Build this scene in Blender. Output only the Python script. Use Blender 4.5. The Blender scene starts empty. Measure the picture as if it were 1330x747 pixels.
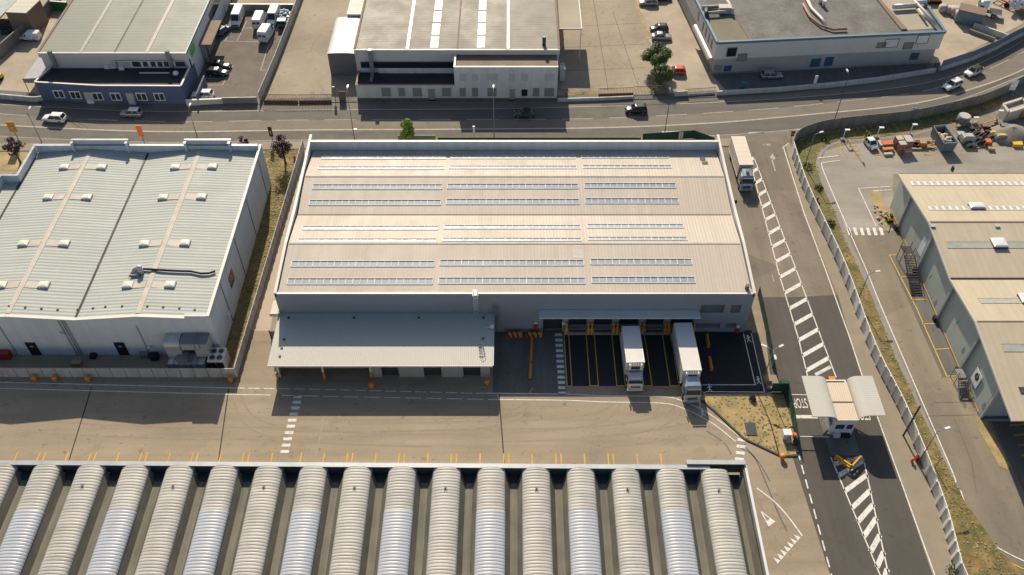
import bpy, math, random
from mathutils import Vector, Matrix
R = math.radians
random.seed(11)
SC = bpy.context.scene
COL = SC.collection
# ------------------------------------------------------------------ camera model of the drone (metres, camera 102 m up)
H, F, TH = 102.0, 1157.0, R(47.1)
ct, st = math.cos(TH), math.sin(TH)
def P(x, y, z=0.0):                      # survey point on the horizontal plane z
    v = y - 373.5
    t = (H - z) / (v * ct + F * st)
    return ((x - 665) * t, t * (F * ct - v * st), z)
def W(x, y, Y):                          # survey point on the vertical plane at depth Y
    v = y - 373.5
    t = Y / (F * ct - v * st)
    return ((x - 665) * t, Y, H - t * (v * ct + F * st))
def WX(x, y, X):                         # survey point on the vertical plane at X
    v = y - 373.5
    t = X / (x - 665)
    return (X, t * (F * ct - v * st), H - t * (v * ct + F * st))
def V(p): return Vector(p)
# ------------------------------------------------------------------ objects
def tag(o, label=None, cat=None, group=None, kind=None):
    if label: o['label'] = label
    if cat: o['category'] = cat
    if group: o['group'] = group
    if kind: o['kind'] = kind
    return o
def thing(name, label, cat, loc=(0, 0, 0), rz=0, group=None):
    o = bpy.data.objects.new(name, None); COL.objects.link(o)
    o.empty_display_size = .3
    o.location = loc; o.rotation_euler = (0, 0, rz)
    return tag(o, label, cat, group)
def rootloc(o):
    while o.parent: o = o.parent
    return Vector(o.location)
def dup(src, loc=None, rz=None, label=None, group=None, parent=None):
    c = src.copy(); COL.objects.link(c)
    if parent: c.parent = parent
    if loc is not None: c.location = loc
    if rz is not None: c.rotation_euler = (0, 0, rz)
    if label: c['label'] = label
    if group: c['group'] = group
    for ch in list(src.children): dup(ch, parent=c)
    return c
class MB:
    def __init__(s): s.v = []; s.f = []; s.sm = []
    def face(s, *pts, smooth=False):
        n = len(s.v); s.v += [tuple(p) for p in pts]; s.f.append(tuple(range(n, n + len(pts)))); s.sm.append(smooth); return s
    def grid(s, rows, closed=False, smooth=True, caps=False):     # rows of equal point count
        n = len(s.v); m = len(rows[0])
        for r in rows: s.v += [tuple(p) for p in r]
        for i in range(len(rows) - 1):
            for j in range(m if closed else m - 1):
                k = (j + 1) % m
                s.f.append((n + i*m + j, n + i*m + k, n + (i+1)*m + k, n + (i+1)*m + j)); s.sm.append(smooth)
        if caps:
            s.f.append(tuple(n + j for j in range(m))[::-1]); s.sm.append(False)
            s.f.append(tuple(n + (len(rows)-1)*m + j for j in range(m))); s.sm.append(False)
        return s
    def box(s, x0, y0, z0, x1, y1, z1):
        x0, x1 = sorted((x0, x1)); y0, y1 = sorted((y0, y1)); z0, z1 = sorted((z0, z1))
        return s.grid([[(x0,y0,z0),(x1,y0,z0),(x1,y1,z0),(x0,y1,z0)],[(x0,y0,z1),(x1,y0,z1),(x1,y1,z1),(x0,y1,z1)]], True, False, True)
    def prism(s, pts, z0, z1):
        return s.grid([[(p[0], p[1], z0) for p in pts], [(p[0], p[1], z1) for p in pts]], True, False, True)
    def wallseg(s, a, b, z0, z1, th):       # upright slab from a to b (ground points)
        a = Vector(a[:2]); b = Vector(b[:2]); d = (b - a).normalized(); n = Vector((-d.y, d.x)) * th / 2
        return s.prism([a - n, b - n, b + n, a + n], z0, z1)
    def bar(s, a, b, w, h=None):            # box-section bar between two 3D points
        a = Vector(a); b = Vector(b); h = h or w; d = (b - a)
        if d.length < 1e-6: return s
        d.normalize(); up = Vector((0, 0, 1)) if abs(d.z) < .95 else Vector((0, 1, 0))
        x = d.cross(up).normalized() * w / 2; y = x.cross(d).normalized() * h / 2
        return s.grid([[p - x - y, p + x - y, p + x + y, p - x + y] for p in (a, b)], True, False, True)
    def tube(s, pts, r, n=8, r2=None, smooth=True):
        pts = [Vector(p) for p in pts]; rows = []
        for i, p in enumerate(pts):
            d = (pts[min(i+1, len(pts)-1)] - pts[max(i-1, 0)]).normalized()
            up = Vector((0, 0, 1)) if abs(d.z) < .9 else Vector((0, 1, 0))
            x = d.cross(up).normalized(); y = x.cross(d).normalized()
            rr = r if r2 is None else r + (r2 - r) * i / (len(pts) - 1)
            rows.append([p + (x * math.cos(2*math.pi*k/n) + y * math.sin(2*math.pi*k/n)) * rr for k in range(n)])
        return s.grid(rows, True, smooth, True)
    def ball(s, c, r, nu=12, nv=8, sz=1):
        rows = []
        for i in range(nv + 1):
            a = math.pi * i / nv
            rows.append([(c[0] + r*max(math.sin(a), .01)*math.cos(2*math.pi*k/nu), c[1] + r*max(math.sin(a), .01)*math.sin(2*math.pi*k/nu), c[2] - r*sz*math.cos(a)) for k in range(nu)])
        return s.grid(rows, True, True, False)
    def sheet(s, pts, z=None):              # flat polygon facing up
        pts = [(p[0], p[1], p[2] if z is None else z) for p in pts]
        a = sum(pts[i][0]*pts[(i+1) % len(pts)][1] - pts[(i+1) % len(pts)][0]*pts[i][1] for i in range(len(pts)))
        if a < 0: pts = pts[::-1]
        return s.face(*pts)
    def strip(s, pts, w, z):                # painted line along a polyline of ground points
        pts = [Vector((p[0], p[1])) for p in pts]; L = []; Rr = []
        for i, p in enumerate(pts):
            a = (p - pts[i-1]).normalized() if i else None
            b = (pts[i+1] - p).normalized() if i < len(pts) - 1 else None
            d = (a or b) if not (a and b) else (a + b).normalized()
            n = Vector((-d.y, d.x)) * w / 2
            if a and b: n /= max(.4, (a.dot(d)))
            L.append(p + n); Rr.append(p - n)
        for i in range(len(pts) - 1):
            s.face((*Rr[i], z), (*Rr[i+1], z), (*L[i+1], z), (*L[i], z))
        return s
    def build(s, name, mat, parent=None, bevel=0):
        off = rootloc(parent) if parent else Vector((0, 0, 0))
        me = bpy.data.meshes.new(name)
        me.from_pydata([tuple(Vector(p) - off) for p in s.v], [], s.f)
        me.polygons.foreach_set('use_smooth', s.sm)
        me.update(); me.materials.append(mat)
        o = bpy.data.objects.new(name, me); COL.objects.link(o)
        if parent: o.parent = parent
        return o
def resample(pts, step):
    out = []; pts = [Vector((p[0], p[1])) for p in pts]
    for a, b in zip(pts, pts[1:]):
        n = max(1, int(round((b - a).length / step)))
        for i in range(n): out.append(a.lerp(b, i / n))
    out.append(pts[-1]); return out
def smooth_line(px, n=8):                # Catmull-Rom through ground points
    p = [Vector(q[:2]) for q in px]; p = [2*p[0] - p[1]] + p + [2*p[-1] - p[-2]]; out = []
    for i in range(1, len(p) - 2):
        for k in range(n):
            t = k / n
            out.append(.5*((2*p[i]) + (p[i+1]-p[i-1])*t + (2*p[i-1]-5*p[i]+4*p[i+1]-p[i+2])*t*t + (3*p[i]-p[i-1]-3*p[i+1]+p[i+2])*t**3))
    out.append(p[-2]); return out
def G(*pts): return [P(x, y) for x, y in pts]
def dashes(mb, pts, w, z, on, off):
    pts = [Vector((p[0], p[1])) for p in pts]; d = 0; seg = []
    acc = [0]
    for a, b in zip(pts, pts[1:]): acc.append(acc[-1] + (b-a).length)
    def at(s):
        for i in range(len(pts)-1):
            if s <= acc[i+1] + 1e-6: return pts[i].lerp(pts[i+1], (s-acc[i])/max(1e-6, acc[i+1]-acc[i]))
        return pts[-1]
    s = 0
    while s < acc[-1]:
        e = min(s + on, acc[-1]); mid = [pts[i] for i in range(len(pts)) if s < acc[i] < e]
        if e - s > .05: mb.strip([at(s)] + mid + [at(e)], w, z)
        s += on + off
# ------------------------------------------------------------------ materials
def mat(name, col, rough=.85, metal=0, var=.12, scale=.25, fine=3.0, col2=None, mix=.5, rib=None, ribcol=0, bump=0, spec=.4, streak=None, coat=0, world=False, cracks=0, patches=0, wear=None, spots=0):
    m = bpy.data.materials.new(name); m.use_nodes = True; nt = m.node_tree; N = nt.nodes; L = nt.links
    b = N['Principled BSDF']; b.inputs['Roughness'].default_value = rough; b.inputs['Metallic'].default_value = metal
    b.inputs['Specular IOR Level'].default_value = spec
    if coat: b.inputs['Coat Weight'].default_value = coat
    tc = N.new('ShaderNodeTexCoord'); src = tc.outputs['Object']
    def noise(sc, det=6, rg=.6, vec=None):
        n = N.new('ShaderNodeTexNoise'); n.inputs['Scale'].default_value = sc; n.inputs['Detail'].default_value = det
        n.inputs['Roughness'].default_value = rg; L.new(vec or src, n.inputs['Vector']); return n.outputs['Fac']
    def mp(s):
        n = N.new('ShaderNodeMapping'); n.inputs['Scale'].default_value = s; L.new(src, n.inputs['Vector']); return n.outputs['Vector']
    def math_(op, a, bb):
        n = N.new('ShaderNodeMath'); n.operation = op
        for i, q in enumerate((a, bb)):
            if isinstance(q, (int, float)): n.inputs[i].default_value = q
            else: L.new(q, n.inputs[i])
        return n.outputs[0]
    def ramp(f, a, bb, lo=0, hi=1):
        n = N.new('ShaderNodeMapRange'); n.inputs[1].default_value = a; n.inputs[2].default_value = bb
        n.inputs[3].default_value = lo; n.inputs[4].default_value = hi; L.new(f, n.inputs[0]); return n.outputs[0]
    base = N.new('ShaderNodeRGB'); base.outputs[0].default_value = (*col, 1); cur = base.outputs[0]
    def mixc(f, a, c, mode='MIX'):
        n = N.new('ShaderNodeMix'); n.data_type = 'RGBA'; n.blend_type = mode
        if isinstance(f, (int, float)): n.inputs[0].default_value = f
        else: L.new(f, n.inputs[0])
        L.new(a, n.inputs[6])
        if isinstance(c, tuple): n.inputs[7].default_value = (*c, 1)
        else: L.new(c, n.inputs[7])
        return n.outputs[2]
    if col2: cur = mixc(ramp(noise(scale * .8, 5, .65), .5 - .25 * (1.01 - mix), .5 + .25 * (1.01 - mix) + .05, 0, 1), cur, col2)
    if patches:                                  # straight-edged repairs
        vo = N.new('ShaderNodeTexVoronoi'); vo.distance = 'CHEBYCHEV'; vo.inputs['Scale'].default_value = .055; L.new(mp((1, 1.7, 1)), vo.inputs['Vector'])
        sep = N.new('ShaderNodeSeparateColor'); L.new(vo.outputs['Color'], sep.inputs[0])
        cur = mixc(math_('MULTIPLY', ramp(sep.outputs[0], .62, .63), patches), cur, tuple(c * .62 for c in col))
        cur = mixc(math_('MULTIPLY', ramp(sep.outputs[1], .75, .76), patches * .8), cur, tuple(c * 1.3 for c in col))
    f = math_('ADD', math_('MULTIPLY', noise(scale, 6, .62), 1.0), math_('MULTIPLY', noise(scale * fine * 4, 4, .7), .6))
    k = ramp(f, .35, 1.25, 1 - var * 2.2, 1 + var * 2.2)
    if streak:                                  # soft wear running along one axis (x,y,z stretch)
        k = math_('MULTIPLY', k, ramp(noise(1.0, 4, .6, mp(streak)), .3, .7, 1 - var * 1.3, 1 + var * 1.3))
    if rib:                                     # profiled sheet: (axis, period, depth)
        w = N.new('ShaderNodeTexWave'); w.bands_direction = rib[0]; w.inputs['Scale'].default_value = 2 * math.pi / 20 / rib[1] 
        w.inputs['Distortion'].default_value = 0; L.new(src, w.inputs['Vector']); w.wave_profile = 'SIN'
        if ribcol: k = math_('MULTIPLY', k, ramp(w.outputs['Fac'], 0, 1, 1 - ribcol, 1 + ribcol * .6))
    if spots: k = math_('MULTIPLY', k, ramp(noise(.9, 3, .55), .63, .70, 1, 1 - spots)); k = math_('MULTIPLY', k, ramp(noise(.22, 5, .7), .56, .66, 1, 1 - spots * .45))
    cc = N.new('ShaderNodeCombineColor')
    for i in range(3): L.new(k, cc.inputs[i])
    cur = mixc(1.0, cur, cc.outputs[0], 'MULTIPLY')
    if wear: cur = mixc(ramp(noise(2.6, 5, .75), .50, .68, 0, wear[3]), cur, wear[:3])
    if cracks:
        v = N.new('ShaderNodeTexVoronoi'); v.feature = 'DISTANCE_TO_EDGE'; v.inputs['Scale'].default_value = cracks
        nn = N.new('ShaderNodeTexNoise'); nn.inputs['Scale'].default_value = .6; L.new(src, nn.inputs['Vector'])
        mm = N.new('ShaderNodeMix'); mm.data_type = 'VECTOR'; mm.inputs[0].default_value = .25; L.new(src, mm.inputs[4]); L.new(nn.outputs['Color'], mm.inputs[5])
        vadd = N.new('ShaderNodeVectorMath'); vadd.operation = 'MULTIPLY_ADD'; L.new(nn.outputs['Color'], vadd.inputs[0]); vadd.inputs[1].default_value = (3, 3, 0); L.new(src, vadd.inputs[2])
        L.new(vadd.outputs[0], v.inputs['Vector'])
        cm = math_('MULTIPLY', ramp(v.outputs['Distance'], .0, .012, .75, 0), ramp(noise(.04, 3), .45, .62))
        cur = mixc(cm, cur, (.05, .045, .04))
    L.new(cur, b.inputs['Base Color'])
    if bump or rib:
        bp = N.new('ShaderNodeBump'); bp.inputs['Strength'].default_value = bump or .5
        if rib:
            bp.inputs['Distance'].default_value = rib[2]; L.new(w.outputs['Fac'], bp.inputs['Height'])
        else:
            bp.inputs['Distance'].default_value = .05; L.new(noise(8, 4), bp.inputs['Height'])
        L.new(bp.outputs[0], b.inputs['Normal'])
    L.new(ramp(noise(scale * 2, 3), .3, .7, max(.02, rough - .08), min(1, rough + .08)), b.inputs['Roughness'])
    return m
M = {}
def dm(key, *a, **k): M[key] = mat(key, *a, **k); return M[key]
dm('yard_asphalt', (.295, .241, .17), spots=.3, var=.11, scale=.12, fine=6, streak=(.035, .5, 1), bump=.3)
dm('land_dirt', (.22, .185, .14), var=.12, scale=.06, fine=8, patches=.3)
dm('street_asphalt', (.175, .152, .12), spots=.2, var=.08, scale=.15, fine=8, streak=(.02, .8, 1), bump=.3)
dm('street_dark', (.12, .11, .094), spots=.2, var=.08, scale=.2, fine=8, streak=(.02, .9, 1), bump=.3)
dm('gate_asphalt', (.084, .076, .065), spots=.2, var=.08, scale=.25, fine=8, streak=(.7, .03, 1), bump=.3)
dm('gate_old_asphalt', (.19, .162, .122), spots=.3, var=.13, scale=.25, fine=8, streak=(.6, .04, 1), bump=.3, patches=.35)
dm('fresh_asphalt', (.022, .022, .023), var=.12, scale=.5, fine=8, bump=.3)
dm('worn_asphalt', (.125, .125, .115), spots=.3, var=.12, scale=.25, fine=8, streak=(.7, .08, 1))
dm('parking_asphalt', (.14, .118, .095), spots=.3, var=.14, scale=.2, fine=8, patches=.3, cracks=.15)
dm('lot_asphalt', (.21, .182, .134), spots=.25, var=.13, scale=.09, fine=9, cracks=.1, patches=.25, streak=(.25, .05, 1))
dm('lot_grey', (.22, .20, .17), col2=(.36, .33, .28), mix=.1, var=.12, scale=.07, fine=9, streak=(.06, .3, 1))
dm('concrete_yard', (.34, .29, .21), spots=.4, var=.22, scale=.10, fine=8, cracks=.08, col2=(.24, .195, .145), mix=.2)
dm('pale_concrete', (.46, .39, .29), var=.15, scale=.15, fine=7, col2=(.26, .21, .155), mix=.2)
dm('pavement', (.26, .225, .165), var=.1, scale=.5, fine=6)
dm('lane_paving', (.46, .375, .29), var=.06, scale=.4, fine=6)
dm('kerb', (.25, .235, .21), var=.12, scale=1)
dm('dark_kerb', (.06, .055, .05), var=.12, scale=1)
dm('white_paint', (.70, .68, .63), var=.13, scale=.8, fine=6, wear=(.26, .23, .19, .8))
dm('worn_white_paint', (.42, .38, .33), var=.25, scale=1.5, fine=6)
dm('faded_paint', (.30, .26, .21), var=.15, scale=1.5, fine=6)
dm('yellow_paint', (.62, .37, .05), var=.15, scale=.8, fine=6, wear=(.30, .21, .10, .7))
dm('worn_yellow_paint', (.42, .26, .07), var=.3, scale=1.5, fine=6)
dm('joint', (.035, .03, .027), var=.1)
dm('tar_streak', (.10, .105, .105), var=.2)
dm('verge', (.27, .175, .07), col2=(.065, .088, .02), mix=.6, var=.32, scale=.6, fine=5, bump=.6)
dm('verge_dry', (.42, .29, .14), col2=(.22, .20, .08), mix=.4, var=.25, scale=.5, fine=5, bump=.6)
dm('verge_green', (.065, .10, .025), col2=(.22, .16, .06), mix=.2, var=.25, scale=.5, fine=5, bump=.6)
dm('grass_blade', (.15, .155, .05), var=.2, scale=.3, col2=(.32, .23, .11), mix=.1)
dm('main_roof', (.465, .42, .36), rough=.62, spec=.38, col2=(.48, .405, .32), mix=.0, var=.055, scale=.1, rib=('X', .5, .04), ribcol=.03, bump=.35, streak=(.9, .04, .1))
dm('main_wall', (.255, .28, .305), rough=.5, var=.04, scale=.2, rib=('X', .3, .02), ribcol=.03, bump=.3)
dm('parapet_inner', (.60, .62, .62), rough=.6, var=.07, scale=.3, streak=(1.2, 1, .05))
dm('canopy_metal', (.58, .58, .55), rough=.7, spec=.2, var=.06)
dm('tyre_mark', (.27, .222, .157), var=.12, scale=.8)
dm('coping', (.66, .62, .55), rough=.5, var=.06)
dm('skylight', (.29, .315, .35), rough=.45, spec=.3, var=.16, scale=.5)
dm('shed_roof', (.47, .46, .40), rough=.5, var=.035, scale=.15, rib=('X', .3, .05), ribcol=.07, bump=.5)
dm('shed_wall', (.29, .30, .30), rough=.7, var=.06)
dm('dark_opening', (.02, .021, .023), rough=.6, var=.1)
dm('dock_door', (.035, .037, .04), rough=.6, rib=('Z', .5, .03), bump=.5)
dm('white_metal', (.62, .64, .64), rough=.4, var=.05)
dm('galvanised', (.52, .52, .50), rough=.38, metal=.45, var=.15, scale=.8)
dm('steel_grey', (.22, .23, .235), rough=.5, metal=.3, var=.1)
dm('dark_steel', (.05, .055, .06), rough=.5, metal=.3, var=.1)
dm('safety_yellow', (.70, .36, .03), rough=.5, var=.1)
dm('safety_orange', (.62, .22, .03), rough=.5, var=.1)
dm('red_paint', (.42, .035, .03), rough=.5, var=.1)
dm('black', (.012, .012, .013), rough=.6, var=.1)
dm('left_roof', (.395, .42, .385), rough=.7, spec=.3, var=.06, scale=.12, rib=('Y', .62, .05), ribcol=.09, bump=.6, streak=(.05, 1.0, 1))
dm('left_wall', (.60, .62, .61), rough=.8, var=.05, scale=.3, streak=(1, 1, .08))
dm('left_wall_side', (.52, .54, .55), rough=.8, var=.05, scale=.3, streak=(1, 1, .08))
dm('rust_strip', (.52, .51, .45), rough=.7, var=.12, scale=.8, col2=(.46, .39, .31), mix=.0)
dm('dome_white', (.68, .64, .54), rough=.35, var=.08, scale=1)
dm('panel_concrete', (.42, .41, .385), var=.10, scale=.5, streak=(1, 1, .2))
dm('fence_concrete', (.68, .66, .60), var=.08, scale=.5)
dm('wall_render', (.50, .49, .46), var=.12, scale=.4, streak=(1, 1, .2))
dm('old_wall', (.20, .19, .17), var=.18, scale=.5, streak=(1, 1, .2))
dm('vault_sheet', (.42, .41, .375), rough=.5, spec=.45, metal=0, var=.12, scale=.35, col2=(.39, .37, .32), mix=0, streak=(.1, 1.5, .1))
dm('vault_white', (.40, .425, .46), rough=.4, spec=.5, var=.05, scale=.4)
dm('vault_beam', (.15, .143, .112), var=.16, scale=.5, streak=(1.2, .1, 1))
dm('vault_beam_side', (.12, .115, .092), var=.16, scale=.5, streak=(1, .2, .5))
dm('vault_shaded', (.055, .06, .065), var=.15, scale=.5)  # shade of the recesses behind the parapet is put into this near-black colour
dm('edge_metal', (.36, .38, .39), rough=.45, metal=.3, var=.08)
dm('blue_wall', (.095, .12, .20), rough=.8, var=.06, scale=.3)
dm('tar_roof', (.035, .036, .038), rough=.8, var=.15, scale=.3)
dm('blue_hall_roof', (.225, .235, .20), spec=.2, rough=.55, var=.05, scale=.1, rib=('Y', 1.1, .04), ribcol=.035, bump=.4)
dm('blue_hall_wall', (.52, .50, .49), rough=.7, var=.06, scale=.3)
dm('grey_hall_wall', (.58, .585, .565), rough=.8, var=.08, scale=.4, streak=(1.3, 1, .1))
dm('grey_hall_roof', (.215, .20, .162), spec=.2, rough=.6, var=.06, scale=.1, rib=('Y', .9, .04), ribcol=.05, bump=.4, streak=(.1, 1, 1))
dm('shutter', (.24, .245, .24), rough=.6, rib=('Z', .12, .02), bump=.5, var=.08)
dm('shutter_light', (.45, .46, .45), rough=.6, rib=('Z', .12, .02), bump=.5, var=.08)
dm('roof_light', (.33, .305, .25), rough=.4, var=.08, scale=1)
dm('terracotta', (.33, .17, .10), rough=.7, var=.15)
dm('tan_roof', (.48, .45, .38), rough=.6, var=.08, rib=('Y', 1.5, .04), ribcol=.05)
dm('shed_sheet', (.14, .145, .15), rough=.6, rib=('X', .3, .03), bump=.5, var=.08)
dm('white_tarp', (.42, .42, .41), rough=.5, var=.06)
dm('tr_wall', (.64, .61, .57), rough=.8, var=.05, scale=.3)
dm('tr_wall_shaded', (.40, .39, .36), rough=.8, var=.08, scale=.3)  # shadow below the jutting upper wall is painted in as a darker tone
dm('blue_coping', (.12, .20, .26), rough=.5, var=.06)
dm('tr_roof', (.21, .20, .18), rough=.9, var=.35, scale=.16, col2=(.09, .09, .088), mix=.1)
dm('tr_roof_green', (.19, .18, .12), rough=.9, var=.15, scale=.2)
dm('tr_roof_pale', (.36, .32, .25), rough=.9, var=.12, scale=.2)
dm('rw_roof', (.47, .405, .295), spec=.2, rough=.6, var=.05, scale=.1, rib=('X', 1.0, .03), ribcol=.025, bump=.3, streak=(.8, .08, .1))
dm('rw_wall', (.40, .43, .39), rough=.8, var=.05, scale=.2, streak=(1, 1, .1))
dm('rw_light', (.36, .39, .37), rough=.4, var=.15, scale=.7)
dm('glass', (.02, .025, .03), rough=.12, spec=.6, var=.05)
dm('window_pane', (.045, .055, .06), rough=.15, spec=.6, var=.1)
dm('green_net', (.025, .075, .045), rough=.9, var=.2, scale=1)
dm('pale_net', (.20, .24, .17), rough=.9, var=.08, scale=1)
dm('green_sign', (.03, .42, .06), rough=.5, var=.05)
dm('green_wall', (.02, .16, .05), rough=.7, var=.08)
dm('orange_sign', (.62, .13, .04), rough=.5, var=.06)
dm('amber_sign', (.65, .30, .03), rough=.5, var=.06)
dm('rust', (.13, .055, .035), rough=.9, var=.3, scale=1)
dm('tyre', (.015, .015, .015), rough=.9, var=.1)
dm('rim', (.35, .35, .36), rough=.4, metal=.6, var=.05)
dm('lamp_glass', (.6, .6, .58), rough=.2, var=.03)
dm('tail_red', (.35, .02, .02), rough=.3, var=.03)
dm('car_white', (.72, .73, .73), rough=.28, coat=.5, var=.02)
dm('car_silver', (.36, .37, .38), rough=.3, metal=.4, coat=.5, var=.02)
dm('car_black', (.015, .016, .018), rough=.25, coat=.6, var=.02)
dm('car_green', (.035, .05, .045), rough=.3, coat=.5, var=.02)
dm('car_red', (.60, .065, .02), rough=.3, coat=.5, var=.02)
dm('car_beige', (.38, .34, .27), rough=.3, metal=.2, coat=.5, var=.02)
dm('car_blue', (.05, .11, .19), rough=.3, coat=.5, var=.02)
dm('truck_box', (.62, .60, .56), rough=.4, var=.04, scale=.5)
dm('truck_cab', (.52, .56, .58), rough=.3, coat=.4, var=.03)
dm('truck_silver', (.36, .42, .46), rough=.3, coat=.4, metal=.2, var=.03)
dm('tarp_cream', (.62, .53, .44), rough=.7, var=.05, rib=('X', 1.2, .03), bump=.4)
dm('bark', (.10, .075, .055), var=.2, scale=3)
dm('leaf_green', (.085, .13, .028), var=.3, scale=.9, rough=.6)
dm('leaf_lime', (.20, .28, .04), var=.3, scale=.9, rough=.6)
dm('leaf_plum', (.055, .022, .03), var=.3, scale=.9, rough=.6)
dm('leaf_dark', (.03, .06, .015), var=.3, scale=.9, rough=.6)
dm('brick', (.30, .13, .10), var=.2, scale=2, rough=.9)
dm('pallet_wrap', (.45, .40, .38), var=.12, scale=2)
dm('wood', (.36, .25, .14), var=.2, scale=2)
dm('plank', (.30, .23, .16), var=.2, scale=2)
dm('skip_blue', (.13, .16, .19), rough=.6, var=.1, scale=1)
dm('rubble', (.42, .38, .31), var=.35, scale=2.5)
dm('gravel', (.21, .19, .16), var=.2, scale=2, bump=.8)
dm('yellow_machine', (.68, .44, .02), rough=.5, var=.08)
dm('grey_plastic', (.24, .27, .27), rough=.5, var=.1)
dm('pale_blue_bag', (.40, .52, .58), rough=.6, var=.12, scale=2)
dm('container_blue', (.15, .20, .25), rough=.6, var=.12, rib=('X', .4, .04), bump=.6)
dm('brown_roof', (.20, .14, .10), rough=.8, var=.12)
dm('orange_steel', (.50, .15, .06), rough=.6, var=.12)
dm('gate_roof', (.50, .49, .43), rough=.75, spec=.15, var=.03, rib=('Y', .33, .03), ribcol=.06, bump=.4)
dm('gate_roof_flat', (.60, .50, .37), rough=.5, var=.04, rib=('X', .3, .04), ribcol=.05, bump=.5)
# ------------------------------------------------------------------ setting: ground sheets
def ground(name, px, m, z, extra=None):
    pts = [P(*q) if len(q) == 2 else q for q in px]
    o = MB().sheet(pts, z).build(name, M[m]); return tag(o, kind='structure')
def gpoly(name, world, m, z):
    o = MB().sheet([(a, b, z) for a, b in world], z).build(name, M[m]); return tag(o, kind='structure')
gpoly('ground', [(-900, -300), (900, -300), (900, 1200), (-900, 1200)], 'land_dirt', -0.02)
gpoly('yard_pavement', [(-140, -20), (41, -20), (41, 131), (-140, 131)], 'yard_asphalt', 0.0)
# main street, curving up to the right
near = smooth_line([(-170, 128.6)] + G((0, 187), (200, 189), (400, 184), (660, 183), (930, 181), (1030, 176), (1120, 163), (1180, 152), (1250, 135), (1330, 103)) + [(150, 178), (185, 215)])
far = smooth_line([(-170, 152)] + G((0, 124), (60, 133), (240, 137), (460, 133), (725, 131), (940, 126), (1100, 111), (1190, 97), (1250, 80), (1330, 38)) + [(140, 205), (170, 240)])
MBs = MB(); n = min(len(near), len(far))
MBs.grid([[(*a, .02), (*b, .02)] for a, b in zip(near[:n], far[:n])][::1], smooth=False)
tag(MBs.build('street', M['street_asphalt']), kind='structure')
l_up = smooth_line(G((-60, 128), (0, 135.5), (200, 145), (400, 143), (600, 142), (733, 139.5), (941, 132.5), (1110, 120.5), (1219, 104), (1282, 78), (1330, 52), (1400, 5)))
l_mid = smooth_line(G((-60, 141), (0, 148), (200, 158), (400, 156), (600, 155.5), (784, 153.8), (978, 143), (1111, 130), (1192, 120), (1250, 103), (1321, 72), (1400, 22)))
l_low = smooth_line(G((-60, 156), (0, 162.5), (200, 171), (400, 169), (600, 168), (784, 166), (930, 159.6), (1050, 149), (1171, 137), (1246, 120.5), (1330, 90), (1400, 45)))
l_edge = smooth_line(G((-60, 171), (0, 177), (200, 185), (400, 182), (600, 181), (784, 180), (930, 176), (1025, 169), (1120, 157), (1180, 146), (1246, 130), (1330, 98)))
band = MB().grid([[(*a, .026), (*b, .026)] for a, b in zip(l_edge, l_low)], smooth=False)
tag(band.build('street_bus_lane', M['street_dark']), kind='structure')
band = MB().grid([[(*(a), .024), (*(b), .024)] for a, b in zip(l_mid, l_up)], smooth=False)
tag(band.build('street_dark_lane', M['street_dark']), kind='structure')
mk = MB(); mk.strip(l_up, .16, .036); mk.strip(l_low, .32, .036); mk.strip(l_edge, .14, .036); dashes(mk, l_mid, .16, .036, 6, 3)
mk.strip(G((972, 172.5), (992, 171.8)), .3, .036); mk.strip(G((1030, 169), (1048, 167.6)), .2, .036)
tag(mk.build('street_markings', M['worn_white_paint']), kind='structure')
# pavements along the street
pv = MB().grid([[(*a, .12), (a[0] + 0, a[1] - 2.2, .12)] for a in resample(near[2:42], 4)], smooth=False)
tag(pv.build('pavement_near', M['pavement']), kind='structure')
fk = resample(far[4:62], 4)
pv = MB().grid([[(a[0], a[1], .12), (a[0] - .3, a[1] + 1.6, .12)] for a in fk], smooth=False)
pv.grid([[(a[0], a[1], .12), (a[0], a[1], .0)] for a in fk], smooth=False)
tag(pv.build('pavement_far', M['worn_asphalt']), kind='structure')
# lots behind the street
ground('lot_upper_left', [(-120, -60), (100, -60), (56, 133), (-40, 124)], 'pale_concrete', .004)
ground('parking_lot', [(300, 0), (330, -25), (405, -25), (389, 0), (336, 136), (245, 134)], 'parking_asphalt', .006)
ground('road_parking_far', [(300, 6), (315, -40), (410, -40), (389, 5)], 'concrete_yard', .008)
ground('lot_dirt', [(389, 0), (408, -30), (560, -40), (466, 128), (345, 132)], 'concrete_yard', .010)
ground('lot_middle', [(724, 127), (718, -40), (815, -40), (822, 0), (868, 124)], 'concrete_yard', .006)
ground('lot_right_of_trees', [(822, -5), (815, -40), (1280, -40), (1330, 30), (1230, 82), (1100, 105), (868, 122)], 'pale_concrete', .008)
ground('road_forecourt', [(924, 97), (1214, 82), (1216, 92), (1100, 107), (945, 120)], 'worn_asphalt', .014)
# gate road
ground('gate_road_upper', [(925, 178), (1026, 176), (1022, 190), (1100, 396), (1058, 396), (985, 387)], 'gate_old_asphalt', .012)
ground('gate_road_patch', [(926, 178), (1030, 174), (1026, 200), (985, 204), (930, 205)], 'gate_old_asphalt', .014)
ground('gate_road', [(985, 386), (1036, 386), (1088, 383), (1230, 700), (1262, 790), (1092, 790), (1002, 508), (994, 430)], 'gate_asphalt', .018)
ground('pavement_gate', [(1020, 188), (1026, 186), (1052, 262), (1127, 445), (1180, 557), (1222, 668), (1262, 790), (1226, 790), (1172, 632), (1141, 541), (1116, 480), (1088, 383), (1044, 277)], 'pavement', .024)
ground('road_yard_right_dark', [(975.7, 432.6), (985, 432.6), (1004, 508), (993, 511)], 'gate_asphalt', .014)
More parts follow.
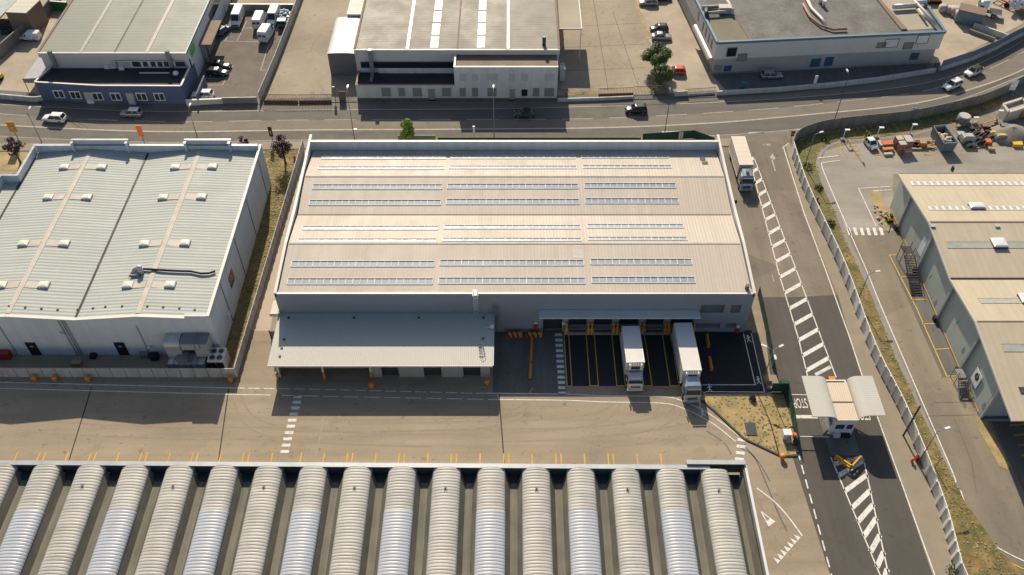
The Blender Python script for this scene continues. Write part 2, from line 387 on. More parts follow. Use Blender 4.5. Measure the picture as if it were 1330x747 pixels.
# hatched island above the gatehouse
g1 = MB(); zl = .032
gl = G((973, 205), (1011, 353), (1037, 440), (1049, 489)); gr = G((979.5, 205), (1035, 353), (1067, 440), (1087, 493))
g1.strip(gl, .16, zl); g1.strip(gr, .16, zl)
def lerp_y(line, Y):
    for a, b in zip(line, line[1:]):
        if a[1] >= Y >= b[1]:
            t = (a[1]-Y)/(a[1]-b[1]); return (a[0]+(b[0]-a[0])*t, Y)
    return (line[0][0], Y) if Y > line[0][1] else (line[-1][0], Y)
for yl in (209, 223.5, 238, 253.5, 269.5, 286, 303.5, 321, 340, 360, 380.5, 401, 421.5, 442, 462, 481.5):
    a = lerp_y(gl, P(1000, yl)[1]); w = (a[0] - gl[0][0]) 
    b = lerp_y(gr, a[1] + .45 + .48 * max(0, (lerp_y(gr, a[1])[0] - a[0])))
    g1.strip([a, b], .62, zl)
g1.strip(G((1002, 168), (1017, 190), (1044.5, 277.6), (1073, 353), (1104, 440), (1120, 489), (1139.6, 541.6), (1173.6, 635), (1214, 747), (1232, 800))[1:], .16, zl)
g1.strip(G((1024, 186), (1016, 193)), .15, zl)
lo_l = G((1079, 594), (1143, 747), (1165, 800)); lo_r = G((1121, 594), (1154, 747), (1165, 800))
g1.strip(lo_l, .16, zl); g1.strip(lo_r, .16, zl)
for yl, yr in ((603, 594), (618, 598), (638, 617), (660, 637), (678, 655), (697, 673), (717, 695), (737, 717), (757, 739)):
    g1.strip([lerp_y(lo_l, P(1100, yl)[1]), lerp_y(lo_r, P(1100, yr)[1])], .62, zl)
g1.strip(G((1029, 541.5), (1062, 541.5)), .55, zl)
g1.strip(G((1028, 512.5), (1049, 513)), .12, zl)
dashes(g1, G((1036, 586), (1055, 655), (1080, 747), (1095, 800)), .18, zl, 1.35, .8)
tag(g1.build('gate_road_markings', M['white_paint']), kind='structure')
g2 = MB()
g2.strip(G((1007, 222), (1002, 206)), .22, zl)          # worn arrow
g2.sheet([(*P(x, y)[:2], zl) for x, y in ((1000, 205), (1003, 199), (1007, 206), (1004, 209))], zl)
for k in range(9): g2.sheet([(*P(990 + k*1.1 + random.random(), 186 + random.random()*5)[:2],), (*P(993+k, 187)[:2],), (*P(993+k, 189.5)[:2],)], zl)
g2.strip(G((1005, 366), (1003, 357)), .1, zl)
tag(g2.build('worn_road_markings', M['worn_white_paint']), kind='structure')
# yard lines
y1 = MB(); z1 = .012
y1.strip(G((-60, 495), (0, 496.6), (303, 504)), .14, z1); y1.strip(G((-60, 503), (0, 504.5), (303, 512.4), (351, 513.2)), .14, z1)
dashes(y1, G((303, 504), (400, 505.5), (623, 511)), .14, z1, 1.6, .55); dashes(y1, G((366, 513.5), (450, 515.5), (640, 519)), .14, z1, 2.2, .7)
y1.strip(smooth_line(G((623, 510.6), (735, 512), (780, 514), (859.5, 515.3), (886, 520.6), (915, 534), (939, 550), (964, 570)), 4), .14, z1)
y1.strip(smooth_line(G((640, 519), (735, 520), (780, 522), (859.5, 523.7), (886, 530), (910, 541), (930, 553), (956, 574)), 4), .14, z1)
y1.strip(G((646, 511), (648, 519)), .12, z1)
for x, y, w in ((387, 515.4, 10.5), (386, 522.5, 10.5), (384, 530, 10.7), (382, 538, 10.8), (380, 545.8, 11), (378, 553.7, 11), (376, 562, 11), (374, 570, 11), (372, 578.3, 11), (370.3, 586.5, 11.2)):
    y1.sheet([P(x-w/2, y-1.9), P(x+w/2, y-1.9), P(x+w/2-.8, y+1.9), P(x-w/2-.8, y+1.9)], z1)
for k in range(12):
    y = 434.9 + k * 6.88; x = 725.4 + k * .42; y1.sheet([P(x-4.7, y-1.8), P(x+4.5, y-1.8), P(x+4.9, y+1.8), P(x-4.5, y+1.8)], z1)
for x, y in ((963.5, 571.5), (962.5, 580), (961.5, 588.3), (960.5, 596.5)):
    y1.sheet([P(x-5.6, y-2.6), P(x+6, y-1.2), P(x+5.4, y+2.6), P(x-6, y+1.2)], z1)
y1.strip(G((440+1, 540), (440, 541)), .1, z1)
# bay road beside the vault hall
c = smooth_line(G((983, 634), (1004, 650), (1022, 669), (1042, 696)), 5); y1.strip(c, .17, z1)
t0, t1 = V(P(1040, 698)), V(P(1012, 730))
for k in range(7):
    a = t0.lerp(t1, (k + .0) / 6.4); b = a + (t1 - t0).normalized() * .62; nrm = Vector((-(t1-t0).y, (t1-t0).x, 0)).normalized()
    y1.sheet([a, b, (a + b) / 2 + nrm * -.85], z1)
for tri in (((988.5, 664.5), (1006.5, 678), (999, 683.5)),):
    A, B, C = [V(P(*q)) for q in tri]
    y1.strip([A, B], .16, z1); y1.strip([A, C], .16, z1 + .002); y1.sheet([B, C, C.lerp(A, .33), B.lerp(A, .33)], z1 + .004)
tag(y1.build('yard_markings', M['white_paint']), kind='structure')
y3 = MB()
y3.strip(G((421, 540), (409, 600)), .22, z1); y3.strip(G((1003, 633), (1007, 640)), .5, z1); y3.strip(G((987, 643), (990, 648)), .3, z1)
tag(y3.build('faded_yard_markings', M['faded_paint']), kind='structure')
y2 = MB(); pv0 = P(0, 597)[1]
for x in [q/3.325 for q in (65,162,187,285,384,407,506,604,628,727,826,849,948,1048,1072,1172,1297)] + [400 + q/3.325 for q in (67,168,190,291,392,415,517,618,641,743,845,867,968,1071,1094,1195,1298,1320)] + [828, 859]:
    a = P(x + (665 - x) * .006, 587 + x * .003); y2.strip([(a[0] , a[1]), (a[0] , 58.9)], .17, z1)
tag(y2.build('yellow_bay_markings', M['yellow_paint']), kind='structure')
ts_ = MB()
for q in ([(958, 580), (978, 592), (992, 620), (1008, 660), (1022, 690)], [(966, 578), (985, 600), (1000, 625)], [(918, 560), (940, 575), (950, 590)]): ts_.strip(smooth_line(G(*q), 5), .16, .008)
tag(ts_.build('old_painted_out_lines', M['tar_streak']), kind='structure')
tm_ = MB()
for q in ([(808, 512), (800, 535), (770, 552), (700, 560), (600, 563), (450, 566)], [(885, 527), (875, 545), (840, 560), (760, 570), (640, 574)], [(690, 518), (670, 545), (620, 556), (520, 560), (380, 560)], [(300, 516), (330, 560), (420, 575), (560, 580)], [(20, 560), (120, 566), (260, 570), (400, 570)], [(940, 575), (900, 565), (840, 575), (760, 583)], [(960, 600), (975, 640), (1000, 700), (1030, 760)]):
    c_ = smooth_line(G(*q), 6); zt_ = .005 + len(tm_.v) * 4e-6; tm_.strip(c_, .26, zt_); tm_.strip([(p[0] + .25, p[1] + 1.9) for p in c_], .26, zt_ + .0002)
tag(tm_.build('tyre_marks', M['tyre_mark']), kind='structure')
j = MB()
for q in ([(119, 503), (90, 597)], [(297, 505), (284, 598)], [(648, 512), (655, 602)]): j.strip(G(*q), .16, .0092)
tag(j.build('yard_joints', M['joint']), kind='structure')
j = MB()
for q in ([(796, 15), (829, 112)], [(770, -5), (790, 118)], [(728, 35), (835, 30)], [(730, 62), (845, 57)], [(735, 92), (838, 88)]): j.strip(G(*q), .13, .012)
for q in ([(1105, 335), (1190, 545), (1290, 747)], [(1213, 523), (1262, 522)], [(1190, 541), (1266, 539)], [(1240, 545), (1262, 600), (1268, 640)]): j.strip(G(*q), .10, .030)
tag(j.build('lot_joints', M['vault_beam_side']), kind='structure')
# beige paved lane between the two warehouses
ground('path_between_warehouses', [(394, 192), (408, 192), (357, 400), (350, 430), (323, 430)], 'lane_paving', .008)
# fresh asphalt of the loading docks
ground('dock_pavement', [(733.5, 429), (976, 429), (993.5, 511), (912, 511), (895, 501.5), (735.5, 501.5)], 'fresh_asphalt', .010)
ground('yard_pavement_dark', [(640, 429), (733.5, 429), (736, 512), (640, 510)], 'worn_asphalt', .006)
yb = MB()
for u in ([(732.5, 432.7), (736.5, 501.5), (742.9, 501.5), (738.5, 432.7)], [(761.2, 432.7), (766.2, 501), (777.2, 501), (771.6, 432.7)], [(794.3, 432.7), (801.1, 501), (812.2, 501), (804.3, 432.7)], [(827, 432.7), (836, 501), (847, 501), (836.6, 432.7)], [(860, 433), (870.4, 501), (882, 501), (870.4, 433)]):
    yb.strip(G(*u), .14, .020)
tag(yb.build('dock_bay_markings', M['yellow_paint']), kind='structure')
dw = MB()
dw.strip(G((965.5, 433), (981, 500), (912.5, 500)), .13, .022); dw.strip(G((975.7, 433), (993, 509.5), (917, 508.8), (911.5, 513), (909, 522), (909, 530)), .13, .022)
for cx, cy in ((972, 440), (985, 494), (921.5, 504), (912.5, 536)):      # little walking-figure marks on the footway
    q = P(cx, cy)
    dw.sheet([(q[0]-.14, q[1]+.42), (q[0]+.14, q[1]+.42), (q[0]+.14, q[1]+.7), (q[0]-.14, q[1]+.7)], .022)
    dw.strip([(q[0], q[1]+.4), (q[0], q[1]-.1)], .2, .0225); dw.strip([(q[0], q[1]-.1), (q[0]-.28, q[1]-.7)], .13, .023); dw.strip([(q[0], q[1]-.1), (q[0]+.3, q[1]-.65)], .13, .0235); dw.strip([(q[0]-.35, q[1]+.05), (q[0]+.35, q[1]+.3)], .12, .024)
tag(dw.build('dock_walkway_markings', M['white_paint']), kind='structure')
# grass verges
verge_px = [(1030, 182), (1060, 175), (1130, 165), (1180, 158), (1250, 140), (1300, 118), (1300, 135), (1262, 152), (1212, 166), (1180, 174), (1130, 180), (1098, 181), (1076, 187), (1063, 198), (1059, 212), (1066, 237), (1085, 278), (1099, 315), (1130, 380), (1165, 470), (1205, 555), (1252, 650), (1300, 718), (1345, 760), (1345, 800), (1262, 800), (1241, 735), (1217, 655), (1172, 540), (1132, 460), (1092, 352), (1047, 255)]
ground('verge_soil', verge_px, 'verge', .06)
ground('verge_soil_green', [(1032, 186), (1062, 176), (1180, 159), (1300, 120), (1300, 130), (1180, 168), (1078, 183), (1060, 196), (1058, 212), (1075, 265), (1100, 322), (1085, 330), (1060, 270)], 'verge_green', .066)
kb = MB(); kl = G((1212, 167), (1180, 174.5), (1130, 180.5), (1098, 182), (1076, 188), (1064, 198), (1060, 212), (1067, 237), (1085, 278), (1099, 315), (1130, 380), (1165, 470), (1202, 555), (1226, 602), (1243, 650), (1255, 680), (1270, 702), (1283, 714), (1307, 747), (1345, 792))
kl = [p + Vector((.35, 0)) for p in smooth_line(kl, 5)]; kb.strip(kl, .8, .045); 
tag(kb.build('kerb_verge', M['kerb']), kind='structure')
ground('verge_soil_island', [(912, 512), (994, 512.5), (1017, 512), (1026, 540), (1033, 570), (1036, 590), (1014, 592), (966, 570), (930, 536), (911, 520)], 'verge_dry', .05)
kb = MB(); kl = G((911, 520), (930, 536), (966, 570), (1014, 592.5), (1034, 592.5), (1037, 588)); 
for a, b in zip(kl, kl[1:]): kb.wallseg(a, b, 0, .16, .25)
tag(kb.build('kerb_island', M['dark_kerb']), kind='structure')
ground('verge_soil_side', [(345, 192), (394, 192), (309, 478), (258, 478)], 'verge', .03)
ground('verge_soil_left', [(-60, 187), (42, 189), (24, 222), (-60, 222)], 'verge_dry', .03)
ground('verge_soil_parking', [(1266, 540), (1282, 547), (1312, 604), (1308, 611), (1298, 606), (1272, 560)], 'verge_dry', .05)
ground('verge_soil_construction', [(1129, 249), (1141, 247), (1158, 292), (1150, 296), (1136, 272)], 'verge_dry', .05)
ground('verge_soil_weeds', [(822, 0), (812, -40), (816, -40), (826, 0), (846, 48), (841, 52)], 'verge_dry', .03)
ground('verge_soil_roadside', [(733, 121), (775, 118), (776, 124), (733, 126)], 'verge', .03)
# right-hand lot
ground('lot_right', [(1060, 212), (1064, 198), (1076, 188), (1098, 182), (1130, 180), (1180, 174), (1212, 166), (1262, 152), (1330, 130), (1500, 100), (1600, 900), (1400, 900), (1345, 760), (1300, 718), (1252, 650), (1205, 555), (1165, 470), (1130, 380), (1099, 315), (1085, 278), (1066, 237)], 'lot_asphalt', .018)
ground('road_turning_area', [(1075, 262), (1063, 215), (1072, 196), (1100, 188), (1400, 160), (1420, 225), (1160, 226), (1160, 300), (1099, 300)], 'lot_grey', .022)
ground('lot_parking_strip', [(1154, 333), (1186, 333), (1250, 490), (1224, 490)], 'worn_asphalt', .026)
ground('lot_parking_right', [(1288, 548), (1345, 548), (1345, 640), (1330, 640), (1300, 575)], 'parking_asphalt', .026)
rm = MB(); zr = .055
rm.strip(G((1091, 208.5), (1068, 211.5)), .16, zr); rm.strip(smooth_line(G((1067, 211.5), (1070, 224), (1100, 294), (1126, 353), (1145, 400), (1188, 500), (1236, 611), (1241, 627)), 5), .16, zr)
rm.strip(smooth_line(G((1247.5, 637), (1254, 657), (1263, 677), (1280, 700), (1300, 714), (1330, 729), (1370, 745)), 5), .16, zr)
rm.strip(G((1062, 205.5), (1090, 202.5)), .2, zr)
for k in range(6):
    x0 = 1099 + k * 8.4; rm.sheet([P(x0, 296), P(x0 + 4.3, 296), P(x0 + 7.4, 306), P(x0 + 3.2, 306)], zr)
rm.strip(G((1138, 294), (1115, 245), (1156, 242.5)), .16, zr); rm.strip(G((1134, 248), (1158, 247)), .16, zr)
tag(rm.build('lot_markings', M['white_paint']), kind='structure')
ro = MB()
ro.strip(G((1164, 331.5), (1155, 331.5), (1190, 400), (1229.5, 489), (1249, 488.5)), .17, zr)
for q in (((1169, 359.5), (1187, 359.5)), ((1183, 389.5), (1203, 389)), ((1197, 421), (1216, 420.5)), ((1214, 454), (1233, 453))): ro.strip(G(*q), .17, zr)
ro.strip(smooth_line(G((1270, 703), (1290, 718), (1310, 730), (1335, 742)), 5), .16, zr)
tag(ro.build('orange_bay_markings', M['yellow_paint']), kind='structure')
ro = MB()
for k, x in enumerate((1088, 1100, 1125, 1146, 1158, 1190, 1202, 1216)):
    ro.strip(G((x, 184 - (x-1088)*.03), (x + 14, 207 - (x-1088)*.02)), .14, zr)
    if k in (1, 2, 5):
        for t in range(4): ro.strip(G((x + t*3.6, 185 + t*5.5), (x + 9 + t*3.6, 184.6 + t*5.5)), .3, zr)
ro.strip(G((1087, 188), (1088, 200), (1094, 210)), .12, zr)
ro.strip(G((1143, 250), (1158, 281)), .15, zr); ro.strip(G((1161, 255), (1167, 265)), .15, zr)
ro.strip(G((1245, 195), (1290, 190), (1330, 176)), .3, zr)
for k in range(5): ro.strip(G((1311 + k*5, 553 + k*13), (1330 + k*5, 551 + k*13)), .3, zr)
tag(ro.build('worn_orange_markings', M['worn_yellow_paint']), kind='structure')
pm = MB(); zp = .016
for q in ([(292.4, 53.5), (340, 54.5)], [(292, 53.5), (303, 33)], [(307.5, 54), (320.5, 27)], [(328, 45), (331.5, 36.5)], [(310, 36.5), (331, 36.5)], [(338.5, 91.5), (347, 64), (364, 28)], [(302, 85.5), (289, 110.5), (260, 110.5)], [(338, 91.5), (346, 91)], [(262, 102), (295, 102)], [(304, 64), (303, 64.2)], [(310, 36.5), (308, 36.5)]): pm.strip(G(*q), .14, zp)
tag(pm.build('parking_markings', M['worn_white_paint']), kind='structure')
# ------------------------------------------------------------------ buildings
def wall_open(mb, axis, c, a0, a1, z0, z1, holes, th=.3):
    """slab with rectangular openings; axis 'x': runs along X at y=c (body extends +y); axis 'y': runs along Y at x=c"""
    us = sorted(set([a0, a1] + [h[0] for h in holes] + [h[1] for h in holes])); zs = sorted(set([z0, z1] + [h[2] for h in holes] + [h[3] for h in holes]))
    us = [u for u in us if a0 <= u <= a1]; zs = [z for z in zs if z0 <= z <= z1]
    for i in range(len(us)-1):
        for k in range(len(zs)-1):
            um, zm = (us[i]+us[i+1])/2, (zs[k]+zs[k+1])/2
            if any(h[0] < um < h[1] and h[2] < zm < h[3] for h in holes): continue
            if axis == 'x': mb.box(us[i], c, zs[k], us[i+1], c + th, zs[k+1])
            else: mb.box(c, us[i], zs[k], c + th, us[i+1], zs[k+1])
    return mb
def plane_pt(x, y, prof, axis=1, z=8.0):      # survey point on a roof whose height follows a profile along X or Y
    for _ in range(12):
        p = P(x, y, z); q = p[axis]
        for (a, za), (b, zb) in zip(prof, prof[1:]):
            if min(a, b) <= q <= max(a, b): z = za + (zb-za)*(q-a)/(b-a); break
    return P(x, y, z)
def prof_z(prof, q):
    s = sorted(prof)
    if q <= s[0][0]: return s[0][1]
    for (a, za), (b, zb) in zip(s, s[1:]):
        if a <= q <= b: return za + (zb-za)*(q-a)/(b-a)
    return s[-1][1]
def gable_roof(mb, prof, lo, hi, axis='x', base=None, th=.25):
    """ridges run along `axis`; profile gives (other coordinate, z)"""
    r0, r1 = [], []
    pts = [(q, z) for q, z in prof] + [(q, z - th) for q, z in prof[::-1]]
    for q, z in pts:
        r0.append((lo, q, z) if axis == 'x' else (q, lo, z)); r1.append((hi, q, z) if axis == 'x' else (q, hi, z))
    return mb.grid([r0, r1], True, False, True)
# ---- main warehouse
MX0, MX1, MY0, MY1 = -33.9, 34.7, 85.75, 120.6
mw = thing('warehouse', 'large warehouse with long beige ribbed roof and rows of skylight strips, in the middle', 'warehouse', (0.4, 103, 0))
def wx(px, y=420): return W(px, y, MY0)[0]
docks = [(738, 762), (771, 795), (804, 829), (838, 862), (870.6, 899.6)]
holes = [(wx(a), wx(b), 1.25, 3.9) for a, b in docks] + [(wx(705, 425), wx(730, 425), 0, 3.6)]
wins = [(wx(910, 400), wx(941, 400), 4.3, 6.0), (wx(949.4, 400), wx(962.4, 400), 4.3, 6.0), (wx(901.7, 422), wx(935.4, 422), .9, 1.95), (wx(943.4, 422), wx(956, 422), .9, 1.95)]
b = MB(); wall_open(b, 'x', MY0, MX0, MX1, 0, 8.35, holes + wins, .5)
b.box(MX0, 86.9, 0, MX1, MY1, 7.8); b.box(MX0, 86.25, 0, MX0 + .5, 86.9, 8.2); b.box(MX1-.5, 86.25, 0, MX1, 86.9, 8.2); b.box(MX0 + .5, 86.25, 4.5, wins[0][0] - .3, 86.9, 7.8)
b.box(wx(767.0) - .4, 86.25, 0, wx(767.0) + .4, 86.9, 4.5)
b.build('wall', M['main_wall'], mw)
for i, (a, c, z0, z1) in enumerate(holes):
    o = MB().box(a - .1, 86.45, z0, c + .1, 86.6, z1 + .1).build('dock_door' if i < 5 else 'roller_door', M['dark_opening' if i < 5 else 'dock_door'], mw)
for a, c, z0, z1 in wins:
    o = MB().box(a - .1, 86.1, z0 - .1, c + .1, 86.2, z1 + .1).build('window', M['shed_sheet'], mw)
MP = [(85.9, 8.3), (95.5, 8.95), (102.7, 8.1), (111, 8.95), (118.6, 8.15)]
gable_roof(MB(), MP, MX0 + .5, MX1 - .5).build('roof', M['main_roof'], mw)
vg = MB()                                            # ridge caps and valley gutter
for q, z in ((95.5, 8.98), (111, 8.98)): vg.box(MX0+.6, q-.16, z-.05, MX1-.6, q+.16, z+.03)
vg.build('ridge_cap', M['rust_strip'], mw)
MB().box(MX0+.6, 102.55, 8.05, MX1-.6, 102.85, 8.13).build('valley_gutter', M['brown_roof'], mw)
# parapets follow the gables
pp = [(85.75, 8.5), (95.5, 9.25), (102.7, 9.05), (111, 9.35), (120.6, 9.9)]
for xx in (MX0, MX1 - .28):
    b = MB(); s_ = MB()
    for (ya, za), (yb_, zb) in zip(pp, pp[1:]):
        b.grid([[(xx, ya, 7.8), (xx+.28, ya, 7.8), (xx+.28, ya, za), (xx, ya, za)], [(xx, yb_, 7.8), (xx+.28, yb_, 7.8), (xx+.28, yb_, zb), (xx, yb_, zb)]], True, False, True)
        s_.grid([[(xx-.06, ya, za+.003), (xx+.34, ya, za+.003), (xx+.34, ya, za+.06), (xx-.06, ya, za+.06)], [(xx-.06, yb_, zb+.003), (xx+.34, yb_, zb+.003), (xx+.34, yb_, zb+.06), (xx-.06, yb_, zb+.06)]], True, False, True)
    o = b.build('parapet', M['parapet_inner'], mw); s_.build('coping', M['coping'], o)
o = MB().box(MX0+.28, 118.7, 7.8, MX1-.28, 119.0, 9.88).build('parapet', M['parapet_inner'], mw)
MB().box(MX0+.3, 118.64, 9.885, MX1-.3, 119.1, 9.95).build('coping', M['coping'], o)
MB().box(MX0+.3, 119.0, 7.85, MX1-.3, MY1-.02, 8.0).build('back_ledge', M['steel_grey'], mw)
MB().box(MX0-.02, 85.69, 8.36, MX1+.02, 86.0, 8.46).build('coping', M['coping'], mw)
rows = [[(418.5,578.5,204,207),(585.8,747,203.2,206.4),(755.4,868,202.4,205.6)], [(414,576.6,217,220.3),(584,748.7,216,219.4),(757,872,215.2,218.6)],
 [(406.4,574,240,246),(581,750.8,239.3,245.2),(759,877.3,238.5,244.4)], [(402,572.4,260.3,266.8),(580,752,259,265.6),(760,881,258,264.6)],
 [(393,569,294.2,298.8),(577,754,293,297.6),(762.6,887.6,291.8,296.4)], [(387,567,310.6,314.6),(575,755,309.6,313.6),(764,892,308.3,312.3)],
 [(378.7,564,339.6,346.6),(571.5,758,338.2,345.2),(767,898.4,336.8,343.8)], [(373.6,562,362,369.6),(570,760,361.2,368.8),(768.6,902.6,360.2,367.8)]]
for r in rows:
    for x0, x1, ya, yb_ in r:
        A = plane_pt((x0+x1)/2, (ya+yb_)/2, MP); half = (x1-x0)/2 * A[1] / (F*ct - ((ya+yb_)/2-373.5)*st) * 1.0
        t = (H - A[2]) / (((ya+yb_)/2-373.5)*ct + F*st); half = (x1-x0)/2*t
        Ya = plane_pt(665, ya, MP)[1]; Yb = plane_pt(665, yb_, MP)[1]
        cx = A[0]; zf = lambda q: prof_z(MP, q) + .03
        fr = MB(); gl_ = MB(); Yc = (Ya+Yb)/2; hy = abs(Ya-Yb)/2
        # recessed glazing with raised metal frame and bars
        za, zb = zf(Yc+hy), zf(Yc-hy)
        gl_.grid([[(cx-half, Yc-hy, zb+.02), (cx-half, Yc+hy, za+.02)], [(cx+half, Yc-hy, zb+.02), (cx+half, Yc+hy, za+.02)]], smooth=False)
        fr.bar((cx-half, Yc+hy, za+.05), (cx+half, Yc+hy, za+.05), .07, .12); fr.bar((cx-half, Yc-hy, zb+.02), (cx+half, Yc-hy, zb+.02), .09, .05)
        nb = int(2*half/1.02)
        for i in range(nb+1):
            x = cx - half + 2*half*i/nb; fr.bar((x, Yc-hy, zb+.04), (x, Yc+hy, za+.04), .09 if i % 3 else .13, .05)
        g_ = gl_.build('skylight', M['skylight'], mw); fr.build('skylight_frame', M['parapet_inner'], g_)
for cx, cy in ((912.5, 207), (915.5, 212)):
    A = plane_pt(cx, cy, MP); MB().box(A[0]-.45, A[1]-.35, A[2], A[0]+.45, A[1]+.35, A[2]+.12).build('roof_hatch', M['dark_steel'], mw)
A = plane_pt(751, 329.5, MP); MB().grid([[(A[0]-.8, A[1]-.9, prof_z(MP, A[1]-.9)+.02), (A[0]-.8, A[1]+.9, prof_z(MP, A[1]+.9)+.02)], [(A[0]+.8, A[1]-.9, prof_z(MP, A[1]-.9)+.02), (A[0]+.8, A[1]+.9, prof_z(MP, A[1]+.9)+.02)]], smooth=False).build('repair_sheet', M['vault_sheet'], mw)
A = plane_pt(970, 375, MP); MB().tube([(A[0], A[1], 8.3), (A[0], A[1], 9.1)], .3, 10).build('roof_vent', M['brown_roof'], mw)
# dock canopy
cx0, cx1 = W(700, 408, MY0)[0], W(907, 408, MY0)[0]
b = MB(); b.grid([[(cx0, 85.72, 4.72), (cx0, 85.72, 4.95), (cx0, 84.3, 4.86), (cx0, 84.3, 4.6)], [(cx1, 85.72, 4.72), (cx1, 85.72, 4.95), (cx1, 84.3, 4.86), (cx1, 84.3, 4.6)]], True, False, True)
b.build('dock_canopy', M['canopy_metal'], mw)
for i, (a, c) in enumerate(docks):
    a0, c0 = wx(a), wx(c)
MB().box(wx(733), 85.1, 0.011, wx(903), 85.74, 1.15).build('dock_ledge', M['kerb'], mw)
for a, c in docks:
    MB().box(wx(a)+.1, 84.95, .85, wx(c)-.1, 85.09, 1.14).build('dock_leveller', M['dark_steel'], mw)
    MB().box(wx(a)+.1, 85.5, 1.16, wx(c)-.1, 85.7, 1.2).build('dock_plate', M['brick'], mw)
yp = MB()
for (a, c) in docks:
    for e, sgn in ((wx(a) - .25, 1), (wx(c) + .25, -1)):
        q = MB(); q.box(e-.12, 85.3, 1.16, e+.12, 85.6, 2.35); q.box(e-.12, 85.02, .35, e+.12, 85.08, 1.9); q.box(e-.22, 85.0, 1.2, e+.22, 85.3, 1.45); q.build('dock_bumper', M['safety_yellow'], mw)
# roof access ladders
def ladder(px, y0z, z0, z1, m, hoops, parent):
    x = W(px, 400, MY0)[0]; b = MB()
    for s in (-.28, .28): b.bar((x+s, MY0-.25, z0), (x+s, MY0-.25, z1), .05)
    z = z0
    while z < z1: b.bar((x-.28, MY0-.25, z), (x+.28, MY0-.25, z), .04); z += .35
    for k in range(hoops):
        z = z1 - k*.55; b.tube([(x+.38*math.cos(a), MY0-.3-.7*math.sin(a), z) for a in [math.pi*i/8 for i in range(9)]], .03, 5)
    for a in (.6, 1.57, 2.5): b.bar((x+.38*math.cos(a), MY0-.3-.7*math.sin(a), z1-hoops*.55+.5), (x+.38*math.cos(a), MY0-.3-.7*math.sin(a), z1), .04)
    return b.build('ladder', m, parent)
ladder(618.5, 0, 4.3, 9.6, M['white_metal'], 7, mw); ladder(643.5, 0, .2, 6.3, M['steel_grey'], 8, mw)
x = wx(618.5); MB().box(x-.35, 85.3, 8.47, x+.35, 86.5, 8.52).build('ladder_platform', M['white_metal'], mw)
for px, py in ((696, 424), (957, 429)):
    q = W(px, py, MY0); o = MB().box(q[0]-.3, 85.45, q[2]-.35, q[0]+.3, 85.74, q[2]+.45).build('fire_hose_cabinet', M['red_paint'], mw); MB().box(q[0]-.25, 85.5, q[2]+.8, q[0]+.25, 85.74, q[2]+1.2).build('sign_panel', M['white_metal'], o)
q = W(732, 420, MY0); MB().box(q[0]-.25, 85.55, q[2]-.2, q[0]+.25, 85.74, q[2]+.4).build('control_box', M['white_metal'], mw)
q = WX(954, 262, 35.3); b = MB(); b.bar((34.72, q[1], q[2]), (35.3, q[1], q[2]), .08); b.ball((35.4, q[1], q[2]), .35); b.ball((35.1, q[1]-.9, q[2]-.5), .28); b.build('wall_lamp', M['black'], mw)
b = MB(); y_ = P(353, 395, 5)[1]; b.grid([[(-35.2, 83.2+2, 4.4), (MX0-.02, 83.2+2, 4.9)], [(-35.2, 88, 4.4), (MX0-.02, 88, 4.9)]], smooth=False); b.box(-35.2, 85.1, 4.2, MX0-.02, 85.2, 4.85); b.build('side_awning', M['coping'], mw)
# ---- loading shed in front
SX0, SX1, SY0 = -34.0, -2.68, 76.26
sh = thing('loading_shed', 'low loading shed with corrugated lean-to roof half in shadow, in front of the big warehouse', 'shed', (-18, 81, 0))
b = MB(); b.grid([[(SX0, SY0, 3.98), (SX0, 85.7, 4.3), (SX0, 85.7, 4.12), (SX0, SY0, 3.8)], [(SX1, SY0, 3.98), (SX1, 85.7, 4.3), (SX1, 85.7, 4.12), (SX1, SY0, 3.8)]], True, False, True)
b.build('roof', M['shed_roof'], sh)
MB().box(SX0, SY0-.08, 3.74, SX1, SY0-.003, 4.0).build('gutter', M['coping'], sh)
MB().bar((SX1+.08, SY0+.1, 3.9), (SX1+.08, 85.6, 4.22), .1).build('side_gutter', M['white_metal'], sh)
WY = 77.3
def sx(px, y=480): return W(px, y, WY)[0]
dd = [(sx(495), sx(517.5)), (sx(550), sx(573)), (sx(601.5), sx(624))]
b = MB(); wall_open(b, 'x', WY, sx(481), sx(636), 0, 3.7, [(a, c, 0, 3.0) for a, c in dd], .3)
b.box(sx(481), WY+.3, 0, sx(481)+.3, 85.7, 3.75); b.box(sx(636)-.3, WY+.3, 0, sx(636), 85.7, 3.75); b.box(SX0+.6, WY+1.6, 0, sx(481), WY+1.75, .25)
b.box(SX0+.5, 77.4, 0, SX0+.8, 85.7, 3.7); b.build('wall', M['shed_wall'], sh)
for a, c in dd: 
    o = MB().box(a-.1, WY+.4, 0, c+.1, WY+.5, 3.1).build('roller_door', M['dock_door'], sh); MB().box((a+c)/2-.25, WY+.34, 2.2, (a+c)/2+.25, WY+.38, 2.6).build('window', M['steel_grey'], o)
for px in (361, 419, 481): 
    MB().box(sx(px)-.12, WY-.1, 0, sx(px)+.12, WY+.14, 3.75).build('post', M['white_metal'], sh)
for px, py in ((430, 377), (545, 377)): pass
for px, py in ((375, 413), (460, 413), (544, 413), (628, 413), (369, 441), (366, 452), (363.5, 463), (627.5, 440)):
    q = P(px, py, 4.25); q = P(px, py, 3.98 + .32*(q[1]-SY0)/9.4); MB().box(q[0]-.16, q[1]-.14, q[2]-.05, q[0]+.16, q[1]+.14, q[2]+.12).build('roof_anchor', M['dark_steel'], sh)
q = P(625, 456, 4.05); b = MB()
for k in range(5): b.bar((q[0]-.35, q[1]-.8+k*.5, q[2]+.15), (q[0]+.3, q[1]-.7+k*.5, q[2]+.25), .07)
b.bar((q[0]+.1, q[1]-1, q[2]+.2), (q[0]+.25, q[1]+1.2, q[2]+.2), .05); b.build('cable_tray', M['white_metal'], sh)
